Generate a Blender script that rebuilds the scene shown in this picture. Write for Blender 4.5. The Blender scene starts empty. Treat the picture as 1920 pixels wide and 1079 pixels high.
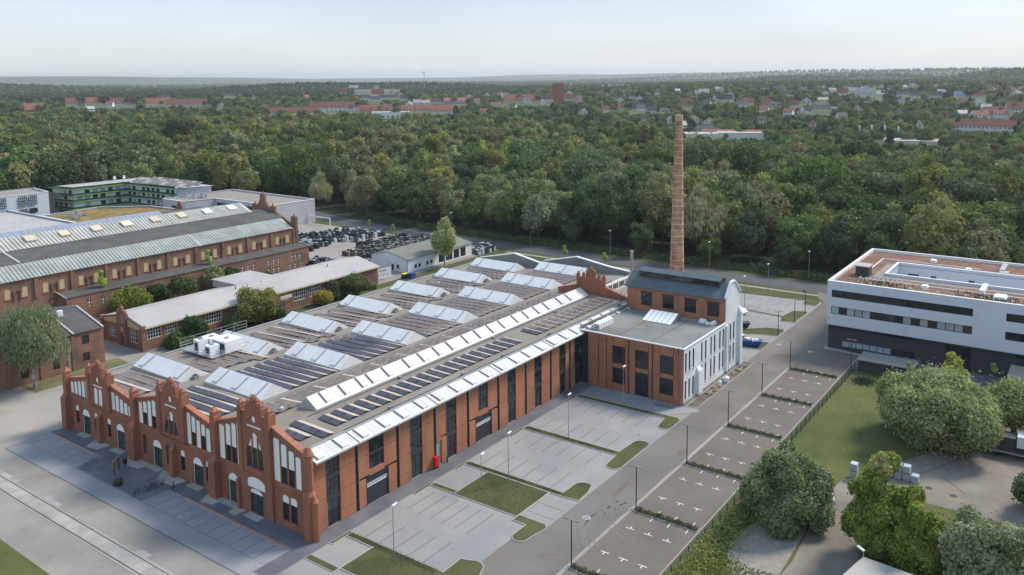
import bpy, bmesh, math, random
import numpy as np
from mathutils import Vector, Matrix, noise
from mathutils.geometry import tessellate_polygon
R = random.Random(7)
NP = np.random.RandomState(11)
SC = bpy.context.scene
COL = SC.collection

# ------------------------------------------------------------------ camera, world, sun, exposure
CAM = Vector((-67.209, -80.769, 58.75))
CR = Vector((0.58354174, -0.81203404, -0.00892998))
CU = Vector((0.10107787, 0.06171666, 0.9929624))
CF = Vector((0.80576814, 0.58033763, -0.11809292))
FPX, CX, CY = 1571.95, 960.0, 331.4
cd = bpy.data.cameras.new('camera')
cam = bpy.data.objects.new('camera', cd)
COL.objects.link(cam)
cam.matrix_world = Matrix(((CR.x, CU.x, -CF.x, CAM.x), (CR.y, CU.y, -CF.y, CAM.y), (CR.z, CU.z, -CF.z, CAM.z), (0, 0, 0, 1)))
cd.sensor_width = 36
cd.lens = FPX / 1920 * 36
cd.shift_y = -(539.5 - CY) / 1920
cd.clip_start = 1
cd.clip_end = 60000
SC.camera = cam

HAZE = 0.00007
SUN_AZ = math.radians(-24)      # direction towards the sun, from +x to +y
SUN_EL = math.radians(46)
w = bpy.data.worlds.new('World')
SC.world = w
w.use_nodes = True
nt = w.node_tree
nt.nodes.clear()
out = nt.nodes.new('ShaderNodeOutputWorld')
bg = nt.nodes.new('ShaderNodeBackground')
sky = nt.nodes.new('ShaderNodeTexSky')
sky.sky_type = 'NISHITA'
sky.sun_disc = False
sky.sun_elevation = SUN_EL
sky.sun_rotation = math.radians(90) - SUN_AZ
sky.air_density = 1.0
sky.dust_density = 2.0
sky.ozone_density = 1.0
sky.altitude = 60
mixs = nt.nodes.new('ShaderNodeMixRGB')
mixs.inputs[0].default_value = 0.86
# thin high cloud: an even veil, paler near the horizon, faint streaks
geo = nt.nodes.new('ShaderNodeTexCoord')
sep = nt.nodes.new('ShaderNodeSeparateXYZ')
nt.links.new(geo.outputs['Generated'], sep.inputs[0])
ramp = nt.nodes.new('ShaderNodeValToRGB')
ramp.color_ramp.elements[0].position = 0.0
ramp.color_ramp.elements[0].color = (8.3, 8.4, 8.0, 1)
ramp.color_ramp.elements[1].position = 0.5
ramp.color_ramp.elements[1].color = (4.5, 6.3, 8.7, 1)
e2 = ramp.color_ramp.elements.new(0.11)
e2.color = (5.8, 7.2, 8.6, 1)
nt.links.new(sep.outputs['Z'], ramp.inputs[0])
mp = nt.nodes.new('ShaderNodeMapping')
mp.inputs['Scale'].default_value = (1.3, 1.3, 5)
nt.links.new(geo.outputs['Generated'], mp.inputs[0])
nz = nt.nodes.new('ShaderNodeTexNoise')
nz.inputs['Scale'].default_value = 1.6
nz.inputs['Detail'].default_value = 4
nt.links.new(mp.outputs[0], nz.inputs[0])
mr = nt.nodes.new('ShaderNodeMapRange')
mr.inputs[1].default_value = 0.3
mr.inputs[2].default_value = 0.7
mr.inputs[3].default_value = 0.87
mr.inputs[4].default_value = 1.08
nt.links.new(nz.outputs[0], mr.inputs[0])
mul = nt.nodes.new('ShaderNodeMixRGB')
mul.blend_type = 'MULTIPLY'
mul.inputs[0].default_value = 1
nt.links.new(ramp.outputs[0], mul.inputs[1])
nt.links.new(mr.outputs[0], mul.inputs[2])
nt.links.new(sky.outputs[0], mixs.inputs[1])
nt.links.new(mul.outputs[0], mixs.inputs[2])
nt.links.new(mixs.outputs[0], bg.inputs[0])
bg.inputs[1].default_value = 0.1
nt.links.new(bg.outputs[0], out.inputs[0])

sd = bpy.data.lights.new('sun', 'SUN')
sd.energy = 3.4
sd.angle = math.radians(15)
sd.color = (1.0, 0.91, 0.79)
sun = bpy.data.objects.new('sun', sd)
COL.objects.link(sun)
sun.location = (0, 0, 90)
sv = Vector((math.cos(SUN_EL) * math.cos(SUN_AZ), math.cos(SUN_EL) * math.sin(SUN_AZ), math.sin(SUN_EL)))
sun.rotation_euler = sv.to_track_quat('Z', 'Y').to_euler()
SC.view_settings.view_transform = 'Standard'
SC.view_settings.look = 'None'
SC.view_settings.exposure = 0.3
SC.view_settings.gamma = 1.0
SC.view_settings.use_curve_mapping = False
SC.render.engine = 'CYCLES'
SC.cycles.max_bounces = 6
SC.cycles.diffuse_bounces = 3
SC.cycles.glossy_bounces = 3
SC.cycles.volume_bounces = 0
SC.cycles.transparent_max_bounces = 6
SC.cycles.use_denoising = True

# ------------------------------------------------------------------ ground points from the survey of the photograph
def G(u, v, z=0.0):
    d = CF + CR * ((u - CX) / FPX) - CU * ((v - CY) / FPX)
    k = (z - CAM.z) / d.z
    return CAM + d * k
def project(p):
    d = Vector(p) - CAM
    zz = d.dot(CF)
    return (CX + FPX * d.dot(CR) / zz, CY - FPX * d.dot(CU) / zz, zz)
def ztop(b, v):
    """height of the thing standing at b whose top is seen at row v"""
    lo, hi = 0.0, 60.0
    for _ in range(40):
        m = (lo + hi) / 2
        if project((b[0], b[1], m))[1] > v: lo = m
        else: hi = m
    return lo

# ------------------------------------------------------------------ materials
def srgb(r, g, b):
    f = lambda c: ((c / 255) / 12.92) if c <= 10.3 else (((c / 255) + 0.055) / 1.055) ** 2.4
    return (f(r), f(g), f(b), 1)
MATS = {}
def lin(c): return (c[0], c[1], c[2], 1)
def mat(name, c, c2=None, scale=1.0, rough=0.8, metal=0.0, bump=0.0, bscale=None, detail=6, spec=0.4, contrast=(0.35, 0.65),
        brick=None, c3=None, s3=0.03, rand=0.0, stretch=None, coat=0.0, streak=0):
    m = bpy.data.materials.new(name)
    m.use_nodes = True
    t = m.node_tree
    b = t.nodes['Principled BSDF']
    b.inputs['Roughness'].default_value = rough
    b.inputs['Metallic'].default_value = metal
    b.inputs['Specular IOR Level'].default_value = spec
    b.inputs['Coat Weight'].default_value = coat
    b.inputs['Base Color'].default_value = lin(c)
    L = t.links.new
    N = t.nodes.new
    g = N('ShaderNodeNewGeometry')
    pos = g.outputs['Position']
    if stretch:
        mpn = N('ShaderNodeMapping')
        mpn.inputs['Scale'].default_value = stretch
        L(pos, mpn.inputs[0])
        pos = mpn.outputs[0]
    col = None
    if brick:
        bt = N('ShaderNodeTexBrick')
        bt.inputs['Scale'].default_value = 1.0
        bt.inputs['Color1'].default_value = lin(c)
        bt.inputs['Color2'].default_value = lin(c2 or c)
        bt.inputs['Mortar'].default_value = lin(brick['mortar'])
        bt.inputs['Mortar Size'].default_value = brick.get('ms', 0.012)
        bt.inputs['Brick Width'].default_value = brick.get('w', 0.25)
        bt.inputs['Row Height'].default_value = brick.get('h', 0.075)
        sp = N('ShaderNodeSeparateXYZ'); L(g.outputs['Position'], sp.inputs[0])
        ad = N('ShaderNodeMath'); ad.operation = 'ADD'
        if brick.get('flat'):
            cb = N('ShaderNodeCombineXYZ'); L(sp.outputs[0], cb.inputs[0]); L(sp.outputs[1], cb.inputs[1])
        else:
            L(sp.outputs[0], ad.inputs[0]); L(sp.outputs[1], ad.inputs[1])
            cb = N('ShaderNodeCombineXYZ'); L(ad.outputs[0], cb.inputs[0]); L(sp.outputs[2], cb.inputs[1])
        L(cb.outputs[0], bt.inputs['Vector'])
        col = bt.outputs['Color']
    elif c2:
        n1 = N('ShaderNodeTexNoise'); n1.inputs['Scale'].default_value = scale; n1.inputs['Detail'].default_value = detail
        n1.inputs['Roughness'].default_value = 0.62
        L(pos, n1.inputs['Vector'])
        r = N('ShaderNodeMapRange'); r.inputs[1].default_value = contrast[0]; r.inputs[2].default_value = contrast[1]
        L(n1.outputs[0], r.inputs[0])
        mx = N('ShaderNodeMixRGB'); mx.inputs[1].default_value = lin(c); mx.inputs[2].default_value = lin(c2)
        L(r.outputs[0], mx.inputs[0])
        col = mx.outputs[0]
    if c3 is not None:
        n2 = N('ShaderNodeTexNoise'); n2.inputs['Scale'].default_value = s3; n2.inputs['Detail'].default_value = 5
        n2.inputs['Roughness'].default_value = 0.6
        if streak:      # rain and soot run down the wall
            m3 = N('ShaderNodeMapping'); m3.inputs['Scale'].default_value = (1, 1, .22); L(g.outputs['Position'], m3.inputs[0]); L(m3.outputs[0], n2.inputs['Vector'])
        else: L(g.outputs['Position'], n2.inputs['Vector'])
        r2 = N('ShaderNodeMapRange'); r2.inputs[1].default_value = 0.42; r2.inputs[2].default_value = 0.68; r2.inputs[4].default_value = .75 if streak else 1.0
        L(n2.outputs[0], r2.inputs[0])
        mx2 = N('ShaderNodeMixRGB')
        if col: L(col, mx2.inputs[1])
        else: mx2.inputs[1].default_value = lin(c)
        mx2.inputs[2].default_value = lin(c3)
        L(r2.outputs[0], mx2.inputs[0])
        col = mx2.outputs[0]
    if rand:
        oi = N('ShaderNodeObjectInfo')
        hs = N('ShaderNodeHueSaturation')
        rr = N('ShaderNodeMapRange'); rr.inputs[3].default_value = 1 - rand; rr.inputs[4].default_value = 1 + rand
        L(oi.outputs['Random'], rr.inputs[0]); L(rr.outputs[0], hs.inputs['Value'])
        if col: L(col, hs.inputs['Color'])
        else: hs.inputs['Color'].default_value = lin(c)
        col = hs.outputs[0]
    if col: L(col, b.inputs['Base Color'])
    if bump:
        n3 = N('ShaderNodeTexNoise'); n3.inputs['Scale'].default_value = bscale or scale * 6; n3.inputs['Detail'].default_value = 4
        L(pos, n3.inputs['Vector'])
        bp = N('ShaderNodeBump'); bp.inputs['Strength'].default_value = bump; bp.inputs['Distance'].default_value = 0.1
        L(n3.outputs[0], bp.inputs['Height']); L(bp.outputs[0], b.inputs['Normal'])
    MATS[name] = m
    return m
def leafmat(name, c, c2, hue=0.028, val=0.3, yel=None, trans=0.26):
    m = bpy.data.materials.new(name); m.use_nodes = True
    t = m.node_tree; t.nodes.clear(); N = t.nodes.new; L = t.links.new
    o = N('ShaderNodeOutputMaterial')
    df = N('ShaderNodeBsdfPrincipled'); df.inputs['Roughness'].default_value = 0.7; df.inputs['Specular IOR Level'].default_value = 0.1
    tr = N('ShaderNodeBsdfTranslucent'); ms = N('ShaderNodeMixShader'); ms.inputs[0].default_value = trans
    g = N('ShaderNodeNewGeometry'); n1 = N('ShaderNodeTexNoise'); n1.inputs['Scale'].default_value = 0.55; n1.inputs['Detail'].default_value = 5
    L(g.outputs['Position'], n1.inputs['Vector'])
    r = N('ShaderNodeMapRange'); r.inputs[1].default_value = 0.35; r.inputs[2].default_value = 0.65; L(n1.outputs[0], r.inputs[0])
    mx = N('ShaderNodeMixRGB'); mx.inputs[1].default_value = lin(c); mx.inputs[2].default_value = lin(c2); L(r.outputs[0], mx.inputs[0])
    oi = N('ShaderNodeObjectInfo')
    hs = N('ShaderNodeHueSaturation')
    a = N('ShaderNodeMapRange'); a.inputs[3].default_value = 0.5 - hue; a.inputs[4].default_value = 0.5 + hue; L(oi.outputs['Random'], a.inputs[0]); L(a.outputs[0], hs.inputs['Hue'])
    mm = N('ShaderNodeMath'); mm.operation = 'MULTIPLY'; mm.inputs[1].default_value = 7.31; L(oi.outputs['Random'], mm.inputs[0])
    fr = N('ShaderNodeMath'); fr.operation = 'FRACT'; L(mm.outputs[0], fr.inputs[0])
    bq = N('ShaderNodeMapRange'); bq.inputs[3].default_value = 1 - val; bq.inputs[4].default_value = 1 + val; L(fr.outputs[0], bq.inputs[0]); L(bq.outputs[0], hs.inputs['Value'])
    m2 = N('ShaderNodeMath'); m2.operation = 'MULTIPLY'; m2.inputs[1].default_value = 23.7; L(oi.outputs['Random'], m2.inputs[0])
    f2 = N('ShaderNodeMath'); f2.operation = 'FRACT'; L(m2.outputs[0], f2.inputs[0])
    s2 = N('ShaderNodeMapRange'); s2.inputs[3].default_value = 0.7; s2.inputs[4].default_value = 1.1; L(f2.outputs[0], s2.inputs[0]); L(s2.outputs[0], hs.inputs['Saturation'])
    L(mx.outputs[0], hs.inputs['Color'])
    col = hs.outputs[0]
    if yel is not None:     # autumn tint towards the top of this tree (its own leaves are yellow there)
        n4 = N('ShaderNodeTexNoise'); n4.inputs['Scale'].default_value = 0.22; n4.inputs['Detail'].default_value = 3; L(g.outputs['Position'], n4.inputs['Vector'])
        r4 = N('ShaderNodeMapRange'); r4.inputs[1].default_value = 0.5; r4.inputs[2].default_value = 0.7; L(n4.outputs[0], r4.inputs[0])
        m4 = N('ShaderNodeMixRGB'); L(r4.outputs[0], m4.inputs[0]); L(col, m4.inputs[1]); m4.inputs[2].default_value = lin(yel); col = m4.outputs[0]
    L(col, df.inputs['Base Color']); L(col, tr.inputs['Color'])
    L(df.outputs[0], ms.inputs[1]); L(tr.outputs[0], ms.inputs[2]); L(ms.outputs[0], o.inputs[0])
    MATS[name] = m
    return m

mat('brick_orange', (.45, .175, .088), (.37, .135, .068), brick=dict(mortar=(.36, .19, .12), ms=.008), rough=.85, c3=(.27, .115, .07), s3=.6, rand=.1, streak=1)
mat('brick_red', (0.378, 0.138, 0.072), (0.292, 0.101, 0.055), brick=dict(mortar=(0.259, 0.127, 0.085), ms=.008), rough=.85, c3=(0.184, 0.080, 0.050), s3=.55, streak=1)
mat('brick_old', (0.340, 0.164, 0.104), (0.238, 0.110, 0.075), brick=dict(mortar=(0.227, 0.142, 0.104), ms=.01), rough=.9, c3=(0.148, 0.094, 0.073), s3=.25)
mat('brick_chimney', (0.683, 0.349, 0.182), (0.446, 0.211, 0.113), brick=dict(mortar=(0.535, 0.364, 0.227), ms=.014, w=.3, h=.09), rough=.9, c3=(0.297, 0.140, 0.079), s3=.6)
mat('coping_red', (.42, .17, .1), (.3, .11, .07), 1.5, .7)
mat('plaster_white', (.9, .87, .8), (.84, .81, .75), .7, .85)
mat('white_wall', (0.765, 0.774, 0.793), (0.709, 0.719, 0.746), .25, .8, c3=(0.616, 0.625, 0.634), s3=.4)
mat('white_paint', (0.800, 0.800, 0.780), rough=.5)
mat('steel_dark', (.035, .038, .045), rough=.5, spec=.5)
mat('steel_brown', (.06, .04, .035), rough=.7)
mat('steel_grey', (.35, .36, .38), rough=.4, metal=.6)
mat('glass_dark', (.012, .016, .02), (.03, .035, .04), .6, rough=.06, spec=.6)
mat('glass_green', (.05, .07, .07), (.02, .03, .032), .5, rough=.1, spec=.6)
mat('glass_pale', (.42, .5, .52), (.3, .36, .4), .8, rough=.15)
mat('blind_beige', (.34, .35, .33), rough=.8)
mat('polycarb', (.66, .66, .67), (.6, .6, .61), .35, rough=.75, spec=.5, rand=.03)
mat('polycarb_side', (.46, .46, .45), (.4, .4, .4), .5, rough=.4)
mat('polycarb_strip', (0.646, 0.627, 0.589), (0.551, 0.541, 0.522), .5, rough=.55, spec=.5, rand=.05)
mat('joint_dark', (0.264, 0.264, 0.286), rough=.6)
mat('alu', (.5, .5, .5), rough=.35, metal=.7)
mat('roof_felt', (0.247, 0.213, 0.180), (0.192, 0.165, 0.141), .6, rough=.9, c3=(0.275, 0.248, 0.214), s3=.15, bump=.15)
mat('roof_felt_dark', (0.074, 0.074, 0.078), (0.115, 0.108, 0.101), .3, rough=.9, c3=(0.068, 0.061, 0.054), s3=.12)
mat('roof_annex', (0.180, 0.185, 0.180), (0.142, 0.147, 0.142), .12, rough=.8, c3=(0.247, 0.247, 0.237), s3=.08, contrast=(.45, .55))
mat('roof_pale', (0.450, 0.423, 0.405), (0.387, 0.369, 0.360), .15, rough=.6, c3=(0.360, 0.342, 0.324), s3=.1)
mat('roof_slate', (.09, .12, .135), (.07, .095, .11), .5, rough=.45)
mat('roof_olive', (.2, .2, .17), (.16, .165, .14), .3, rough=.8)
mat('metal_ridged', (0.396, 0.411, 0.391), (0.316, 0.332, 0.320), .4, rough=.55, c3=(0.285, 0.285, 0.266), s3=.25, rand=.08)
mat('metal_ridged_b', (0.518, 0.502, 0.453), (0.437, 0.421, 0.389), .4, rough=.55, c3=(0.364, 0.356, 0.324), s3=.25, rand=.06)
mat('pv_dark', (.045, .04, .055), (.075, .065, .08), 1.5, rough=.25, spec=.55, rand=.2)
mat('pv_brown', (0.165, 0.122, 0.109), (0.220, 0.168, 0.142), 1.0, rough=.35, spec=.55, rand=.15)
mat('pv_blue', (.22, .25, .33), (.3, .33, .4), 1.0, rough=.35)
mat('glare_slope', (0.540, 0.460, 0.370), (0.468, 0.396, 0.323), .5, rough=.45)  # horizon glare on the panel slopes facing away, put into the base colour
mat('asphalt', (0.169, 0.148, 0.134), (0.137, 0.123, 0.111), .07, rough=.9, c3=(0.196, 0.175, 0.159), s3=.05, bump=.05, bscale=8)
mat('asphalt_bay', (0.151, 0.125, 0.108), (0.128, 0.106, 0.096), .15, rough=.9, c3=(0.173, 0.145, 0.127), s3=.09, bump=.05, bscale=8)
mat('asphalt_tyre', (.16, .15, .145), (.2, .19, .18), .8, rough=.9)
mat('asphalt_road', (0.068, 0.068, 0.078), (0.080, 0.080, 0.088), .2, rough=.85, c3=(0.096, 0.096, 0.100), s3=.05)
mat('asphalt_left', (0.254, 0.234, 0.215), (0.197, 0.183, 0.171), .12, rough=.9, c3=(0.310, 0.284, 0.255), s3=.09, bump=.05, bscale=6)
mat('concrete_pale', (0.376, 0.359, 0.335), (0.302, 0.290, 0.274), .3, rough=.9, c3=(0.277, 0.261, 0.245), s3=.3, rand=.1, bump=.05)
mat('concrete_yard', (0.318, 0.286, 0.258), (0.247, 0.226, 0.203), .12, rough=.9, c3=(0.370, 0.338, 0.299), s3=.05)
mat('paver_light', (0.273, 0.270, 0.272), (0.251, 0.248, 0.251), brick=dict(mortar=(0.199, 0.197, 0.198), ms=.012, w=.2, h=.1, flat=1), rough=.85, c3=(0.310, 0.299, 0.283), s3=.09)
mat('paver_blue', (0.253, 0.254, 0.275), (0.231, 0.233, 0.256), brick=dict(mortar=(0.192, 0.190, 0.202), ms=.012, w=.2, h=.1, flat=1), rough=.85, c3=(0.295, 0.292, 0.300), s3=.12)
mat('paver_dark', (0.120, 0.124, 0.156), (0.102, 0.106, 0.132), brick=dict(mortar=(0.084, 0.084, 0.096), ms=.012, w=.2, h=.1, flat=1), rough=.8, c3=(0.156, 0.156, 0.180), s3=.2)
mat('paver_mark', (.12, .115, .12), rough=.9)
mat('paver_orange', (.62, .27, .1), rough=.8)
mat('kerb', (0.376, 0.368, 0.344), (0.304, 0.296, 0.280), 1.0, rough=.9)
mat('road_paint', (.78, .77, .74), (.6, .59, .57), 2.0, rough=.7)
mat('grass', (0.065, 0.076, 0.023), (0.042, 0.053, 0.015), .35, rough=.95, c3=(0.098, 0.097, 0.035), s3=.12, bump=.5, bscale=3)
mat('grass_lush', (0.085, 0.111, 0.026), (0.061, 0.077, 0.019), .25, rough=.95, c3=(0.129, 0.121, 0.035), s3=.06, bump=.5, bscale=2)
mat('grass_dry', (0.200, 0.175, 0.100), (0.130, 0.130, 0.055), .35, rough=.95, c3=(0.090, 0.105, 0.035), s3=.12, bump=.4, bscale=2)
mat('soil', (0.132, 0.108, 0.084), (0.090, 0.074, 0.060), .8, rough=.95, c3=(0.192, 0.156, 0.120), s3=.3, bump=.6, bscale=2)
mat('dirt_track', (0.216, 0.180, 0.149), (0.153, 0.135, 0.117), .2, rough=.95, c3=(0.270, 0.234, 0.198), s3=.12, bump=.3, bscale=2)
mat('moss', (.2, .13, .04), (.11, .1, .035), .5, rough=.95, c3=(.3, .2, .06), s3=.3, bump=.6, bscale=3)
mat('sedum_red', (.2, .09, .07), (.14, .075, .055), .7, rough=.95, c3=(.24, .15, .09), s3=.25, bump=.5, bscale=3)
mat('gravel', (0.306, 0.272, 0.238), (0.221, 0.204, 0.178), 1.2, rough=.95)
mat('panel_white', (.62, .64, .7), (.58, .6, .665), .5, rough=.55)
mat('white_trim', (.82, .82, .82), rough=.4)
mat('clinker', (.055, .05, .058), (.04, .037, .045), brick=dict(mortar=(.08, .075, .08), ms=.01), rough=.8)
mat('cladding_grey', (.36, .37, .41), (.31, .32, .36), .2, rough=.5)
mat('cladding_pale', (.5, .5, .52), (.44, .44, .47), .2, rough=.5)
mat('balcony_green', (.2, .42, .09), rough=.5)
mat('board_ochre', (.58, .44, .25), (.5, .37, .21), 1.0, rough=.8)
mat('timber', (.42, .31, .19), (.3, .22, .14), 1.0, rough=.8)
mat('plastic_white', (.78, .79, .8), rough=.4)
mat('plastic_black', (.02, .02, .022), rough=.4)
mat('plastic_blue', (.02, .07, .25), rough=.4)
mat('plastic_yellow', (.65, .6, .05), rough=.4)
mat('plastic_red', (.55, .02, .02), rough=.4)
mat('ibc', (.5, .56, .6), (.42, .48, .5), 2.0, rough=.3)
mat('trunk_brown', (.1, .075, .055), (.06, .048, .038), 2.0, rough=.95)
mat('trunk_birch', (.5, .48, .44), (.12, .11, .1), 1.3, rough=.9)
mat('tyre', (.015, .015, .015), rough=.8)
mat('tile_red', (.29, .11, .08), (.22, .085, .065), .5, rough=.8, rand=.25)
mat('tile_dark', (.08, .08, .09), (.06, .06, .065), .5, rough=.7, rand=.3)
mat('render_cream', (.62, .55, .42), rough=.9, rand=.15)
mat('render_white', (.7, .69, .66), rough=.9, rand=.12)
mat('render_red', (.4, .09, .06), rough=.9)
mat('lamp_glass', (.85, .85, .85), rough=.3)
mat('field', (.075, .09, .04), (.05, .065, .03), .004, rough=1, c3=(.12, .12, .06), s3=.0012)
mat('forest_floor', (.03, .035, .016), (.022, .027, .012), .2, rough=1)
mat('hill_green', (.055, .07, .045), (.04, .055, .035), .01, rough=1, c3=(.09, .1, .06), s3=.002)
leafmat('leaf_mid', (.085, .135, .04), (.14, .19, .06))
leafmat('leaf_dark', (.055, .098, .036), (.09, .14, .05))
leafmat('leaf_olive', (0.208, 0.224, 0.070), (0.279, 0.292, 0.093))
leafmat('leaf_light', (0.329, 0.392, 0.102), (0.426, 0.480, 0.134), val=.15)
leafmat('leaf_silver', (0.233, 0.269, 0.109), (0.367, 0.403, 0.217), val=.08)
leafmat('leaf_willow', (0.222, 0.262, 0.082), (0.349, 0.379, 0.153), val=.05)
leafmat('leaf_bright', (0.175, 0.259, 0.045), (0.255, 0.333, 0.060), val=.1, yel=(.26, .27, .05))
leafmat('leaf_gold', (0.273, 0.242, 0.040), (0.400, 0.300, 0.054), val=.1)
leafmat('leaf_conifer', (0.048, 0.077, 0.035), (0.076, 0.105, 0.046))
leafmat('leaf_shrub', (0.167, 0.217, 0.057), (0.252, 0.281, 0.071))

leafmat('leaf_round', (0.172, 0.232, 0.066), (0.263, 0.320, 0.101), hue=0, val=0)
leafmat('leaf_round_dark', (0.095, 0.144, 0.041), (0.161, 0.216, 0.060), hue=0, val=0)
leafmat('leaf_bed', (0.118, 0.123, 0.048), (0.165, 0.157, 0.064), hue=.01, val=.1)
leafmat('leaf_fresh', (0.188, 0.246, 0.059), (0.294, 0.347, 0.090), hue=0, val=0)
leafmat('leaf_maple', (0.188, 0.246, 0.053), (0.294, 0.347, 0.080), hue=0, val=0)
leafmat('leaf_tip', (0.494, 0.414, 0.106), (0.353, 0.370, 0.096), hue=0, val=0)
leafmat('leaf_poplar', (0.235, 0.280, 0.090), (0.365, 0.403, 0.170), hue=0, val=0)
leafmat('leaf_willow_big', (0.219, 0.269, 0.099), (0.385, 0.436, 0.165), hue=0, val=0)
leafmat('leaf_golden', (0.199, 0.197, 0.041), (0.306, 0.277, 0.062), hue=0, val=0)
# ------------------------------------------------------------------ object helpers
ORG = {}
def prop(o, label=None, cat=None, group=None, kind=None):
    if label: o['label'] = label
    if cat: o['category'] = cat
    if group: o['group'] = group
    if kind: o['kind'] = kind
    return o
def thing(name, label, cat, loc=(0, 0, 0), group=None):
    o = bpy.data.objects.new(name, None)
    o.empty_display_size = 0.5
    COL.objects.link(o)
    o.location = loc
    ORG[o.name] = Vector(loc)
    return prop(o, label, cat, group)
def inst(mesh, name, parent=None, loc=(0, 0, 0), rz=0.0, scale=None):
    """link an object that uses mesh; loc is in world space"""
    o = bpy.data.objects.new(name, mesh)
    COL.objects.link(o)
    l = Vector(loc)
    ORG[o.name] = l.copy()
    if parent is not None:
        o.parent = parent
        l = l - ORG[parent.name]
    o.location = l
    if rz: o.rotation_euler = (0, 0, rz)
    if scale: o.scale = scale if hasattr(scale, '__len__') else (scale,) * 3
    return o
class MB:
    def __init__(s): s.v = []; s.f = []
    def q(s, *p):
        n = len(s.v); s.v.extend([tuple(x) for x in p]); s.f.append(tuple(range(n, n + len(p)))); return s
    def box(s, x0, x1, y0, y1, z0, z1):
        n = len(s.v)
        s.v += [(x0, y0, z0), (x1, y0, z0), (x1, y1, z0), (x0, y1, z0), (x0, y0, z1), (x1, y0, z1), (x1, y1, z1), (x0, y1, z1)]
        s.f += [(n, n + 3, n + 2, n + 1), (n + 4, n + 5, n + 6, n + 7), (n, n + 1, n + 5, n + 4), (n + 1, n + 2, n + 6, n + 5), (n + 2, n + 3, n + 7, n + 6), (n + 3, n, n + 4, n + 7)]
        return s
    def rbox(s, cx, cy, z0, z1, lx, ly, a):
        ca, sa = math.cos(a), math.sin(a); n = len(s.v)
        for z in (z0, z1):
            for sx, sy in ((-1, -1), (1, -1), (1, 1), (-1, 1)):
                x, y = sx * lx / 2, sy * ly / 2
                s.v.append((cx + x * ca - y * sa, cy + x * sa + y * ca, z))
        s.f += [(n, n + 3, n + 2, n + 1), (n + 4, n + 5, n + 6, n + 7), (n, n + 1, n + 5, n + 4), (n + 1, n + 2, n + 6, n + 5), (n + 2, n + 3, n + 7, n + 6), (n + 3, n, n + 4, n + 7)]
        return s
    def loft(s, a, b, cap=True):
        """a, b: equal-length rings"""
        n = len(s.v); k = len(a)
        s.v += [tuple(p) for p in a] + [tuple(p) for p in b]
        for i in range(k): s.f.append((n + i, n + (i + 1) % k, n + k + (i + 1) % k, n + k + i))
        if cap: s.f += [tuple(range(n, n + k))[::-1], tuple(range(n + k, n + 2 * k))]
        return s
    def cyl(s, x, y, z0, z1, r0, r1=None, n=8, cap=True):
        r1 = r0 if r1 is None else r1
        ring = lambda r, z: [(x + r * math.cos(2 * math.pi * i / n), y + r * math.sin(2 * math.pi * i / n), z) for i in range(n)]
        return s.loft(ring(r0, z0), ring(r1, z1), cap)
    def tube(s, p, q, r, n=5):
        p = Vector(p); q = Vector(q); d = (q - p).normalized()
        u = d.orthogonal().normalized(); w_ = d.cross(u)
        ring = lambda c: [tuple(c + u * r * math.cos(2 * math.pi * i / n) + w_ * r * math.sin(2 * math.pi * i / n)) for i in range(n)]
        return s.loft(ring(p), ring(q))
    def sheet(s, pts, z):
        """flat polygon"""
        tris = tessellate_polygon([[Vector((p[0], p[1], 0)) for p in pts]])
        n = len(s.v); s.v += [(p[0], p[1], z) for p in pts]
        for t_ in tris:
            a_, b_, c_ = [Vector((pts[i][0], pts[i][1], 0)) for i in t_]
            if (b_ - a_).cross(c_ - a_).z < 0: t_ = t_[::-1]
            s.f.append(tuple(n + i for i in t_))
        return s
    def slab(s, pts, z0, z1):
        s.sheet(pts, z1); n = len(s.v); k = len(pts)
        s.v += [(p[0], p[1], z0) for p in pts] + [(p[0], p[1], z1) for p in pts]
        for i in range(k): s.f.append((n + i, n + (i + 1) % k, n + k + (i + 1) % k, n + k + i))
        return s
    def facade(s, outline, holes, P, thick=0.5, reveal=0.25, back=True):
        """wall in (u, z) with real openings; P(u, z, d) -> world, d metres inward"""
        polys = [outline] + list(holes)
        flat = [p for pl in polys for p in pl]
        tris = tessellate_polygon([[Vector((p[0], p[1], 0)) for p in pl] for pl in polys])
        n = len(s.v); s.v += [tuple(P(p[0], p[1], 0)) for p in flat]
        s.f += [tuple(n + i for i in t_) for t_ in tris]
        for h in holes:
            n = len(s.v); k = len(h)
            s.v += [tuple(P(p[0], p[1], 0)) for p in h] + [tuple(P(p[0], p[1], reveal)) for p in h]
            for i in range(k): s.f.append((n + i, n + (i + 1) % k, n + k + (i + 1) % k, n + k + i))
        n = len(s.v); k = len(outline)
        s.v += [tuple(P(p[0], p[1], 0)) for p in outline] + [tuple(P(p[0], p[1], thick)) for p in outline]
        for i in range(k): s.f.append((n + i, n + (i + 1) % k, n + k + (i + 1) % k, n + k + i))
        if back:
            tr = tessellate_polygon([[Vector((p[0], p[1], 0)) for p in outline]])
            s.f += [tuple(n + k + i for i in t_) for t_ in tr]
        return s
    def plate(s, poly, P, d0, d1=None):
        """flat polygon at depth d0 (extruded to d1)"""
        tr = tessellate_polygon([[Vector((p[0], p[1], 0)) for p in poly]])
        n = len(s.v); k = len(poly); s.v += [tuple(P(p[0], p[1], d0)) for p in poly]
        s.f += [tuple(n + i for i in t_) for t_ in tr]
        if d1 is not None:
            n = len(s.v); s.v += [tuple(P(p[0], p[1], d0)) for p in poly] + [tuple(P(p[0], p[1], d1)) for p in poly]
            for i in range(k): s.f.append((n + i, n + (i + 1) % k, n + k + (i + 1) % k, n + k + i))
        return s
    def xf(s, cx, cy, a):
        ca, sa = math.cos(a), math.sin(a)
        s.v = [(cx + x * ca - y * sa, cy + x * sa + y * ca, z) for x, y, z in s.v]
        return s
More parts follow.
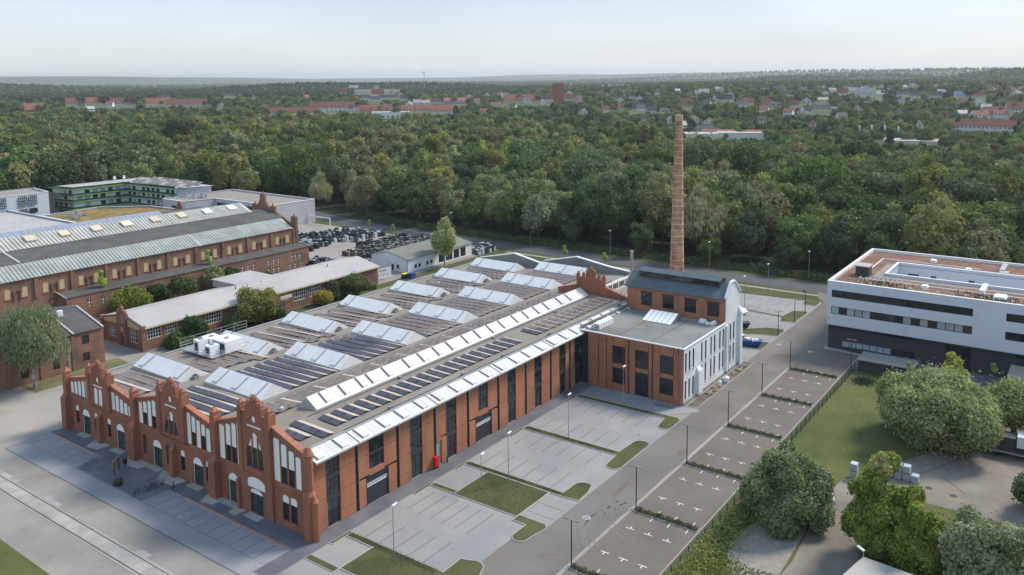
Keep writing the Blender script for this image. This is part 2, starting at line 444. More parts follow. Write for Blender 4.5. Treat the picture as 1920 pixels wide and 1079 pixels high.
    def mesh(s, name, m=None, off=(0, 0, 0), smooth=False):
        me = bpy.data.meshes.new(name)
        me.from_pydata([(x - off[0], y - off[1], z - off[2]) for x, y, z in s.v], [], s.f)
        if m is not None:
            for mm in (m if isinstance(m, (list, tuple)) else [m]): me.materials.append(MATS[mm])
        if smooth: me.shade_smooth()
        return me
    def build(s, name, m, parent=None, kind=None, smooth=False, label=None, cat=None, group=None):
        off = ORG[parent.name] if parent is not None else Vector((0, 0, 0))
        o = bpy.data.objects.new(name, s.mesh(name, m, off, smooth))
        COL.objects.link(o)
        if parent is not None:
            o.parent = parent
            ORG[o.name] = off.copy()
        else: ORG[o.name] = Vector((0, 0, 0))
        return prop(o, label, cat, group, kind)
def MX(x0, s=1):
    return lambda u, z, d=0: (x0 + s * d, u, z)
def MY(y0, s=1):
    return lambda u, z, d=0: (u, y0 + s * d, z)
def rect(a, b, z0, z1): return [(a, z0), (b, z0), (b, z1), (a, z1)]
def arch(a, b, z0, z1, kind='round', n=7):
    w_ = b - a; c = (a + b) / 2
    if kind == 'round': rise = w_ / 2
    elif kind == 'seg': rise = w_ * 0.2
    else: rise = w_ * 0.85
    zs = z1 - rise; pts = [(a, z0), (b, z0), (b, zs)]
    for i in range(1, n):
        t_ = i / n
        if kind == 'point':
            x = b - w_ * t_; hh = rise * (1 - abs(2 * t_ - 1) ** 1.7)
            pts.append((x, zs + hh))
        else:
            an = math.pi * t_
            pts.append((c + w_ / 2 * math.cos(an), zs + rise * math.sin(an)))
    pts.append((a, zs))
    return pts
def window(parent, P, a, b, z0, z1, d, nx, nz, fm='steel_dark', gm='glass_dark', name='window', ft=0.07, mt=0.05, split=False, gms=None, fd=0.08):
    """frame with bars (part) and its panes (sub-parts)"""
    f = MB()
    def bar(u0, u1, w0, w1, dd=0.0):
        p = [P(u0, w0, d + dd), P(u1, w0, d + dd), P(u1, w1, d + dd), P(u0, w1, d + dd)]
        k = [P(u0, w0, d + fd), P(u1, w0, d + fd), P(u1, w1, d + fd), P(u0, w1, d + fd)]
        f.loft(p, k)
    bar(a, a + ft, z0, z1); bar(b - ft, b, z0, z1); bar(a + ft, b - ft, z0, z0 + ft); bar(a + ft, b - ft, z1 - ft, z1)
    us = [a + ft + (b - a - 2 * ft) * i / nx for i in range(nx + 1)]
    zs = nz if isinstance(nz, list) else [z0 + ft + (z1 - z0 - 2 * ft) * i / nz for i in range(nz + 1)]
    for i in range(1, nx): bar(us[i] - mt / 2, us[i] + mt / 2, z0 + ft, z1 - ft, .01)
    for z in zs[1:-1]: bar(a + ft, b - ft, z - mt / 2, z + mt / 2, .015)
    fo = f.build(name, fm, parent)
    if split:
        for i in range(nx):
            for j in range(len(zs) - 1):
                g = MB().q(P(us[i] + .01, zs[j] + .01, d + fd * .7), P(us[i + 1] - .01, zs[j] + .01, d + fd * .7), P(us[i + 1] - .01, zs[j + 1] - .01, d + fd * .7), P(us[i] + .01, zs[j + 1] - .01, d + fd * .7))
                g.build('pane', (gms or [gm])[R.randrange(len(gms or [gm]))], fo)
    else:
        MB().q(P(a + .02, z0 + .02, d + fd * .7), P(b - .02, z0 + .02, d + fd * .7), P(b - .02, z1 - .02, d + fd * .7), P(a + .02, z1 - .02, d + fd * .7)).build('pane', gm, fo)
    return fo

# ================================================================== the brick works hall
HL = thing('factory_hall', 'long red brick factory hall with three stepped gables and solar panels on its flat roof', 'factory hall', (0, 0, 0))
PG = MX(0.0)
# ---- gable front
def gable_slopes():
    return [(0.0, 10.2), (0.0, 11.0), (1.4, 11.2), (7.2, 13.1), (13.6, 12.9), (19.0, 11.2), (19.0, 11.0), (20.2, 10.1), (26.7, 11.5), (33.2, 11.5), (39.8, 9.85), (40.8, 9.0), (47.4, 10.2), (53.9, 10.2), (60.2, 8.8), (61.3, 8.8)]
outl = [(0.0, 0.0), (61.3, 0.0)] + gable_slopes()[::-1]
outl = [p for i, p in enumerate(outl) if i == 0 or p != outl[i - 1]]
holes = []; fills = []
def add_hole(poly, kind):
    holes.append(poly); fills.append((poly, kind))
def strip(y0, y1, zb, zt, dark=None):
    """tall white blind panel, its lower part a barred window when dark is given"""
    a, b = min(y0, y1), max(y0, y1)
    add_hole(arch(a, b, zb, zt, 'seg', 5), ('panel', dark))
# wing panels
for (ys, sl) in (([(1.55, 2.55), (2.85, 3.9), (4.3, 5.4), (5.75, 6.9)], lambda y: 10.15 + (y - 1.5) * .36), ([(13.8, 14.7), (14.95, 15.9), (16.2, 17.2), (17.6, 18.7)], lambda y: 12.2 - (y - 13.8) * .3)):
    for i, (a, b) in enumerate(ys):
        dk = {0: None, 1: 8.2, 2: 8.2, 3: None}[i]
        strip(a - .05, b + .05, 5.9, sl((a + b) / 2), dk)
for k in range(5):
    a = 21.0 + k * 1.15
    strip(a - .05, a + .95, 5.95, 9.45 + k * .32, 8.0 if k in (1, 3) else None)
    a = 33.4 + k * 1.22
    strip(a - .05, a + 1.0, 6.1, 10.9 - k * .36, 8.0 if k in (1, 3) else None)
    a = 41.4 + k * 1.22
    strip(a - .05, a + 1.0, 6.3, 8.0 + k * .32)
    a = 54.4 + k * 1.2
    strip(a - .05, a + .97, 6.35, 9.45 - k * .28)
# ground floor
gd = []      # doors: (y centre, width)
for yc in (15.9, 24.3, 34.7, 45.1, 55.6):
    add_hole(arch(yc - 1.2, yc + 1.2, 0.12, 4.35, 'round', 8), ('door', None))
for a in (57.9, 51.9, 47.9, 41.9, 27.5, 21.3):
    add_hole(arch(a, a + 1.05, 1.3, 4.45, 'seg', 5), ('win_white', None))
for a in (37.6, 31.3):
    add_hole(arch(a, a + 1.0, 1.2, 4.4, 'round', 6), ('win_dark', None))
for a in (4.15, 2.55):
    add_hole(arch(a, a + 1.3, .8, 4.4, 'seg', 6), ('win_white', None))
mb = MB().facade(outl, holes, PG, .6, .22)
mb.build('gable_wall', 'brick_red', HL)
def fill(poly, kind, P, d=.14):
    k, dk = kind
    us = [p[0] for p in poly]; zs = [p[1] for p in poly]
    a, b, z0, z1 = min(us), max(us), min(zs), max(zs)
    if k == 'panel':
        if dk:
            lo = [(a, dk - .45)] + [(a, dk - .45)] and None
            top = [p for p in poly if p[1] > dk]
            MB().plate([(a, dk), (b, dk)] + [p for p in poly[2:] if p[1] > dk], P, d - .06).build('blind_panel', 'plaster_white', HL)
            window(HL, P, a, b, z0, dk - .003, d, 2, 5, 'steel_brown', 'glass_dark', ft=.06, mt=.05)
        else:
            MB().plate(poly, P, d - .06).build('blind_panel', 'plaster_white', HL)
    elif k == 'door':
        c = (a + b) / 2; w_ = b - a
        arc = [p for p in poly if p[1] >= 3.15]
        MB().plate([(a, 3.2), (b, 3.2)] + [p for p in poly[2:] if p[1] > 3.2], P, d - .1).build('arch_panel', 'plaster_white', HL)
        window(HL, P, a + .25, b - .08, .15, 3.15, d, 2, [.2, 2.3, 3.1], 'steel_dark', 'glass_green', name='glass_door', ft=.08)
        MB().box(*(lambda q: (d - .02, d + .05, q - .12, q, .15, 3.15))(b)).build('door_jamb', 'white_paint', HL)
        MB().box(-1.1, -.002, a - .2, b + .3, .006, .12).build('door_step', 'concrete_pale', HL)
    elif k == 'win_white':
        zc = z1 - (z1 - z0) * .3
        MB().plate([(a, zc), (b, zc)] + [p for p in poly[2:] if p[1] > zc], P, d - .06).build('blind_panel', 'plaster_white', HL)
        window(HL, P, a, b, z0, zc - .003, d, 1, [z0 + .05, z0 + 1.1, zc - .05], 'steel_dark', 'glass_dark')
        MB().box(-.08, d - .002, a - .08, b + .08, z0 - .16, z0 - .003).build('window_sill', 'coping_red', HL)
    elif k == 'win_dark':
        MB().plate(poly, P, d).build('louvre_panel', 'steel_brown', HL)
        MB().box(-.08, d - .002, a - .08, b + .08, z0 - .16, z0 - .003).build('window_sill', 'coping_red', HL)
    elif k == 'pointed':
        c = (a + b) / 2; w_ = b - a
        zc = z0 + (z1 - z0) * .56
        MB().plate(poly, P, d + .06).build('blind_panel', 'plaster_white', HL)
        for j in range(3):
            u0 = a + w_ * (j + .07) / 3; u1 = a + w_ * (j + .93) / 3
            window(HL, P, u0, u1, z0 + .1, zc, d - .04, 2, 6, 'steel_brown', 'glass_dark', ft=.05, mt=.04, fd=.06)
        for j in (1, 2):
            u = a + w_ * j / 3
            MB().plate(rect(u - .1, u + .1, z0, z1 - w_ * .22), P, d - .08, d + .06).build('mullion', 'brick_red', HL)
for poly, kind in fills: fill(poly, kind, PG)
# coping tiles on the slopes
for (a, za, b, zb) in ((1.5, 11.2, 7.1, 13.1), (13.7, 12.9, 18.9, 11.2), (20.5, 10.15, 26.6, 11.5), (33.3, 11.5, 39.7, 9.85), (40.9, 9.0, 47.3, 10.2), (54.0, 10.2, 60.1, 8.8)):
    m_ = MB(); p0 = [(-.12, a, za), (.75, a, za), (.75, a, za + .2), (-.12, a, za + .2)]; p1 = [(-.12, b, zb), (.75, b, zb), (.75, b, zb + .2), (-.12, b, zb + .2)]
    m_.loft(p0, p1).build('gable_coping', 'coping_red', HL)
# string course and plinth
for (a, b) in ((.9, 6.9), (13.9, 19.0), (20.4, 26.6), (33.4, 39.7), (40.9, 47.2), (54.1, 60.3)):
    MB().box(-.07, -.002, a, b, 5.62, 5.8).build('string_course', 'coping_red', HL)
for a, b in ((.9, 8.0), (17.2, 19.0), (20.4, 23.0), (25.7, 33.4), (36.0, 39.7), (40.8, 43.8), (46.4, 54.3), (57, 60.5)): MB().box(-.1, -.003, a, b, 0, .7).build('plinth', 'brick_red', HL)
# stepped towers
def pinnacle(y, z, w_=.5, h=.9, x=-.05):
    m_ = MB()
    m_.box(x - w_ / 2, x + w_ / 2, y - w_ / 2, y + w_ / 2, z, z + h * .45)
    m_.box(x - w_ * .62, x + w_ * .62, y - w_ * .62, y + w_ * .62, z + h * .45 + .002, z + h * .6)
    b0 = [(x - w_ / 2, y - w_ / 2, z + h * .602), (x + w_ / 2, y - w_ / 2, z + h * .602), (x + w_ / 2, y + w_ / 2, z + h * .602), (x - w_ / 2, y + w_ / 2, z + h * .602)]
    b1 = [(x - .08, y - .08, z + h), (x + .08, y - .08, z + h), (x + .08, y + .08, z + h), (x - .08, y + .08, z + h)]
    m_.loft(b0, b1)
    return m_.build('pinnacle', 'coping_red', HL)
PT = MX(-.38)
def tower(c, top, zb, win, door):
    o_ = [(-3.35, zb), (3.35, zb), (3.35, top - 1.7), (2.55, top - 1.7), (2.55, top - 2.15), (1.75, top - 2.15), (1.75, top - 1.25), (.95, top - 1.25), (.95, top - .6), (-.95, top - .6), (-.95, top - 1.25), (-1.75, top - 1.25), (-1.75, top - 2.15), (-2.55, top - 2.15), (-2.55, top - 1.7), (-3.35, top - 1.7)]
    o_ = [(c + a, b) for a, b in o_]
    hs = []
    circ = [(c + .42 * math.cos(t_ * math.pi / 6), top - 2.95 + .5 * math.sin(t_ * math.pi / 6)) for t_ in range(12)]
    bar = rect(c - 1.55, c + 1.55, top - 4.15, top - 3.85)
    hs += [circ, bar]
    if win == 'pointed':
        hs.append(arch(c - 1.75, c + 1.75, 6.55, top - 4.7, 'point', 12))
    else:
        hs += [arch(c - 1.25, c - .15, 6.4, top - 4.35, 'seg', 5), arch(c + .15, c + 1.25, 6.4, top - 4.35, 'seg', 5)]
    if door:
        hs.append(arch(c - 1.9, c + 1.9, 3.75, 5.35, 'seg', 8))
        hs.append(arch(c - 1.35, c + 1.35, .12, 3.7, 'seg', 8))
    MB().facade(o_, hs, PT, 1.05, .24).build('gable_tower', 'brick_red', HL)
    MB().plate(circ, PT, .1).build('roundel', 'plaster_white', HL)
    MB().plate(bar, PT, .08).build('white_band', 'plaster_white', HL)
    if win == 'pointed': fill(hs[2], ('pointed', None), PT)
    else:
        for h_ in hs[2:4]: MB().plate(h_, PT, .08).build('blind_panel', 'plaster_white', HL)
    if door:
        MB().plate(hs[-2], PT, .07).build('arch_panel', 'plaster_white', HL)
        ds = hs[-1]
        MB().plate([(c - 1.35, 3.0), (c + 1.35, 3.0)] + [p for p in ds[2:] if p[1] > 3.0], PT, .07).build('arch_panel', 'plaster_white', HL)
        window(HL, PT, c - 1.1, c + 1.25, .15, 2.99, .16, 2, [.2, 2.2, 2.95], 'steel_dark', 'glass_green', name='glass_door', ft=.08)
        MB().box(-1.5, -.385, c - 1.5, c + 1.6, .006, .12).build('door_step', 'concrete_pale', HL)
    # corbel table and turrets
    MB().box(-.5, -.383, c - 1.9, c + 1.9, 6.25 if zb > 1 else 6.2, 6.42).build('tower_sill', 'coping_red', HL)
    for s in (-1, 1):
        MB().box(-.52, -.383, c + s * 2.95 - .4, c + s * 2.95 + .4, max(zb, 5.6), top - 1.72).build('turret', 'brick_red', HL)
        pinnacle(c + s * 2.95, top - 1.7, .62, 1.0)
        pinnacle(c + s * 1.35, top - 1.25, .5, .8)
        pinnacle(c + s * .55, top - .6, .42, .75)
    pinnacle(c, top - .6, .5, 1.05)
    # gabled moulding over the roundel
    m_ = MB()
    for s in (-1, 1):
        m_.loft([(-.46, c + s * 1.7, top - 3.75), (-.383, c + s * 1.7, top - 3.75), (-.383, c + s * 1.7, top - 3.55), (-.46, c + s * 1.7, top - 3.55)],
                [(-.46, c, top - 2.05), (-.383, c, top - 2.05), (-.383, c, top - 1.85), (-.46, c, top - 1.85)])
    m_.build('gable_moulding', 'coping_red', HL)
    if zb > 1:   # corbelled foot and the slim buttress below the tower
        MB().loft([(-.38, c - 3.35, zb), (-.002, c - 3.35, zb), (-.002, c + 3.35, zb), (-.38, c + 3.35, zb)], [(-.05, c - 3.2, zb - .6), (-.002, c - 3.2, zb - .6), (-.002, c + 3.2, zb - .6), (-.05, c + 3.2, zb - .6)]).build('corbel', 'brick_red', HL)
        MB().box(-.75, -.003, c - .45, c + .45, 0, 4.3).loft([(-.75, c - .45, 4.3), (-.003, c - .45, 4.3), (-.003, c + .45, 4.3), (-.75, c + .45, 4.3)], [(-.05, c - .25, 5.1), (-.003, c - .25, 5.1), (-.003, c + .25, 5.1), (-.05, c + .25, 5.1)]).build('buttress', 'brick_red', HL)
tower(10.4, 16.5, 0.0, 'pointed', True)
tower(30.0, 14.9, 6.15, 'pointed', False)
tower(50.6, 13.5, 6.05, 'twin', False)
# piers between the gables and the corner piers
def pier(y, top, w_=.55, label=None):
    m_ = MB()
    m_.box(-1.05, -.003, y - w_ - .2, y + w_ + .2, 0, 5.3)
    m_.loft([(-1.05, y - w_ - .2, 5.3), (-.003, y - w_ - .2, 5.3), (-.003, y + w_ + .2, 5.3), (-1.05, y + w_ + .2, 5.3)], [(-.55, y - w_, 6.1), (-.003, y - w_, 6.1), (-.003, y + w_, 6.1), (-.55, y + w_, 6.1)])
    m_.box(-.55, .7, y - w_, y + w_, 6.1, top - .9)
    m_.build('pier', 'brick_red', HL)
    pinnacle(y, top - .9, .95, 1.35)
pier(19.55, 12.7); pier(40.3, 11.2); pier(61.1, 10.1); pier(13.9, 5.9, .3) if False else None
MB().box(-.75, -.003, 13.85, 14.35, 0, 4.2).build('buttress', 'brick_red', HL)
# octagonal corner pier
MB().cyl(-.1, -.1, 11.302, 12.35, .75, .3, 8).build('pinnacle', 'coping_red', HL); MB().cyl(-.1, -.1, 0, 6.0, .95, .9, 8).cyl(-.1, -.1, 6.0, 6.5, .9, .62, 8).cyl(-.1, -.1, 6.5, 11.3, .62, .6, 8).build('corner_pier', 'brick_red', HL)
MB().cyl(-.1, -1.08, 0, 5.2, .5, .5, 8).build('corner_buttress', 'brick_red', HL); MB().cyl(-.1, -1.08, 5.202, 5.9, .5, .15, 8).build('buttress_cap', 'coping_red', HL)

# ---- long side
MB().box(.6, 67.2, .32, .62, 0, 9.75).build('side_wall', 'steel_dark', HL)
JZ = [0.02, 1.4, 4.28, 7.32, 9.7]
wins = [(2.8, 5.2, 'w'), (10.6, 13.5, 'g'), (18.9, 21.5, 'w'), (27.0, 29.5, 'w'), (35.1, 37.6, 'g'), (43.1, 45.5, 'w'), (51.2, 53.5, 'w'), (59.4, 61.6, 'w'), (64.8, 67.0, 'w')]
cols = [8.3, 16.3, 24.4, 32.4, 40.5, 48.5, 56.5, 63.1]
edges = [0.65]
segs = []
def tile(a, b, z0, z1):
    MB().box(a + .025, b - .025, 0.0, .318, z0 + .03, z1 - .03).build('brick_panel', 'brick_orange', HL)
xs_prev = .75
allstops = sorted([(a, b, k) for a, b, k in wins] + [(c - .3, c + .3, 'c') for c in cols])
for a, b, k in allstops:
    if a > xs_prev + .1:
        for i in range(4):
            if k == 'g' or any(abs(xs_prev - w_[1]) < .01 and w_[2] == 'g' for w_ in wins):
                pass
            z0, z1 = JZ[i], JZ[i + 1]
            aa, bb = xs_prev, a
            if k == 'g' and z0 < 3.9:
                bb = a - .55 if a < 20 else a - .8
            if any(abs(xs_prev - w_[1]) < .01 and w_[2] == 'g' for w_ in wins) and z0 < 3.9:
                aa = xs_prev + (.8 if xs_prev < 20 else 1.0)
            if abs(xs_prev - 24.7) < .01 and z0 < 3.5: aa = 25.9; 
            if z0 >= 1.3 and z0 < 3.9 and (aa != xs_prev or bb != a):
                tile(aa, bb, z0, 4.0 if aa != xs_prev and xs_prev > 24.69 and xs_prev < 24.71 else z1 - .3)
            else: tile(aa, bb, z0, z1)
    xs_prev = b
tile(24.75, 25.85, 3.6, 4.25)
for a, b, k in wins:
    z0 = 0.1
    if k == 'g':
        g0, g1 = (9.95, 14.3) if a < 20 else (34.3, 38.6)
        MB().box(g0 - .05, g1 + .05, -.04, .3, 3.9, 4.1).build('gate_lintel', 'steel_dark', HL)
        gt = MB()
        for j in range(9):
            z = .05 + j * .42
            if j == 6: continue
            gt.box(g0 + .1, g1 - .1, .12, .2, z, z + .405)
        gate = gt.build('sectional_gate', 'steel_dark', HL)
        m_ = MB(); fr = MB()
        n_ = 6
        for j in range(n_):
            u0 = g0 + .15 + (g1 - g0 - .3) * j / n_; u1 = g0 + .15 + (g1 - g0 - .3) * (j + 1) / n_
            fr.box(u0, u0 + .06, .1, .19, 2.58, 3.0); 
            MB().q((u0 + .06, .15, 2.6), (u1, .15, 2.6), (u1, .15, 2.98), (u0 + .06, .15, 2.98)).build('pane', 'glass_pale', gate)
        fr.box(g0 + .1, g1 - .1, .1, .19, 2.53, 2.58).box(g0 + .1, g1 - .1, .1, .19, 3.0, 3.05).build('window_frame', 'white_paint', gate)
        MB().box(g0, g0 + .1, -.03, .3, 0, 3.9).box(g1 - .1, g1, -.03, .3, 0, 3.9).build('gate_jamb', 'steel_dark', HL)
        window(HL, MY(0), a, b, 4.95, 6.95, .16, 3, 2, split=True, gms=['glass_dark', 'glass_green'])
        window(HL, MY(0), a, b, 7.25, 9.55, .16, 3, 3, split=True, gms=['glass_dark', 'glass_dark', 'glass_green'])
        MB().box(a, b, .06, .3, 6.96, 7.24).build('spandrel', 'steel_dark', HL)
        MB().box(a, b, .0, .318, 4.12, 4.9).build('brick_panel', 'brick_orange', HL)
    else:
        window(HL, MY(0), a + .1, b - .1, .1, 3.5, .2, 2, [.2, 2.2, 3.4], split=True, gms=['glass_green', 'glass_dark'], ft=.09)
        window(HL, MY(0), a, b, 4.2, 6.6, .16, 3, 2, split=True, gms=['glass_dark', 'glass_dark', 'glass_green'])
        window(HL, MY(0), a, b, 7.2, 9.55, .16, 3, 3, split=True, gms=['glass_dark', 'glass_dark', 'glass_green'])
        for z0_, z1_ in ((3.53, 4.17), (6.63, 7.17)): MB().box(a, b, .04, .3, z0_, z1_).build('spandrel', 'steel_dark', HL)
        MB().box(a - .02, a + .08, -.02, .3, .1, 3.5).build('door_jamb', 'timber', HL)
# ladder-like steel columns with downpipes
for c in cols:
    m_ = MB().box(c - .27, c - .19, -.03, .3, 0, 9.7).box(c + .02, c + .1, -.03, .3, 0, 9.7)
    for j in range(10): m_.box(c - .188, c + .018, .0, .1, .9 * j + .5, .9 * j + .62)
    m_.build('steel_column', 'steel_brown', HL)
    MB().tube((c + .2, -.08, .1), (c + .2, -.08, 9.6), .06, 6).build('downpipe', 'steel_grey', HL)
# side door at the red letter box
window(HL, MY(0), 24.75, 25.85, .05, 3.5, .2, 1, [.1, 2.2, 3.4], 'timber', 'glass_pale', name='side_door')
MB().box(.6, 67.2, -.06, .3, 9.72, 9.95).build('eaves_beam', 'steel_brown', HL)

# glazed eaves strip: panels of translucent sheet with raised hatches
EZ0, EZ1, EY0, EY1 = 9.95, 10.75, -.65, 1.9
def slope_sheet(x0, x1, dz=0.0, f0=0.0, f1=1.0, th=.06):
    y0, y1 = EY0 + (EY1 - EY0) * f0, EY0 + (EY1 - EY0) * f1
    z0, z1 = EZ0 + (EZ1 - EZ0) * f0 + dz, EZ0 + (EZ1 - EZ0) * f1 + dz
    return MB().loft([(x0, y0, z0 - th), (x1, y0, z0 - th), (x1, y1, z1 - th), (x0, y1, z1 - th)], [(x0, y0, z0), (x1, y0, z0), (x1, y1, z1), (x0, y1, z1)])
x = .75; i = 0
base = slope_sheet(.7, 89.0, -.07); base.build('eaves_frame', 'joint_dark', HL)
pm = slope_sheet(0, 1.14).mesh('glazing_panel', 'polycarb_strip')
while x < 88.4:
    if not (72 < x < 72.1): inst(pm, 'glazing_panel', HL, (x, 0, 0))
    x += 1.17; i += 1
hm = MB().loft([(0, EY0 + .35, EZ0 + .12), (1.1, EY0 + .35, EZ0 + .12), (1.1, EY1 - .45, EZ1 - .13), (0, EY1 - .45, EZ1 - .13)], [(0, EY0 + .35, EZ0 + .3), (1.1, EY0 + .35, EZ0 + .3), (1.1, EY1 - .45, EZ1 + .05), (0, EY1 - .45, EZ1 + .05)]).mesh('roof_hatch', ['polycarb_strip'])
for c in [4, 12, 20, 28, 36, 44, 52, 60, 68, 76, 84]:
    for dx in (-2.6, 1.6):
        inst(hm, 'roof_hatch', HL, (c + dx, 0, 0))
        MB().loft([(c + dx - .08, EY0 + .3, EZ0 + .03), (c + dx - .01, EY0 + .3, EZ0 + .03), (c + dx - .01, EY1, EZ1 + .01), (c + dx - .08, EY1, EZ1 + .01)], [(c + dx - .08, EY0 + .3, EZ0 + .33), (c + dx - .01, EY0 + .3, EZ0 + .33), (c + dx - .01, EY1 - .4, EZ1 + .09), (c + dx - .08, EY1 - .4, EZ1 + .09)]).build('hatch_kerb', 'joint_dark', HL)
for x in (8.3, 24.4, 40.5, 56.5, 72.6):
    slope_sheet(x - .05, x + .05, .1, 0, 1.02, .1).build('glazing_bar', 'joint_dark', HL)
MB().box(.6, 88.8, -.85, -.66, 9.8, 9.94).build('gutter', 'alu', HL)
MB().box(.7, 89, 1.92, 2.15, 10.4, 10.95).build('strip_kerb', 'alu', HL)

# ---- roof skin
prof = [(2.1, 10.45), (6, 10.45), (10.8, 10.6), (14, 10.4), (20.3, 9.85), (29.5, 9.85), (36.5, 9.55), (40.3, 8.8), (47, 8.25), (57, 8.1), (61.1, 7.7)]
m_ = MB()
def zroof(y):
    for (a, za), (b, zb) in zip(prof, prof[1:]):
        if a <= y <= b: return za + (zb - za) * (y - a) / (b - a)
    return prof[0][1] if y < prof[0][0] else prof[-1][1]
for (a, za), (b, zb) in zip(prof, prof[1:]):
    x1 = 90.4 if b <= 14.1 else 112.9
    m_.q((.6, a, za), (x1, a, za), (x1, b, zb), (.6, b, zb))
m_.build('roof_skin', 'roof_felt', HL)
MB().box(.6, 112.9, 61.0, 61.3, 0, 7.75).build('north_wall', 'brick_old', HL)
MB().box(.6, 112.9, 60.9, 61.42, 7.76, 7.9).build('roof_edge', 'alu', HL)
MB().box(112.9, 113.3, 13.4, 61.3, 0, 7.9).build('end_wall', 'brick_old', HL)
# dark walkway seams of the roof
for y in (2.3, 21.4, 38.3):
    MB().box(1, 90 if y < 20 else 112, y, y + .22, zroof(y) + .01, zroof(y) + .06).build('roof_seam', 'roof_annex', HL)

# ---- long ridge skylight of the front nave
zb = 10.55
fr = MB().loft([(11.2, 11.25, zb - .1), (89.0, 11.25, zb - .1), (89.0, 15.2, zb - .3), (11.2, 15.2, zb - .3)], [(11.2, 11.25, zb + .12), (89.0, 11.25, zb + .12), (89.0, 15.2, zb + .1), (11.2, 15.2, zb + .1)])
fr.loft([(11.25, 11.35, zb + .12), (11.25, 15.1, zb + .1), (11.25, 13.5, zb + 1.55)], [(88.95, 11.35, zb + .12), (88.95, 15.1, zb + .1), (88.95, 13.5, zb + 1.55)])
sk = fr.build('ridge_skylight', 'polycarb_side', HL)
def ssl(x0, x1, y0, z0, y1, z1, dz=.0, th=.05):
    return MB().loft([(x0, y0, z0 + dz), (x1, y0, z0 + dz), (x1, y1, z1 + dz), (x0, y1, z1 + dz)], [(x0, y0, z0 + dz + th), (x1, y0, z0 + dz + th), (x1, y1, z1 + dz + th), (x0, y1, z1 + dz + th)])
pm2 = ssl(0, 1.12, 11.25, zb + .13, 13.5, zb + 1.56, .02).mesh('glazing_panel', 'polycarb_strip')
x = 11.3
while x < 88.2:
    inst(pm2, 'glazing_panel', sk, (x, 0, 0)); x += 1.145
hm2 = ssl(0, 1.15, 11.7, zb + .42, 13.1, zb + 1.31, .08, .12).mesh('roof_hatch', 'polycarb_strip')
hk2 = ssl(-.1, 0, 11.55, zb + .33, 13.35, zb + 1.47, .05, .3).mesh('hatch_kerb', 'joint_dark')
for c in [12.8, 20.2, 26, 34.5, 42, 50, 57.5, 65.5, 73, 81.5]:
    inst(hm2, 'roof_hatch', sk, (c + .8, 0, 0)); inst(hk2, 'hatch_kerb', sk, (c + .8, 0, 0))
    if c > 13: inst(hm2, 'roof_hatch', sk, (c - 2.8, 0, 0)); inst(hk2, 'hatch_kerb', sk, (c - 2.8, 0, 0))

# ---- transverse box skylights
def box_skylight(x0, y0, y1, zb_, nh):
    """x0 front foot; slopes face -x and +x, hipped at the near end"""
    W_, H_ = 5.4, 1.75
    xr = x0 + 3.0
    b = MB()
    b.box(x0 - .05, x0 + W_ + .05, y0 - .05, y1 + .05, zb_ - .9, zb_ + .18)
    b.loft([(x0, y0, zb_ + .18), (x0 + W_, y0, zb_ + .18), (xr, y0 + .9, zb_ + H_)], [(x0, y1, zb_ + .18), (x0 + W_, y1, zb_ + .18), (xr, y1 - .15, zb_ + H_)])
    o = b.build('box_skylight', 'polycarb_side', HL)
    n = 11
    # bays of the front slope
    for i in range(n):
        a0 = y0 + (y1 - y0) * i / n + .012; a1 = y0 + (y1 - y0) * (i + 1) / n - .012
        def sk_(yy): # skew towards the hip
            t_ = (yy - y0) / (y1 - y0); return y0 + .9 + (y1 - .15 - y0 - .9) * t_
        p = [(x0 - .02, a0, zb_ + .2), (x0 - .02, a1, zb_ + .2), (xr - .02, sk_(a1), zb_ + H_ + .02), (xr - .02, sk_(a0), zb_ + H_ + .02)]
        MB().loft(p, [(a - .03, b_, c_ + .05) for a, b_, c_ in p]).build('glazing_panel', 'polycarb', o)
    for f_ in nh:
        yc = y0 + (y1 - y0) * f_
        z = lambda t_: zb_ + .2 + (H_ - .18) * t_
        xx = lambda t_: x0 + 3.0 * t_
        m1 = [(xx(.14) - .05, yc, z(.14) + .07), (xx(.14) - .05, yc + 1.15, z(.14) + .07), (xx(.86) - .05, yc + 1.15, z(.86) + .07), (xx(.86) - .05, yc, z(.86) + .07)]
        MB().loft(m1, [(a - .05, b_, c_ + .12) for a, b_, c_ in m1]).build('roof_hatch', 'polycarb', o)
        m2_ = [(xx(.05) - .06, yc - .09, z(.05) + .07), (xx(.05) - .06, yc - .01, z(.05) + .07), (xx(.93) - .06, yc - .01, z(.93) + .07), (xx(.93) - .06, yc - .09, z(.93) + .07)]
        MB().loft(m2_, [(a - .05, b_, c_ + .16) for a, b_, c_ in m2_]).build('hatch_kerb', 'joint_dark', o)
    return o
XS = [10.0, 26.2, 42.4, 58.6, 74.7, 90.8, 105.4]
for x in XS:
    box_skylight(x, 22.4, 36.9, 9.85, (.12, .45, .8))
    if x < 100 or True:
        box_skylight(x - .3, 43.0, 57.6, 8.45, (.1, .82))
# small vents and fans by the skylights
for x in XS[:6]:
    for (yy, dx) in ((57.9, .6), (42.6, 2.2)):
        z = zroof(yy)
        f_ = MB().box(x + dx - .45, x + dx + .45, yy - .45, yy + .45, z, z + .65).build('roof_fan', 'steel_grey', HL)
        MB().cyl(x + dx, yy, z + .652, z + .8, .35, .35, 8).build('fan_cowl', 'steel_dark', f_)
for (x, y) in ((9.2, 16.5), (70, 17), (45, 15.7), (60, 15.7), (30, 15.6), (86, 52)):
    MB().cyl(x, y, zroof(y), zroof(y) + .5, .28, .2, 8).build('roof_vent', 'white_paint', HL)
MB().cyl(64.5, 53.5, zroof(53.5), zroof(53.5) + .35, .9, .75, 4).build('roof_dome', 'white_paint', HL)

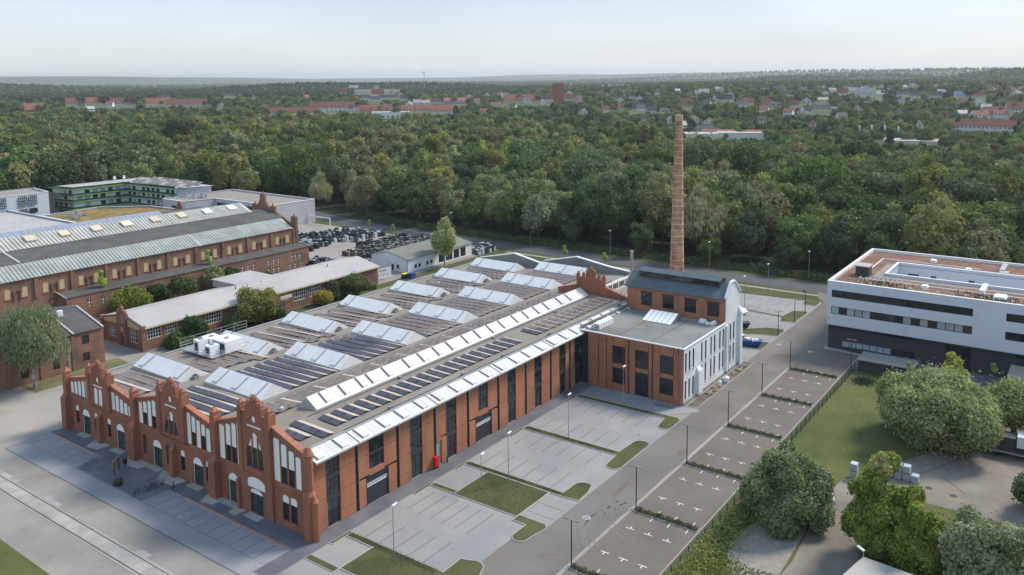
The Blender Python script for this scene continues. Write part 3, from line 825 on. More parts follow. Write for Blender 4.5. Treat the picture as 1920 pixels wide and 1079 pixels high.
# ---- solar arrays: tent-like rows, dark panel towards -x, cream slope behind with sky glare put into its colour
pv = []     # (mesh key, x, y, z, slope)
def pv_mesh(wx, ly, m, h=.22, face=-1):
    # a thin tilted panel, low edge at x=0, rising to h at x=wx
    return MB().loft([(0, .02, .1), (wx, .02, .1 + h), (wx, ly - .02, .1 + h), (0, ly - .02, .1)], [(0, .02, .14), (wx, .02, .14 + h), (wx, ly - .02, .14 + h), (0, ly - .02, .14)]).mesh('solar_panel', m)
PVD = pv_mesh(1.05, 1.62, 'pv_dark'); PVB = pv_mesh(1.05, 1.62, 'pv_brown')
PVN = pv_mesh(1.1, 2.0, 'pv_dark')
def glare_slope(L_, wx=.95, h=.22):
    return MB().loft([(0, .0, .1 + h), (wx, .0, .1), (wx, L_, .1), (0, L_, .1 + h)], [(0, .0, .13 + h), (wx, .0, .13), (wx, L_, .13), (0, L_, .13 + h)])
rows = []
def row(x, y0, n, pm_, ly, glare_back=True):
    """one mounting row of n panels"""
    y1 = y0 + n * ly
    z0 = zroof(y0) + .03; z1 = zroof(y1) + .03
    r_ = MB().box(x + .1, x + .16, y0, y1, min(z0, z1), min(z0, z1) + .1)
    m2_ = MB(); 
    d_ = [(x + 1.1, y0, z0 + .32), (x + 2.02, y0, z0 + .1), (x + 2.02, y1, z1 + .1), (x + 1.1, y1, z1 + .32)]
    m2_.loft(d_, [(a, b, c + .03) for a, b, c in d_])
    o = m2_.build('solar_row', 'glare_slope' if glare_back else 'pv_brown', HL)
    for i in range(n):
        yy = y0 + ly * i
        rows.append((pm_, x, yy, zroof(yy + ly / 2) + .03, o))
x = 9.4; k = 0
while x < 88:
    if not (54.5 < x < 58.5): row(x, 4.9, 2, PVN, 2.0)
    x += 2.28; k += 1
row(3.2, 5.2, 2, PVN, 2.0); row(5.6, 3.4, 4, PVN, 1.7)
for gi in range(-1, 6):
    xa = XS[gi] + 5.65 if gi >= 0 else .8
    nrow = 5 if gi >= 0 else 4
    for j in range(nrow):
        xx = xa + j * 2.05
        if xx + 2 > XS[gi + 1] - .2: continue
        dk = gi < 2
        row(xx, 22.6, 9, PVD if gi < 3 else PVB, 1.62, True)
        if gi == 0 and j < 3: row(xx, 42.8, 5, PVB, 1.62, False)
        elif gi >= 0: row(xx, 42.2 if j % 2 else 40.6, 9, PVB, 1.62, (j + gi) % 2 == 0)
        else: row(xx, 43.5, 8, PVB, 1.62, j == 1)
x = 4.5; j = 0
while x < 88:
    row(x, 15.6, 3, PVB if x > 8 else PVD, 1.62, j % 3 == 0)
    x += 2.1; j += 1
rows.sort(key=lambda r_: (r_[1] - CAM.x) ** 2 + (r_[2] - CAM.y) ** 2)
for pm_, x, y, z, o in rows[:300]:
    inst(pm_, 'solar_panel', o, (x, y, z))
far = MB(); 
for pm_, x, y, z, o in rows[300:]:
    ly = 1.62 if pm_ is not PVN else 2.0
    far.loft([(x, y + .04, z + .1), (x + 1.05, y + .04, z + .32), (x + 1.05, y + ly - .04, z + .32), (x, y + ly - .04, z + .1)], [(x, y + .04, z + .14), (x + 1.05, y + .04, z + .36), (x + 1.05, y + ly - .04, z + .36), (x, y + ly - .04, z + .14)])
far.build('solar_panel_field', 'pv_brown', HL, kind='stuff')

# ---- rear: stepped end gable of the front nave, glazed side of the next nave, far parapets
PE = MX(90.6)
c = 11.6
st = [(0.4, 9.2), (20.2, 9.2), (20.2, 10.9), (15.3, 12.2), (15.3, 14.9), (14.6, 14.9), (14.6, 14.2), (13.9, 14.2), (13.9, 14.9), (13.3, 14.9), (13.3, 14.3), (12.9, 14.3), (12.9, 15.6), (12.3, 15.6), (12.3, 16.2), (11.1, 16.2), (11.1, 15.6), (10.5, 15.6), (10.5, 14.3), (10.0, 14.3), (10.0, 14.9), (9.3, 14.9), (9.3, 14.2), (8.8, 14.2), (8.8, 14.9), (8.1, 14.9), (8.1, 12.6), (4.0, 11.2), (0.4, 10.1)]
MB().facade(st, [], PE, .6, .2).build('end_gable', 'brick_red', HL)
for yy, zz in ((14.95, 14.9), (13.6, 14.9), (12.6, 15.6), (11.7, 16.2), (10.8, 15.6), (9.6, 14.9), (8.45, 14.9)):
    m_ = MB().cyl(90.9, yy, zz, zz + .35, .3, .3, 8).cyl(90.9, yy, zz + .35, zz + .55, .3, .08, 8).build('pinnacle', 'coping_red', HL)
for (a, za, b, zb_) in ((0.5, 10.15, 8.0, 12.6), (15.4, 12.2, 20.2, 10.9)):
    MB().loft([(90.5, a, za), (91.35, a, za), (91.35, a, za + .18), (90.5, a, za + .18)], [(90.5, b, zb_), (91.35, b, zb_), (91.35, b, zb_ + .18), (90.5, b, zb_ + .18)]).build('gable_coping', 'coping_red', HL)
MB().box(91.2, 112.9, 13.4, 13.7, 8.0, 10.3).build('rear_side_wall', 'white_paint', HL)
for k in range(7):
    x0 = 92.2 + k * 2.95
    window(HL, MY(13.38), x0, x0 + 2.5, 8.4, 9.9, -.06, 3, 1, 'white_paint', 'glass_dark')
MB().box(91.2, 113, 1.0, 13.4, 0, 8.0).build('terrace_block', 'gravel', HL)
for pts in ([(38.9, 7.7), (59.5, 7.7), (59.5, 9.2), (47.7, 11.7), (39.0, 10.0)], [(13.4, 9.8), (38.2, 9.6), (38.2, 10.9), (28.3, 13.1), (18.3, 11.6), (13.4, 11.2)]):
    MB().facade(pts, [], MX(112.0), .4, .1).build('far_parapet', 'roof_annex', HL)
    tops = pts[2:]
    for (a, za), (b, zb_) in zip(tops, tops[1:]):
        MB().loft([(111.85, a, za), (112.55, a, za), (112.55, a, za + .22), (111.85, a, za + .22)], [(111.85, b, zb_), (112.55, b, zb_), (112.55, b, zb_ + .22), (111.85, b, zb_ + .22)]).build('parapet_coping', 'white_trim', HL)
# plant on the roof near the third nave: cooling units behind a rail
pl = thing('cooling_plant', 'white air handling units on a steel platform on the hall roof', 'cooling unit', (24.5, 57, 7.9))
z = 8.15
MB().box(19.8, 27.6, 48.9, 58.3, z + .5, z + .65).build('platform', 'alu', pl)
for xx in (20, 23.5, 27.3):
    for yy in (49.2, 53.5, 58): MB().box(xx - .08, xx + .08, yy - .08, yy + .08, z - .1, z + .5).build('platform_leg', 'alu', pl)
for (a, b, c_, d, h) in ((23.0, 26.6, 49.4, 53.6, 2.0), (20.4, 22.4, 50.3, 52.0, 1.7), (20.3, 22.3, 53.6, 55.2, 2.2), (23.4, 26.0, 54.6, 57.4, 1.6)):
    u = MB().box(a, b, c_, d, z + .66, z + .66 + h).build('air_handler', 'plastic_white', pl)
    MB().box(a - .03, a - .003, c_ + .3, d - .3, z + .95, z + h * .8 + .66).build('grille', 'steel_dark', u)
    MB().cyl((a + b) / 2, (c_ + d) / 2, z + .663 + h, z + .8 + h, .5, .5, 12).build('fan', 'steel_grey', u)
m_ = MB()
for p, q in (((19.6, 48.7), (27.8, 48.7)), ((19.6, 58.6), (27.8, 58.6)), ((19.6, 48.7), (19.6, 58.6)), ((27.8, 48.7), (27.8, 58.6))):
    for hh in (1.2, 1.75): m_.tube((p[0], p[1], z + hh), (q[0], q[1], z + hh), .035, 4)
m_.build('rail', 'alu', pl)
sc = thing('scaffold_rail', 'grey scaffold guard rail along the left roof edge by the cooling units', 'guard rail', (27, 60.5, 7.8))
for xx in (21, 24, 27, 30, 33, 36):
    MB().tube((xx, 60.7, 7.8), (xx, 60.7, 10.0), .06, 5).build('post', 'alu', sc)
for hh in (8.7, 9.3, 9.9): MB().tube((21, 60.7, hh), (36, 60.7, hh), .045, 4).build('bar', 'alu', sc)

# ================================================================== office annex
AN = thing('office_annex', 'two-storey flat-roofed brick annex with a white painted side wall', 'office annex', (67.3, -21.2, 0))
MB().box(67.6, 86.85, -20.95, .3, 0, 10.1).build('core', 'steel_dark', AN)
JA = [.02, 1.38, 4.95, 9.0, 10.25]
ycols = [(-1.5, -3.75), (-3.85, -5.45), (-5.55, -6.75), (-9.45, -10.1), (-10.3, -11.5), (-14.25, -14.95), (-15.15, -16.5), (-19.2, -20.0), (-20.15, -21.15)]
for a, b in ycols:
    for z0, z1 in zip(JA, JA[1:]):
        MB().box(67.28, 67.595, b + .02, a - .02, z0 + .025, z1 - .025).build('brick_panel', 'brick_orange', AN)
MB().box(67.28, 67.59, -21.15, -1.5, 10.26, 10.3).build('panel_cap', 'steel_brown', AN)
for (a, b) in ((-6.8, -9.4), (-11.55, -14.2), (-16.55, -19.15)):
    MB().box(67.28, 67.595, b, a, 8.65, 10.22).build('brick_panel', 'brick_orange', AN)
    window(AN, MX(67.28), b, a, 5.3, 8.6, .14, 3, [5.4, 6.4, 8.5], split=True)
    if a == -11.55:
        window(AN, MX(67.28), b, a, .06, 4.4, .14, 3, [.15, 2.4, 4.3], split=True, name='entrance_door')
        MB().box(67.28, 67.595, b, a, 4.45, 5.25).build('brick_panel', 'brick_orange', AN)
    else:
        window(AN, MX(67.28), b, a, 1.4, 4.4, .14, 3, [1.5, 2.3, 4.3], split=True)
        MB().box(67.28, 67.595, b, a, 4.45, 5.25).build('brick_panel', 'brick_orange', AN)
        MB().box(67.28, 67.595, b, a, .03, 1.35).build('brick_panel', 'brick_orange', AN)
for y in (-3.8, -5.5, -10.2, -15.05, -20.07):
    MB().box(67.24, 67.5, y - .05, y + .05, 0, 10.2).build('steel_post', 'steel_brown', AN)
MB().tube((67.15, -20.1, .1), (67.15, -20.1, 9.3), .07, 6).build('downpipe', 'steel_grey', AN)
MB().tube((67.15, -2.3, .1), (67.15, -2.3, 9.6), .06, 6).build('downpipe', 'steel_grey', AN)
# white side
PW = MY(-21.2)
hs = []
def addw(xs, zz, w_=.75):
    for x in xs:
        for (a, b) in zz: hs.append(rect(x - w_ / 2, x + w_ / 2, a, b))
addw((68.1, 69.7, 71.4), ((6.0, 9.6), (.9, 4.4)))
addw((75.2, 77.0, 79.6, 81.3, 83.9, 85.6), ((6.05, 9.6), (1.75, 5.35)))
addw((89.4, 91.1), ((6.2, 9.7), (1.8, 5.35)), .8)
MB().facade([(67.3, 0), (94.2, 0), (94.2, 15.1), (91.0, 18.0), (89.2, 18.0), (86.9, 15.3), (86.9, 10.35), (67.3, 10.35)], hs, PW, .35, .2).build('white_side_wall', 'white_wall', AN)
for h_ in hs:
    window(AN, PW, h_[0][0], h_[1][0], h_[0][1], h_[2][1], .1, 1, 3, 'steel_dark', 'glass_dark', ft=.05)
    MB().box(h_[0][0] - .05, h_[1][0] + .05, -21.3, -21.202, h_[0][1] - .08, h_[0][1] - .002).build('window_sill', 'steel_grey', AN)
MB().box(72.7, 74.5, -21.75, -21.203, .5, 4.9).loft([(72.7, -21.75, 4.9), (74.5, -21.75, 4.9), (74.5, -21.203, 4.9), (72.7, -21.203, 4.9)], [(72.9, -21.3, 5.5), (74.3, -21.3, 5.5), (74.3, -21.203, 5.5), (72.9, -21.203, 5.5)]).build('pilaster', 'white_wall', AN)
MB().box(86.75, 87.5, -21.55, -21.203, .6, 9.9).build('pilaster', 'white_wall', AN)
MB().box(93.5, 94.6, -21.75, -21.0, 0, 11.2).loft([(93.5, -21.75, 11.2), (94.6, -21.75, 11.2), (94.6, -21.0, 11.2), (93.5, -21.0, 11.2)], [(93.5, -21.25, 12.2), (94.6, -21.25, 12.2), (94.6, -21.0, 12.2), (93.5, -21.0, 12.2)]).build('pilaster', 'white_wall', AN)
MB().box(67.4, 94, -21.35, -21.203, 0, .55).build('plinth', 'concrete_yard', AN)
MB().tube((87.7, -21.5, .3), (87.7, -21.5, 10.2), .07, 6).build('downpipe', 'steel_grey', AN)
# annex roof
MB().box(67.35, 86.9, -21.0, .5, 10.12, 10.2).build('roof_skin', 'roof_annex', AN)
MB().box(67.22, 67.5, -21.3, .3, 10.36, 10.55).box(67.5, 86.9, -21.32, -21.02, 10.36, 10.55).build('parapet_coping', 'white_trim', AN)
MB().box(67.3, 67.45, -21.15, .3, 10.2, 10.36).build('parapet', 'brick_orange', AN)
MB().box(68.0, 87.0, .35, .7, 10.2, 10.9).build('parapet', 'roof_annex', AN)
for yy in (-7.3, -14.2): MB().box(67.6, 86.8, yy, yy + .12, 10.2, 10.22).build('roof_seam', 'roof_felt_dark', AN)
hl = thing('roof_light', 'pitched roof light with white slatted front standing on the annex roof', 'roof light', (82.5, -9.4, 10.2))
MB().loft([(80.3, -6.3, 10.2), (84.6, -6.3, 10.2), (84.0, -6.4, 11.5)], [(80.3, -12.6, 10.2), (84.6, -12.6, 10.2), (84.0, -12.5, 11.5)]).build('body', 'roof_annex', hl)
for i in range(6):
    y0 = -6.35 - i * 1.03
    p = [(80.2, y0 - .06, 10.24), (80.2, y0 - .98, 10.24), (83.9, y0 - .98, 11.54), (83.9, y0 - .06, 11.54)]
    MB().loft(p, [(a - .03, b, c_ + .07) for a, b, c_ in p]).build('slat_panel', 'white_trim', hl)
for i in range(6):
    x = 69.6 + i * .92
    u = thing('condenser', 'white condenser unit in the row of six at the corner of the annex roof', 'condenser', (x, -2.0, 10.2), 'condenser units in a row on the annex roof')
    MB().box(x, x + .7, -2.7, -1.3, 10.25, 11.35).build('casing', 'plastic_white', u)
    MB().box(x - .02, x - .003, -2.5, -1.5, 10.4, 11.2).build('grille', 'steel_grey', u)
    MB().box(x + .05, x + .15, -2.6, -1.4, 10.2, 10.25).build('foot', 'steel_dark', u)
# tall rear block
MB().facade([(-20.95, 0), (.5, 0), (.5, 14.9), (-20.95, 14.9)], [rect(a - 1.25, a + 1.25, 11.3, 14.05) for a in (-3.95, -8.8, -13.65, -18.5)], MX(86.9), .3, .2).build('front_wall', 'brick_orange', AN)
for a in (-3.95, -8.8, -13.65, -18.5):
    window(AN, MX(86.9), a - 1.25, a + 1.25, 11.3, 14.05, .12, 3, [11.4, 13.1, 13.95], split=True)
    MB().box(86.8, 86.897, a - 1.5, a + 1.5, 14.1, 14.3).build('lintel', 'steel_brown', AN)
MB().box(94.0, 94.2, -20.95, .5, 0, 14.9).build('rear_wall', 'brick_orange', AN)
MB().facade([(87, 0), (94.2, 0), (94.2, 15), (90.5, 17.6), (87, 15.1)], [], MY(.3), .3, .1).build('gable_wall', 'brick_orange', AN)
for (xa, za, xb, zb_) in ((86.6, 14.85, 90.4, 17.5), (94.5, 14.85, 90.4, 17.5)):
    MB().loft([(xa, -20.9, za), (xb, -20.9, zb_), (xb, .9, zb_), (xa, .9, za)], [(xa, -20.9, za + .15), (xb, -20.9, zb_ + .15), (xb, .9, zb_ + .15), (xa, .9, za + .15)]).build('roof_slope', 'roof_slate', AN)
MB().loft([(86.5, .9, 14.9), (90.4, .9, 17.6), (90.4, .9, 17.85), (86.5, .9, 15.2)], [(86.5, 1.15, 14.9), (90.4, 1.15, 17.6), (90.4, 1.15, 17.85), (86.5, 1.15, 15.2)]).build('verge', 'steel_grey', AN)
MB().box(89.0, 92.0, -18.9, -1.2, 16.6, 17.9).build('roof_lantern', 'steel_dark', AN)
for i in range(12):
    y = -18.7 + i * 1.46
    MB().box(88.93, 88.998, y, y + 1.3, 17.0, 17.8).build('lantern_pane', 'glass_dark', AN)
MB().loft([(88.8, -19.1, 17.92), (90.5, -19.1, 18.5), (90.5, -1.0, 18.5), (88.8, -1.0, 17.92)], [(88.8, -19.1, 18.02), (90.5, -19.1, 18.6), (90.5, -1.0, 18.6), (88.8, -1.0, 18.02)]).loft([(92.2, -19.1, 17.92), (90.5, -19.1, 18.5), (90.5, -1.0, 18.5), (92.2, -1.0, 17.92)], [(92.2, -19.1, 18.02), (90.5, -19.1, 18.6), (90.5, -1.0, 18.6), (92.2, -1.0, 18.02)]).build('lantern_roof', 'roof_slate', AN)
for (xa, za, xb, zb_) in ((86.75, 15.3, 89.2, 18.0), (89.2, 18.0, 91.0, 18.0), (91.0, 18.0, 94.4, 15.1)):
    MB().loft([(xa, -21.4, za), (xa, -20.8, za), (xa, -20.8, za + .25), (xa, -21.4, za + .25)], [(xb, -21.4, zb_), (xb, -20.8, zb_), (xb, -20.8, zb_ + .25), (xb, -21.4, zb_ + .25)]).build('gable_coping', 'white_trim', AN)
fp = MB().cyl(100, 6.4, 8.0, 19.0, .38, .36, 10).cyl(100, 6.4, 19.0, 19.4, .44, .44, 10)
fp.build('flue_pipe', 'concrete_pale', label='slender pale flue pipe standing behind the stepped rear gable', cat='flue')
st_ = thing('roof_stairs', 'small steel stair with handrail between the hall roof and the brick block', 'stairs', (85, .9, 10.3))
for i in range(8):
    MB().box(84.2 + i * .35, 84.5 + i * .35, .8, 1.7, 10.9 + i * .22, 10.95 + i * .22).build('tread', 'steel_brown', st_)
MB().tube((84.2, .8, 11.9), (87, .8, 13.6), .05, 5).tube((84.2, 1.7, 11.9), (87, 1.7, 13.6), .05, 5).build('handrail', 'steel_brown', st_)
bg_ = thing('rubble_bags', 'heap of white rubble bags lying by the parapet of the annex roof', 'bags', (85, -18.6, 10.2))
for i in range(9):
    a, b = 84.2 + R.random() * 1.9, -19.9 + R.random() * 3.2
    m_ = MB(); r0 = .35 + R.random() * .2
    m_.cyl(a, b, 10.2, 10.2 + r0 * .9, r0, r0 * 1.15, 7).cyl(a, b, 10.2 + r0 * .9, 10.2 + r0 * 1.5, r0 * 1.15, r0 * .4, 7)
    m_.build('bag', 'plastic_white', bg_, smooth=True)
MB().box(85.3, 86.3, -15.8, -12.5, 10.2, 10.3).build('board_stack', 'timber', label='flat pallet of boards lying on the annex roof beside the white bags', cat='boards')

# ================================================================== chimney
CH = thing('brick_chimney', 'tall round tapering brick chimney with steel hoops, behind the annex', 'chimney', (160.9 - 22, 23.4 - 16, 0))
CHX, CHY = 105.0, -2.4
CH.location = (CHX, CHY, 0); ORG[CH.name] = Vector((CHX, CHY, 0))
rch = lambda z: 1.93 - (1.93 - .76) * z / 50.0
m_ = MB(); zz = 0
while zz < 49: m_.cyl(CHX, CHY, zz, min(zz + 5, 49), rch(zz), rch(min(zz + 5, 49)), 28, False); zz += 5
m_.build('shaft', 'brick_chimney', CH, smooth=True)
MB().cyl(CHX, CHY, 49, 49.5, rch(49), .86, 28).cyl(CHX, CHY, 49.5, 50.1, .86, .84, 28).build('crown_ring', 'board_ochre', CH, smooth=False)
hz_ = 1.2
while hz_ < 49:
    r = rch(hz_) + .012
    MB().cyl(CHX, CHY, hz_, hz_ + .13, r, r, 28).build('hoop', 'render_cream', CH)
    hz_ += 1.36
m_ = MB()
for k in range(95): m_.box(CHX - rch(k * .5) - .22, CHX - rch(k * .5) - .02, CHY + .15, CHY + .5, k * .5 + 1.5, k * .5 + 1.54)
m_.build('climbing_irons', 'steel_dark', CH)
m_ = MB().tube((CHX, CHY + .5, 50.0), (CHX, CHY + .5, 50.9), .03, 4).tube((CHX, CHY - .5, 50.0), (CHX, CHY - .5, 50.9), .03, 4)
m_.build('lightning_rod', 'steel_dark', CH)
# a few loose things along the plain strip of the front nave roof
for (x, y) in ((18, 3.0), (35, 3.1), (53, 10.3), (61, 3.2), (74, 10.2), (28, 10.4), (46, 3.0)):
    MB().box(x - .3, x + .3, y - .25, y + .25, 10.46, 10.95).build('roof_vent', 'steel_grey', HL)
MB().tube((9, 10.55, 10.72), (88, 10.55, 10.78), .05, 5).build('roof_cable', 'steel_dark', HL)
MB().tube((9, 3.05, 10.55), (88, 3.05, 10.55), .05, 5).build('roof_cable', 'steel_dark', HL)

# ================================================================== terrain: one sheet to the horizon
def bump(x, y, cx, cy, a, b, ang, h):
    dx, dy = x - cx, y - cy; ca, sa = math.cos(ang), math.sin(ang)
    u = (dx * ca + dy * sa) / a; v = (-dx * sa + dy * ca) / b
    return h * math.exp(-(u * u + v * v))
VF = math.atan2(CF.y, CF.x)
def polar(u, dist):
    """ground point in the direction of photo column u"""
    a = VF - math.atan((u - CX) / FPX)
    return (CAM.x + dist * math.cos(a), CAM.y + dist * math.sin(a))
HILLS = []
for (u, dist, a, b, h) in ((600, 2900, 420, 260, 34), (760, 3000, 430, 260, 32), (480, 2900, 260, 200, 26), (1480, 3600, 330, 300, 42), (1640, 4000, 420, 300, 46),
                           (1930, 3300, 330, 330, 62), (2120, 3100, 480, 330, 72), (1790, 5600, 1200, 500, 72), (1560, 7000, 1500, 500, 78), (1250, 9500, 1800, 500, 82), (700, 11000, 4200, 700, 60), (60, 9500, 3000, 600, 104), (330, 12000, 2600, 600, 92),
                           (1050, 13000, 2200, 700, 92), (1350, 12000, 3000, 700, 96), (-200, 3600, 800, 400, 44), (60, 3400, 350, 250, 26)):
    cx, cy = polar(u, dist); a_ = VF - math.atan((u - CX) / FPX) - math.pi / 2
    HILLS.append((cx, cy, a, b, a_, h))
def smooth(t_): t_ = max(0.0, min(1.0, t_)); return t_ * t_ * (3 - 2 * t_)
def terrain(x, y):
    dx, dy = x - CAM.x, y - CAM.y
    d = math.hypot(dx, dy)
    if d < 800: return 0.0
    ang = math.atan2(dy, dx) - VF
    rise = (13 + 14 * smooth((-ang + .02) / .35)) * smooth((d - 800) / 800)
    rise *= 1 - .7 * smooth((d - 2400) / 2500)
    if d < 1800: return rise
    return max([rise] + [bump(x, y, *h) for h in HILLS])
rr = [0, 60, 150, 300, 500, 800, 900, 1000, 1100, 1200, 1300] + [1400 * (26000 / 1400) ** (i / 110) for i in range(111)]
na = 300
v_ = []; f_ = []
for r in rr:
    for j in range(na):
        a = 2 * math.pi * j / na; x, y = CAM.x + r * math.cos(a), CAM.y + r * math.sin(a)
        v_.append((x, y, terrain(x, y) - .03))
for i in range(len(rr) - 1):
    for j in range(na):
        f_.append((i * na + j, (i + 1) * na + j, (i + 1) * na + (j + 1) % na, i * na + (j + 1) % na))
gm = bpy.data.meshes.new('ground'); gm.from_pydata(v_, [], f_); gm.materials.append(MATS['field']); gm.shade_smooth()
go = bpy.data.objects.new('ground', gm); COL.objects.link(go); prop(go, kind='structure')

def sheet(name, pts, z, m, label=None):
    o = MB().sheet(pts, z).build(name, m, kind='structure')
    return o
def R4(x0, x1, y0, y1): return [(x0, y0), (x1, y0), (x1, y1), (x0, y1)]
# wide areas
sheet('works_yard', R4(-70, 159, -33, 132), -.022, 'asphalt_left')
sheet('lawn_meadow', [(-10, -41), (104, -41), (104, -70), (60, -110), (-30, -110)], -.016, 'grass_lush')
sheet('verge_lawn', R4(148.9, 160.5, -33, 86), -.012, 'grass')
sheet('works_lawn', R4(62, 160, 61.5, 87.8), -.013, 'grass')
sheet('works_lawn', R4(34, 62, 61.5, 88), -.0135, 'grass')
sheet('lawn_strip', [(4, 82.5), (23.5, 83.5), (24, 89), (4, 91)], -.012, 'grass_dry')
sheet('lawn_strip', [(28, 70), (34, 70), (34, 84), (28, 84)], -.012, 'grass')
sheet('wood_floor', [(172.5, -400), (172.5, 150), (178, 200), (210, 300), (150, 300), (60, 420), (-100, 600), (500, 900), (700, 500), (500, -400)], -.02, 'forest_floor')
# street
street = [(161, -140), (161, 80), (161.5, 130), (164, 165), (170, 200), (182, 240), (200, 280), (212, 276), (192, 236), (179.5, 198), (172.6, 160), (170.5, 125), (170.3, 80), (170.3, -140)]
ST = sheet('street', street, -.005, 'asphalt_road')
sheet('pavement_far', [(156.9, -60), (158.3, -60), (158.3, 84), (156.9, 84)], -.006, 'concrete_yard')
sheet('verge', R4(170.3, 173, -140, 124), -.008, 'grass')
m_ = MB()
for y in range(-60, 120, 6): m_.sheet(R4(165.6, 165.72, y, y + 2.5), -.001)
# drive
sheet('drive', [(-40, -30.1), (-40, -24.6), (3, -24.6), (7.5, -21.3), (18.5, -21.3), (19.5, -23.6), (38.2, -23.6), (61.2, -23.6), (68.8, -23.7), (96.7, -23.7), (97, -22.2), (152, -22.2), (155, -20), (161, -18), (161, -33), (113.4, -33), (113.4, -70), (105, -70), (104, -40.3), (97, -40.3), (97, -30.1)], .0, 'asphalt')
sheet('forecourt', [(104.2, -41.2), (104.2, -72), (116.9, -72), (116.9, -41.2)], .004, 'paver_dark')
sheet('gutter_strip', R4(-20, 97.2, -30.62, -30.12), .006, 'concrete_yard')
LOTS = sheet('parking_apron', R4(-20, 113.3, -40.2, -30.62), .004, 'asphalt_bay')
for x0, x1 in ((-20, 113.3),): MB().box(x0, x1, -40.34, -40.2, -.05, .06).build('kerb', 'kerb', LOTS)
# planters and bay marks
PXS = [-2.7, 14.0, 30.4, 47.1, 63.9, 80.6, 97.3]
HEDGE = []
for px in PXS:
    x0, x1 = px - .95, px + .15
    k = MB()
    pts = [(x0, -40.1), (x1, -40.1), (x1, -31.2), (x1 - .2, -30.7), (px - .4, -30.35), (x0 + .2, -30.7), (x0, -31.2)]
    k.slab(pts, -.02, .12)
    ko = k.build('planting_bed', 'kerb', kind='structure')
    ip = [(x0 + .13, -40), (x1 - .13, -40), (x1 - .13, -31.2), (px - .4, -30.55), (x0 + .13, -31.2)]
    MB().sheet(ip, .124).build('bed_soil', 'soil', ko)
    HEDGE.append((x0, x1, ko))
    for side, xx in ((-1, x0 - .55), (1, x1 + .55)):
        for yy in (-33.9, -36.4, -38.95):
            MB().box(xx - .5 if side < 0 else xx - .4, xx + .4 if side < 0 else xx + .5, yy - .06, yy + .06, .006, .009).build('bay_mark', 'road_paint', LOTS)
    for cx_, s in ((px + 4.75, 1), (px + 11.4, -1)):
        if cx_ > 100: continue
        for yy in (-32.55, -35.15, -37.75):
            MB().box(cx_ - .06, cx_ + .06, yy - .6, yy + .6, .006, .009).build('bay_mark', 'road_paint', LOTS)
            MB().box(*( (cx_ + .062, cx_ + .6) if s < 0 else (cx_ - .6, cx_ - .062)), yy - .06, yy + .06, .006, .009).build('bay_mark', 'road_paint', LOTS)
# tyre marks and repair patches on the drive
DR = bpy.data.objects['drive']
for (cx_, cy_, r_, a0, a1) in ((25.5, -35.0, 7.2, 40, 150), (25.0, -35.5, 8.6, 50, 140), (29, -33.5, 5.0, 60, 175), (9, -31, 6.0, 20, 110), (100, -31, 7, 60, 170), (62, -33, 8, 50, 120)):
    m_ = MB(); n_ = 16
    for dr in (0, .95):
        ring = [(cx_ + (r_ + dr) * math.cos(math.radians(a0 + (a1 - a0) * i / n_)), cy_ + (r_ + dr) * math.sin(math.radians(a0 + (a1 - a0) * i / n_))) for i in range(n_ + 1)]
        for (p0, p1) in zip(ring, ring[1:]):
            d_ = Vector((p1[0] - p0[0], p1[1] - p0[1])).normalized() * .09; m_.q((p0[0] + d_.y, p0[1] - d_.x, .0135), (p1[0] + d_.y, p1[1] - d_.x, .0135), (p1[0] - d_.y, p1[1] + d_.x, .0135), (p0[0] - d_.y, p0[1] + d_.x, .0135))
    m_.build('tyre_mark', 'asphalt_tyre', DR)
for (x, y, lx, ly, a) in ((34, -26.5, 5, .7, .02), (71, -27.4, 3, 1.6, 0), (88, -25.4, 6, .6, .01), (104, -27.5, 2.2, 5, 0), (50, -28.8, 2.4, 1.2, 0), (14, -26.8, 1.6, 1.2, .1)):
    MB().rbox(x, y, .001, .0045, lx, ly, a).build('asphalt_patch', 'asphalt_bay', DR)
# lots in light pavers
def kerbed(name, pts, zin, m, h=.1, wk=.14, label=None, kind='structure'):
    """an island with a raised kerb round it"""
    n = len(pts)
    cx = sum(p[0] for p in pts) / n; cy = sum(p[1] for p in pts) / n
    o = MB().sheet(pts, zin).build(name, m, kind=kind)
    k = MB()
    for i in range(n):
        a = Vector(pts[i]); b = Vector(pts[(i + 1) % n]); d = (b - a)
        if d.length < .02: continue
        d.normalize(); nn = Vector((-d.y, d.x)) * wk / 2
        e_ = d * (wk / 2 - .001)
        k.v += [(a.x - e_.x - nn.x, a.y - e_.y - nn.y, -.03), (b.x + e_.x - nn.x, b.y + e_.y - nn.y, -.03), (b.x + e_.x + nn.x, b.y + e_.y + nn.y, -.03), (a.x - e_.x + nn.x, a.y - e_.y + nn.y, -.03)]
        k.v += [(p[0], p[1], h + .0007 * i) for p in k.v[-4:]]
        q = len(k.v) - 8
        k.f += [(q + 4, q + 5, q + 6, q + 7), (q, q + 1, q + 5, q + 4), (q + 1, q + 2, q + 6, q + 5), (q + 2, q + 3, q + 7, q + 6), (q + 3, q, q + 4, q + 7)]
    k.build('kerb', 'kerb', o)
    return o
sheet('paved_lot', [(-9, -24.5), (-9, -3), (62, -2.7), (62.3, -20.5), (61.2, -23.55), (19.5, -23.55), (18.5, -21.25), (7.5, -21.25), (3, -24.5)], .004, 'paver_light')
sheet('footway', R4(-9, 67.2, -2.72, -.003), .008, 'paver_dark')
sheet('forecourt_paving', [(62.1, -2.72), (67.2, -2.72), (67.2, -24.4), (66, -24.4), (62.3, -20.5)], .007, 'paver_blue')
def arcp(cx, cy, r, a0, a1, n=6): return [(cx + r * math.cos(math.radians(a0 + (a1 - a0) * i / n)), cy + r * math.sin(math.radians(a0 + (a1 - a0) * i / n))) for i in range(n + 1)]
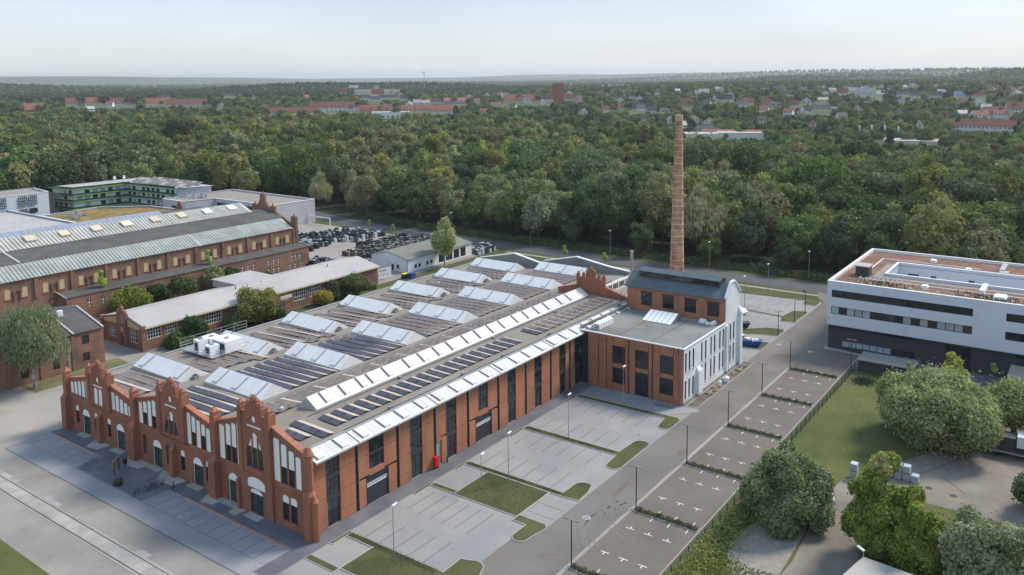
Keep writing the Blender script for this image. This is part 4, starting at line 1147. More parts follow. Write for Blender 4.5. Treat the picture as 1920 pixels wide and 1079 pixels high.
# grass islands of the lots
kerbed('grass_island', [(4.0, -18.9), (7.3, -18.8)] + arcp(6.6, -21.0, 1.5, 40, -60, 5) + [(5.5, -23.0), (2.9, -23.6), (-9, -23.6), (-9, -12), (-2.6, -12), (-2.6, -8.05), (2.9, -8.05), (2.9, -3.4), (3.9, -3.4), (3.9, -18.9)][:10], .07, 'grass')
kerbed('grass_island', [(19.3, -7.75), (27.3, -7.75), (27.3, -18.7), (28.0, -23.3), (27.2, -23.6), (24, -23.6)][:3] + [(19.3, -18.7)], .07, 'grass')
kerbed('grass_island', [(19.3, -3.3), (20.3, -3.3), (20.3, -7.73), (19.3, -7.73)], .07, 'grass')
kerbed('grass_island', [(18.3, -18.75), (19.9, -18.75), (19.9, -22.6)] + arcp(18.9, -22.6, 1.0, 0, -90, 4) + [(16.6, -23.2)] + arcp(15.6, -22.0, 1.2, 240, 150, 4) + [(15.2, -20.9), (18.3, -20.9)], .07, 'grass')
kerbed('grass_island', [(27.35, -3.2), (28.4, -3.2), (28.4, -7.6), (28.4, -20.4), (31.3, -20.4)] + arcp(31.3, -21.9, 1.5, 90, -30, 5) + [(30.5, -23.2), (27.7, -23.4), (27.35, -21)], .07, 'grass')
kerbed('grass_island', [(43.1, -3.1), (44.4, -3.1), (44.4, -20.6), (49.2, -20.8)] + arcp(48.8, -22.2, 1.4, 80, -60, 5) + [(40.2, -23.5)] + arcp(40.0, -22.2, 1.3, 270, 120, 5) + [(43.1, -20.8)], .07, 'grass')
kerbed('grass_island', [(60.4, -2.8), (61.4, -2.8), (61.8, -19), (61.8, -22.3)] + arcp(60.6, -22.3, 1.2, 0, -90, 4) + [(57.6, -23.5)] + arcp(57.4, -22.3, 1.2, 270, 120, 4) + [(60.4, -20.8)], .07, 'grass')
for (a, b, y) in ((0.5, 4.0, -2.85), (16.2, 20.3, -2.85), (25.4, 28.4, -2.85), (39.6, 44.4, -2.8), (56.6, 61.4, -2.45)):
    kerbed('grass_edge', R4(a, b, y - .5, y), .06, 'grass', h=.08, wk=.1)
kerbed('grass_edge', R4(-3.6, -2.6, -8.0, -2.9), .06, 'grass', h=.08, wk=.1)
# dark bay lines
mk = []
LOT = bpy.data.objects['paved_lot']
def line(x0, x1, y0, y1, m='paver_mark', z=.0085, par=None, name='bay_line'):
    MB().box(min(x0, x1), max(x0, x1), min(y0, y1), max(y0, y1), z - .003, z).build(name, m, par or LOT)
for i in range(6): line(12.2, 18.3, -5.15 - i * 2.12 - .06, -5.15 - i * 2.12 + .06)
for i in range(5): line(4.2, 9.4, -5.5 - i * 2.5 - .06, -5.5 - i * 2.5 + .06)
for i in range(6): line(37.6, 42.9, -5.3 - i * 2.6 - .06, -5.3 - i * 2.6 + .06)
for i in range(6): line(28.8, 34.2, -5.3 - i * 2.55 - .06, -5.3 - i * 2.55 + .06)
for i in range(6): line(54.8, 60.2, -5.3 - i * 2.55 - .06, -5.3 - i * 2.55 + .06)
for i in range(6): line(45, 50.4, -5.3 - i * 2.55 - .06, -5.3 - i * 2.55 + .06)
for x in (21.5, 24.2): line(x - .06, x + .06, -23.3, -18.9)
kb = MB().box(19.9, 27.3, -18.95, -18.82, -.02, .09).box(-8.8, 3.2, -8.2, -8.07, -.02, .09)
kb.build('kerb', 'kerb', LOT)
# manholes
MHM = MB().cyl(0, 0, .002, .012, .42, .42, 16).mesh('manhole_cover', 'steel_grey')
MHK = MB().cyl(0, 0, .002, .009, .62, .62, 16).mesh('manhole_ring', 'kerb')
for i, (x, y, lab) in enumerate(((111, -23.9, 'oval looking manhole cover on the asphalt by the junction, nearest the far paved lot'), (110.1, -31, 'manhole cover on the drive in front of the white and black office building corner'), (52, -20.2, 'manhole cover in the paved lot nearest the annex'), (63.5, -17, 'round manhole cover on blue pavers outside the annex corner'), (24.5, -26.5, 'small manhole cover on the drive beside the near asphalt bays'), (-6.0, 18.8, 'round manhole cover among the bays before the first gable'))):
    t_ = thing('manhole', lab, 'manhole', (x, y, .012)); inst(MHK, 'ring', t_, (x, y, .012)); inst(MHM, 'cover', t_, (x, y, .018))
# forecourt before the gables
sheet('gable_forecourt', R4(-10.4, -.9, -1, 61.5), .002, 'paver_blue')
sheet('gable_footway', [(-.003, -.003), (-.003, 62), (-3.1, 62.0), (-3.1, 46.2), (-7.2, 45.0), (-7.2, 27.2), (-3.1, 27.0), (-3.4, -2.7), (-.003, -2.7)], .006, 'paver_dark')
for a, b in ((48.2, 52.8), (36.4, 42.6), (27.2, 33.6), (17.6, 21.6), (12.6, 15.0)):
    sheet('ramp_paving', [(-.01, a), (-.01, b), (-2.6 if b - a > 3 else -2.2, (a + b) / 2 + .6), (-2.2, a + .4)], .01, 'concrete_pale')
sheet('old_road', R4(-14.8, -10.4, -20, 140), .001, 'asphalt_left')
sheet('yard_far_left', [(-10.4, 61.6), (24, 61.6), (24, 82.4), (-14.8, 82.4), (-14.8, 61.6)], .0005, 'concrete_yard')
FC = bpy.data.objects['gable_forecourt']
for i in range(11):
    y = -1.0 + .9 + i * 2.45
    if y < 25.5: line(-7.3, -3.5, y - .06, y + .06, z=.0065, par=FC)
for i in range(6):
    y = 46.9 + i * 2.55; line(-7.2, -3.1, y - .06, y + .06, z=.0065, par=FC)
line(-10.5, -10.3, -5, 61.5, z=.0065, par=FC); 
for y in range(-4, 61, 3): line(-7.34, -7.26, y, y + 2.9, 'paver_mark', z=.0065, par=FC)
oc = MB()
for seg in ((0.2, 24.6), (45.5, 60.4)):
    y = seg[0]
    while y < seg[1]:
        if not (22.6 < y < 23.4):
            oc.box(-3.42, -3.28, y, y + .22, .004, .014); oc.box(-3.2, -3.06, y + .18, y + .4, .004, .014)
        y += .42
oc.build('orange_paver_row', 'paver_orange', FC, kind='stuff')
# concrete slab track with rails on the left
TR = sheet('slab_track', R4(-17.5, -14.75, -15, 75), .004, 'concrete_yard')
y = -6
while y < 62:
    L_ = 2.3 + R.random() * .3
    MB().box(-17.0 + R.uniform(-.04, .04), -15.35, y + .03, y + L_ - .03, .002, .02 + R.random() * .02).build('concrete_slab', 'concrete_pale', TR)
    if R.random() < .45: MB().box(-14.85, -14.3 + R.random() * .3, y + .04, y + L_ - .04, .002, .015).build('concrete_slab', 'concrete_pale', TR)
    y += L_
for xx in (-17.15, -15.2): MB().box(xx - .04, xx + .04, -15, 75, .002, .035).build('rail', 'steel_brown', TR)
LY = sheet('left_yard', R4(-60, -18, -15, 70), .0015, 'asphalt_left')
for (x, y) in ((-18.9, 40.6), (-17.9, 38.1), (-18.7, 35.8), (-18.8, 33.4), (-18.2, 31.5), (-18.3, 29.2), (-18.4, 26.4), (-18.2, 23.9), (-18.5, 21.3), (-18.8, 18.8), (-18.8, 16.4)):
    MB().box(x - .5, x + .4, y - .05, y + .05, .002, .05).build('old_sleeper', 'concrete_pale', LY)
sheet('left_lawn', [(-23.4, 5), (-23.4, 19), (-23.2, 33.5), (-28, 44), (-60, 60), (-60, 0)], .005, 'grass_lush')
# earth beside the annex
kerbed('bare_earth', [(67.6, -22.6), (68.6, -23.6), (96.6, -23.6), (96.2, -21.5), (74.6, -21.6), (67.6, -21.6)], .02, 'soil', h=.06)
# far paved lot
sheet('rear_lot', [(94.3, -22.0), (105, -22.1), (151, -22.1), (150.6, -17.9), (148.9, -1), (148.9, 40), (94.3, 40)], .004, 'paver_light')
for pts in ([(111, -22.0), (105.4, -22.0), (105.4, -16.8), (110.5, -17.2)], [(117.2, -13), (121.9, -17.8), (122.6, -21.2), (121.2, -21.9), (116.8, -21.8), (115.6, -17.6), (112, -12), (112, -8), (116.8, -8)],
            [(133.2, -8), (134.3, -8), (133.2, -17.6), (139, -18.2), (140.4, -21.2), (139.4, -21.8), (129.6, -21.8), (128.6, -18.5), (132.2, -17.6)], [(134.2, -7.6), (133.2, -7.6), (133.2, 20), (134.2, 20)],
            [(146.7, -18.4), (150.4, -17.8), (151.5, -21.7), (146.9, -21.7)]):
    kerbed('grass_island', pts, .07, 'grass')
RL = bpy.data.objects['rear_lot']
for i in range(7):
    y = -15.5 + i * 2.6
    for (a, b) in ((134.6, 138.6), (142.5, 147.8), (127.5, 132)): line(a, b, y - .06, y + .06, par=RL)

# ================================================================== lamps, posts, small things on the site
def lamp_white(x, y, lab, h=7.2):
    t_ = thing('lot_lamp', lab, 'street lamp', (x, y, 0), 'white lamp posts of the paved lots')
    MB().cyl(x, y, 0, h, .065, .04, 8).build('pole', 'steel_grey', t_)
    MB().loft([(x - .05, y - .12, h), (x + .75, y - .14, h + .12), (x + .75, y + .14, h + .12), (x - .05, y + .12, h)], [(x - .05, y - .12, h + .1), (x + .75, y - .12, h + .19), (x + .75, y + .12, h + .19), (x - .05, y + .12, h + .1)]).build('lamp_head', 'lamp_glass', t_)
lamp_white(2.2, -12.5, 'lamp post with pale head in the nearest grass corner of the paved lots', 7.2)
lamp_white(22.6, -10.2, 'lamp post with pale head standing on the square lawn between lots', 5.2)
lamp_white(26.7, -12.0, 'lamp post with pale head at the far edge of the square lawn', 7.3)
lamp_white(44.1, -11.5, 'lamp post on the grass strip between the two far paved lots', 7.4)
lamp_white(61.3, -12.3, 'lamp post on the grass strip in front of the annex door', 7.2)
def lamp_dark(x, y, lab, h=6.0):
    t_ = thing('drive_lamp', lab, 'street lamp', (x, y, 0), 'dark T-shaped lamp posts along the drive')
    MB().cyl(x, y, 0, h, .09, .07, 8).build('pole', 'steel_brown', t_)
    MB().box(x - .06, x + .06, y - 1.0, y + 1.0, h, h + .07).build('lamp_arm', 'steel_grey', t_)
    for s in (-1, 1): MB().box(x - .11, x + .11, y + s * .72 - .28, y + s * .72 + .28, h - .05, h - .002).build('lamp_head', 'steel_grey', t_)
for x, lab in ((13.8, 'dark T-shaped lamp at the nearest planting bed, at the bottom of the picture'), (30.6, 'dark T-shaped lamp at the second planting bed up the drive'), (47.3, 'dark T-shaped lamp at the third planting bed up the drive'), (64.1, 'dark T-shaped lamp at the fourth planting bed up the drive'), (80.7, 'dark T-shaped lamp at the fifth planting bed, opposite the white side wall'), (97.2, 'dark T-shaped lamp at the farthest planting bed, opposite the office corner')):
    lamp_dark(x - .1, -30.8, lab)
lamp_dark(104.6, -40.6, 'dark lamp post before the lower windows of the office building', 5.8)
for (x, y, lab) in ((129.6, -21.6, 'dark lamp post at the tip of the long rear grass island'), (117, -21.8, 'dark lamp post with a round pale head on the nearer rear grass island'), (139, -21.3, 'dark lamp post on the far corner of the long rear grass island')):
    lamp_dark(x, y, lab, 5.8)
for (x, y, lab) in ((152.2, -7.5, 'slim street lamp on the verge beyond the rear lot'), (172.4, 83.9, 'slim street lamp at the wood edge left of the stepped rear gable'), (172.3, 17.5, 'slim street lamp at the wood edge right of the chimney'), (174.5, -11.8, 'slim street lamp at the wood edge left of the office building'), (172.3, 52, 'slim street lamp at the wood edge left of the chimney'), (135.2, -7.3, 'slim pale lamp standing in the middle of the rear lot'), (172.5, 120, 'slim street lamp at the wood edge behind the tall birch')):
    t_ = thing('street_lamp', lab, 'street lamp', (x, y, 0), 'slim street lamps along the road')
    MB().cyl(x, y, 0, 8.2, .1, .06, 6).build('pole', 'steel_grey', t_)
    MB().box(x - .9, x + .1, y - .15, y + .15, 8.2, 8.36).build('lamp_head', 'lamp_glass', t_)
# fence along the bays
FE = thing('mesh_fence', 'dark mesh fence on posts between the asphalt bays and the meadow', 'fence', (45, -41.6, 0))
x = -4.0
pmz = MB().box(-.045, .045, -.045, .045, 0, 1.55).mesh('post', 'steel_dark')
wires = MB()
for k in range(5): wires.box(-4, 103.5, -41.61, -41.59, .25 + k * .28, .262 + k * .28)
while x < 104:
    inst(pmz, 'post', FE, (x, -41.6, 0)); x += 2.5
xx = -4.0
while xx < 103.5:
    wires.box(xx, xx + .012, -41.608, -41.592, .1, 1.45); xx += .25
wires.build('mesh_panel', 'steel_dark', FE)
# red post box by the side door, bins
t_ = thing('red_box', 'red hydrant cabinet standing by the side door of the long facade', 'cabinet', (24.0, -.45, 0))
MB().box(23.55, 24.35, -.75, -.25, .35, 1.75).build('casing', 'plastic_red', t_); MB().box(23.5, 24.4, -.8, -.2, 1.752, 1.85).build('lid', 'plastic_red', t_); MB().box(23.6, 23.7, -.7, -.3, 0, .35).box(24.2, 24.3, -.7, -.3, 0, .35).build('foot', 'steel_dark', t_)
t_ = thing('bollard', 'short dark bollard at the wall between two tall windows', 'bollard', (26.4, -.6, 0)); MB().cyl(26.4, -.6, 0, .9, .12, .12, 8).build('shaft', 'steel_dark', t_); MB().cyl(26.4, -.6, .9, 1.05, .15, .05, 8).build('cap', 'steel_dark', t_)
# notice board, sculpture, bins, bikes on the forecourt
t_ = thing('notice_board', 'square notice board on two posts in front of the middle gable', 'notice board', (-5.0, 38.6, 0))
MB().box(-5.25, -5.13, 37.9, 38.02, 0, 1.9).build('post', 'steel_dark', t_); MB().box(-3.9, -3.78, 38.9, 39.02, 0, 1.9).build('post', 'steel_dark', t_)
MB().loft([(-5.5, 37.7, .9), (-3.6, 39.2, .9), (-3.65, 39.27, .9), (-5.55, 37.77, .9)], [(-5.5, 37.7, 2.1), (-3.6, 39.2, 2.1), (-3.65, 39.27, 2.1), (-5.55, 37.77, 2.1)]).build('board', 'timber', t_)
t_ = thing('sculpture', 'dark lumpy bronze sculpture standing on the dark forecourt paving', 'sculpture', (-6.6, 34.4, 0))
sc_ = bpy.data.meshes.new('figure'); b_ = bmesh.new(); bmesh.ops.create_icosphere(b_, subdivisions=3, radius=1)
for v in b_.verts:
    nn = noise.noise(v.co * 1.8 + Vector((3, 1, 2))) * .55; v.co *= (1 + nn); v.co.x *= .85; v.co.y *= .75; v.co.z = (v.co.z + .75) * .72
b_.to_mesh(sc_); b_.free(); sc_.materials.append(MATS['steel_brown']); inst(sc_, 'figure', t_, (-6.6, 34.4, .1), 0, .75)
MB().cyl(-6.6, 34.4, 0, .12, .62, .6, 12).build('base', 'steel_dark', t_)
t_ = thing('litter_bin', 'small black litter bin beside the path barrier', 'bin', (-2.5, 39.6, 0)); MB().cyl(-2.5, 39.6, .25, 1.0, .28, .32, 10).build('body', 'plastic_black', t_); MB().cyl(-2.5, 39.6, 0, .25, .05, .05, 6).build('post', 'steel_dark', t_)
def bike(x, y, rz, lab, fm='steel_dark'):
    t_ = thing('bicycle', lab, 'bicycle', (x, y, 0), 'bicycles parked on the forecourt')
    def wheel(px):
        ring = bmesh.new()
        me = bpy.data.meshes.new('wheel'); n = 18
        m_ = MB()
        pts = [(px + .34 * math.cos(2 * math.pi * i / n), 0, .36 + .34 * math.sin(2 * math.pi * i / n)) for i in range(n)]
        for i in range(n): m_.tube(pts[i], pts[(i + 1) % n], .028, 4)
        for i in range(0, n, 3): m_.tube((px, 0, .36), pts[i], .008, 3)
        ring.free()
        return m_
    for px in (-.52, .52): wheel(px).xf(x, y, rz).build('wheel', 'tyre', t_)
    f_ = MB().tube((-.52, 0, .36), (-.15, 0, .85), .022, 4).tube((-.15, 0, .85), (.4, 0, .85), .022, 4).tube((.4, 0, .85), (-.05, 0, .32), .022, 4).tube((-.05, 0, .32), (-.15, 0, .95), .022, 4).tube((-.52, 0, .36), (-.05, 0, .32), .02, 4).tube((.52, 0, .36), (.36, 0, 1.0), .022, 4)
    f_.xf(x, y, rz).build('frame', fm, t_)
    MB().tube((.36, -.28, 1.02), (.36, .28, 1.02), .02, 4).xf(x, y, rz).build('handlebar', 'steel_dark', t_)
    MB().box(-.3, -.05, -.07, .07, .95, 1.0).xf(x, y, rz).build('saddle', 'plastic_black', t_)
bike(-6.7, 29.3, .3, 'bicycle parked nearest the slab track, leaning on its rack', 'steel_dark')
bike(-4.9, 29.5, .2, 'bicycle in the middle of the rack, between two others', 'steel_grey')
bike(-4.5, 29.0, .25, 'second bicycle crowded beside the middle one in the rack', 'steel_dark')
bike(-3.3, 29.0, .3, 'bicycle nearest the wall end of the three-rack row', 'steel_grey')
bike(-2.7, 26.5, .9, 'lone bicycle parked at the pale ramp paving', 'steel_dark')
bike(-6.4, 18.2, 1.2, 'bicycle lying alone among the bays in front of the first gable', 'steel_dark') if False else None
RK = MB().tube((-.3, 0, 0), (-.3, 0, .7), .03, 4).tube((.3, 0, 0), (.3, 0, .7), .03, 4).tube((-.3, 0, .7), (.3, 0, .7), .03, 4).mesh('hoop', 'steel_grey')
for lab, pts in (('row of grey cycle hoops beside the parked bicycles', [(-6.1 + i * .75, 26.8) for i in range(5)]), ('row of grey cycle hoops at the far end of the forecourt bays', [(-6 + i * .7, 44.8) for i in range(5)]), ('pair of grey cycle hoops left of the notice board', [(-6.1, 40.9), (-5.1, 40.9)]), ('row of grey hoops that the middle bicycles lean on', [(-6.0, 30.3), (-4.6, 30.2), (-3.4, 30.1)])):
    t_ = thing('cycle_rack', lab, 'cycle rack', (pts[0][0], pts[0][1], 0))
    for p in pts: inst(RK, 'hoop', t_, (p[0], p[1], 0), rz=.4)
# odds and ends beside the annex
for (x, y, lab, m, r) in ((83.2, -22.9, 'crumpled white bag on the bare earth by the annex', 'plastic_white', .55), (80.3, -22.8, 'white cylindrical tub on the earth beside the annex', 'plastic_white', .35)):
    t_ = thing('building_bag' if 'bag' in lab else 'tub', lab, 'bag' if 'bag' in lab else 'tub', (x, y, .02))
    MB().cyl(x, y, .02, .9, r, r * 1.15, 9).build('body', m, t_, smooth=False); MB().cyl(x, y, .902, 1.15, r * 1.0, r * .4, 9).build('top', m, t_)
for i, (x, y) in enumerate(((77.6, -23.0), (75.5, -22.7), (79, -22.4), (88, -22.6), (90.5, -22.8), (93, -22.5))):
    t_ = MB()
    for j in range(7): t_.rbox(x + R.uniform(-.6, .6), y + R.uniform(-.3, .3), .02, .12 + R.random() * .25, R.uniform(.3, 1.3), R.uniform(.15, .4), R.random() * 3)
    t_.build('rubble_heap', 'gravel' if i % 2 else 'timber', label='heap of broken stone and timber on the bare earth beside the annex', cat='rubble', group='rubble heaps beside the annex')
t_ = thing('steel_mat_stack', 'low stack of steel mats on the pavers under the annex corner window', 'steel stack', (65.2, -18.5, 0))
for i in range(5): MB().rbox(65.4, -18.4, .02 + i * .11, .09 + i * .11, 1.0, 3.6 - i * .2, .05 * i).build('steel_mat', 'steel_grey', t_)

# ================================================================== office building on the right
OB = thing('office_block', 'large flat-roofed office building, white panels over black brick, with ribbon windows', 'office building', (113.8, -33.1, 0))
PO = MX(113.8)
bands = [(-60.6, -34.0, 11.6, 13.2, 13), (-60.6, -34.0, 8.0, 9.65, 17), (-100.0, -66.2, 11.6, 13.2, 16), (-100.0, -66.2, 7.95, 9.6, 16)]
hs = [rect(a, b, c_, d) for a, b, c_, d, n in bands]
MB().facade(rect(-110, -33.1, 5.6, 15.0), hs, PO, .4, .3).build('front_cladding', 'panel_white', OB)
# joints between the white panels
for z in (7.1, 10.6, 14.1): MB().box(113.79, 113.799, -110, -33.1, z, z + .02).build('panel_joint', 'steel_grey', OB)
gl = ['glass_dark', 'glass_dark', 'glass_dark', 'blind_beige', 'glass_green', 'steel_brown']
for bi, (a, b, c_, d, n) in enumerate(bands):
    fo = MB()
    fo.box(113.95, 114.1, a + .001, b - .001, c_ + .001, c_ + .1).box(113.95, 114.1, a + .001, b - .001, d - .1, d - .001)
    w_ = (b - a) / n
    for i in range(n + 1): fo.box(113.94, 114.1, max(a + .001, a + i * w_ - .06), min(b - .001, a + i * w_ + .06), c_ + .1, d - .1)
    fw = fo.build('ribbon_window', 'steel_dark', OB)
    for i in range(n):
        m = R.choice(gl[:3]) if bi in (0, 2) else R.choice(gl)
        if bi == 1 and i in (16, 14, 12, 1, 3, 5, 2): m = 'glass_pale' if i in (16, 14, 12) else 'blind_beige'
        MB().q((114.05, a + i * w_ + .05, c_ + .1), (114.05, a + (i + 1) * w_ - .05, c_ + .1), (114.05, a + (i + 1) * w_ - .05, d - .1), (114.05, a + i * w_ + .05, d - .1)).build('pane', m, fw)
# side and rear walls, lower storeys
MB().box(114.2, 153.8, -33.5, -33.1, 5.6, 15.0).build('side_cladding', 'panel_white', OB)
MB().box(153.4, 153.8, -110, -33.5, 0, 15.0).build('rear_cladding', 'panel_white', OB)
PL = MX(115.2)
lw = [rect(-50.2, -34.2, 4.55, 5.5), rect(-45.9, -36.1, .7, 2.0), rect(-50.4, -46.1, .7, 2.0), rect(-60.6, -56, .05, 4.8), rect(-100, -68, 4.3, 5.5)]
MB().facade(rect(-110, -33.2, 0, 5.6), lw, PL, .4, .2).build('clinker_wall', 'clinker', OB)
MB().box(115.6, 153.4, -33.6, -33.2, 0, 5.6).build('clinker_wall', 'clinker', OB)
MB().box(113.82, 115.2, -110, -33.15, 5.5, 5.598).build('soffit', 'steel_grey', OB)
for hi, (h_, n, m) in enumerate(zip(lw, (12, 7, 4, 5, 20), ('glass_dark', 'glass_pale', 'glass_dark', 'glass_dark', 'glass_dark'))):
    window(OB, PL, h_[0][0], h_[1][0], h_[0][1], h_[2][1], .1, n, 1, 'steel_dark', m, ft=.06, split=(hi == 1), mt=.12)
# roof with the courtyard
PR = lambda u, z, d=0: (u, z, 14.45 - d)
court = [(127.5, -42), (140.3, -42), (140.3, -95), (127.5, -95)]
MB().facade([(114.1, -110), (153.5, -110), (153.5, -33.4), (114.1, -33.4)], [court], PR, .3, .1, back=False).build('roof_sedum', 'sedum_red', OB)
pr_ = MB()
for (x0, x1, y0, y1) in ((113.75, 114.35, -110, -33.05), (153.25, 153.85, -110, -33.05), (114.35, 153.25, -33.65, -33.05)): pr_.box(x0, x1, y0, y1, 15.003, 15.12)
pr_.build('parapet_coping', 'white_trim', OB)
MB().box(114.2, 114.35, -110, -33.6, 14.46, 15.0).box(153.3, 153.4, -110, -33.6, 14.46, 15.0).box(114.35, 153.3, -33.65, -33.5, 14.46, 15.0).build('parapet_inside', 'white_trim', OB)
cw = MB().box(127.2, 127.5, -95, -41.7, 6, 15.0).box(127.5, 140.3, -42, -41.7, 6, 15.0).box(140.3, 140.6, -95, -41.7, 6, 15.0).box(127.5, 140.3, -95.3, -95, 6, 15)
cw.build('courtyard_wall', 'panel_white', OB)
MB().box(127.1, 127.6, -95, -41.6, 15.003, 15.15).box(127.6, 140.2, -42.1, -41.6, 15.003, 15.15).box(140.2, 140.7, -95, -41.6, 15.003, 15.15).build('courtyard_coping', 'white_trim', OB)
for (a, b, c_, d) in ((-46.3, -44, 11.6, 12.8), (-49.9, -48.8, 11.5, 12.8), (-57.6, -56.4, 11.5, 12.8), (-74.5, -72.5, 11.5, 12.7), (-82, -76, 11.5, 12.8)):
    window(OB, MX(140.3, -1), a, b, c_, d, -.02, 3, 1, 'steel_dark', 'glass_dark', fd=.05)
MB().box(127.5, 140.3, -95, -42, 5.8, 6).build('courtyard_floor', 'gravel', OB)
# gravel margins, path edging, ducts, dark block and hatches on the roof
gv = MB().box(114.4, 117.2, -52, -34, 14.46, 14.5).box(124.6, 127.0, -95, -41.7, 14.46, 14.5).box(124.6, 140.6, -41.6, -39.5, 14.46, 14.5).box(140.7, 143, -95, -41.6, 14.46, 14.5)
gv.build('gravel_strip', 'gravel', OB)
MB().box(121.9, 122.1, -110, -37.5, 14.46, 14.62).box(122.1, 145.5, -37.6, -37.4, 14.46, 14.62).box(145.3, 145.5, -58, -37.6, 14.46, 14.62).build('roof_edging', 'white_trim', OB)
MB().box(124.2, 127.4, -38.9, -36.2, 14.5, 16.6).build('plant_box', 'steel_dark', OB); MB().box(124.0, 127.6, -39.1, -36.0, 16.602, 16.8).build('plant_box_lid', 'roof_pale', OB)
for yy in (-62.5, -68.3):
    MB().box(143.0, 150.5, yy - .5, yy + .5, 14.6, 15.5).box(141, 143, yy - 1.4, yy + .4, 14.6, 15.3).build('air_duct', 'alu', OB)
MB().box(120.5, 127.2, -61.6, -60.7, 14.6, 15.5).build('air_duct', 'white_trim', OB)
for (x, y, s) in ((119.8, -64.5, 1.6), (146.5, -74, 1.8), (120.6, -50.8, .9), (142.6, -56, .8), (119.5, -78, 1.4), (148, -48, .9)):
    MB().box(x - s, x + s, y - s * .7, y + s * .7, 14.46, 14.9).box(x - s * .9, x + s * .9, y - s * .6, y + s * .6, 14.9, 15.1).build('roof_hatch', 'white_trim', OB)
for i in range(16):
    x, y = (118.8 + R.uniform(-.3, .3), -38 - i * 2.6)
    MB().box(x - .5, x + .5, y - .35, y + .35, 14.46, 14.53).build('roof_slab', 'concrete_pale', OB)
for i in range(9):
    MB().box(123.0, 123.9, -38.5 - i * .9 - .3, -38.5 - i * .9 + .2, 14.46, 14.54).build('roof_slab', 'concrete_pale', OB)
dry = MB()
for i in range(700):
    x, y = R.choice([(R.uniform(114.8, 121), R.gauss(-62, 3)), (R.uniform(114.8, 121.5), R.gauss(-76, 5)), (R.uniform(115, 121), R.gauss(-42, 4))])
    if y > -34: continue
    h = R.uniform(.15, .5); a = R.random() * 3
    dry.q((x, y, 14.46), (x + .25 * math.cos(a), y + .25 * math.sin(a), 14.46), (x + .2 * math.cos(a), y + .2 * math.sin(a), 14.46 + h), (x + .05, y, 14.46 + h))
dry.build('dry_grass_tufts', 'grass_dry', OB, kind='stuff')
sheet('path_edge', [(113.2, -41.2), (113.75, -33.05), (114.2, -32.6), (116, -32.6), (116, -33.0), (113.9, -41.2)], .02, 'kerb')
# bicycle shed
BS = thing('cycle_shed', 'long dark shed with ribbed grey roof before the office building', 'shed', (105.5, -47, 0))
MB().box(103.6, 107.6, -52.2, -42.2, .002, 2.35).build('wall', 'clinker', BS)
for i in range(30):
    y = -42.1 - i * .345
    MB().loft([(103.3, y, 2.45), (107.9, y, 2.75), (107.9, y - .3, 2.75), (103.3, y - .3, 2.45)], [(103.3, y - .06, 2.56), (107.9, y - .06, 2.86), (107.9, y - .24, 2.86), (103.3, y - .24, 2.56)]).build('roof_rib', 'alu', BS)
MB().box(103.2, 103.3, -52.5, -42.0, 2.3, 2.55).build('fascia', 'steel_grey', BS)
# small white house and cab at the right edge
WH = thing('white_hut', 'small white hut with a weathered flat roof at the right edge', 'hut', (106.5, -71, 0))
MB().facade(rect(-76, -68.0, 0, 3.6), [rect(-75.4, -70.3, .1, 2.5)], MX(104.9), .25, .15).build('front_wall', 'white_wall', WH)
MB().box(105.2, 111.4, -76, -68.0, 0, 3.6).build('wall', 'white_wall', WH)
window(WH, MX(104.9), -75.4, -70.3, .1, 2.5, .1, 3, 1, 'steel_grey', 'pv_blue', name='door')
MB().box(104.5, 111.9, -76.5, -67.6, 3.62, 3.9).build('roof', 'gravel', WH)
TK = thing('truck', 'white and dark truck parked at the right edge under the willow', 'truck', (78, -70, 0))
TX, TY = 3.0, 2.2
MB().box(73.8, 76.4, -73.6, -71.0, .9, 3.1).loft([(73.8, -71.0, .9), (76.4, -71.0, .9), (76.4, -71.0, 3.1), (73.8, -71.0, 3.1)], [(73.9, -70.2, .9), (76.3, -70.2, .9), (76.3, -70.6, 2.9), (73.9, -70.6, 2.9)]).xf(TX, TY, 0).build('cab', 'steel_dark', TK)
MB().box(73.9, 76.3, -82, -73.8, 1.72, 3.5).xf(TX, TY, 0).build('load_box', 'panel_white', TK)
MB().box(73.7, 76.5, -82, -73.7, .5, 1.7).box(74.0, 76.2, -73.7, -70.3, .5, .88).xf(TX, TY, 0).build('chassis', 'plastic_black', TK)
MB().q((74.0, -70.17, 1.9), (76.2, -70.17, 1.9), (76.2, -70.5, 2.8), (74.0, -70.5, 2.8)).xf(TX, TY, 0).build('windscreen', 'glass_dark', TK)
for yy in (-71.4, -78.2, -79.6):
    for xx in (73.85, 76.1):
        m_ = MB(); ring = lambda x: [(x, yy + .5 * math.cos(i * math.pi / 6), .5 + .5 * math.sin(i * math.pi / 6)) for i in range(12)]
        m_.loft(ring(xx - .15), ring(xx + .2)); m_.xf(TX, TY, 0).build('wheel', 'tyre', TK)
MB().box(72.9, 73.6, -77, -70, .9, 1.0).xf(TX, TY, 0).build('bumper_rail', 'alu', TK)
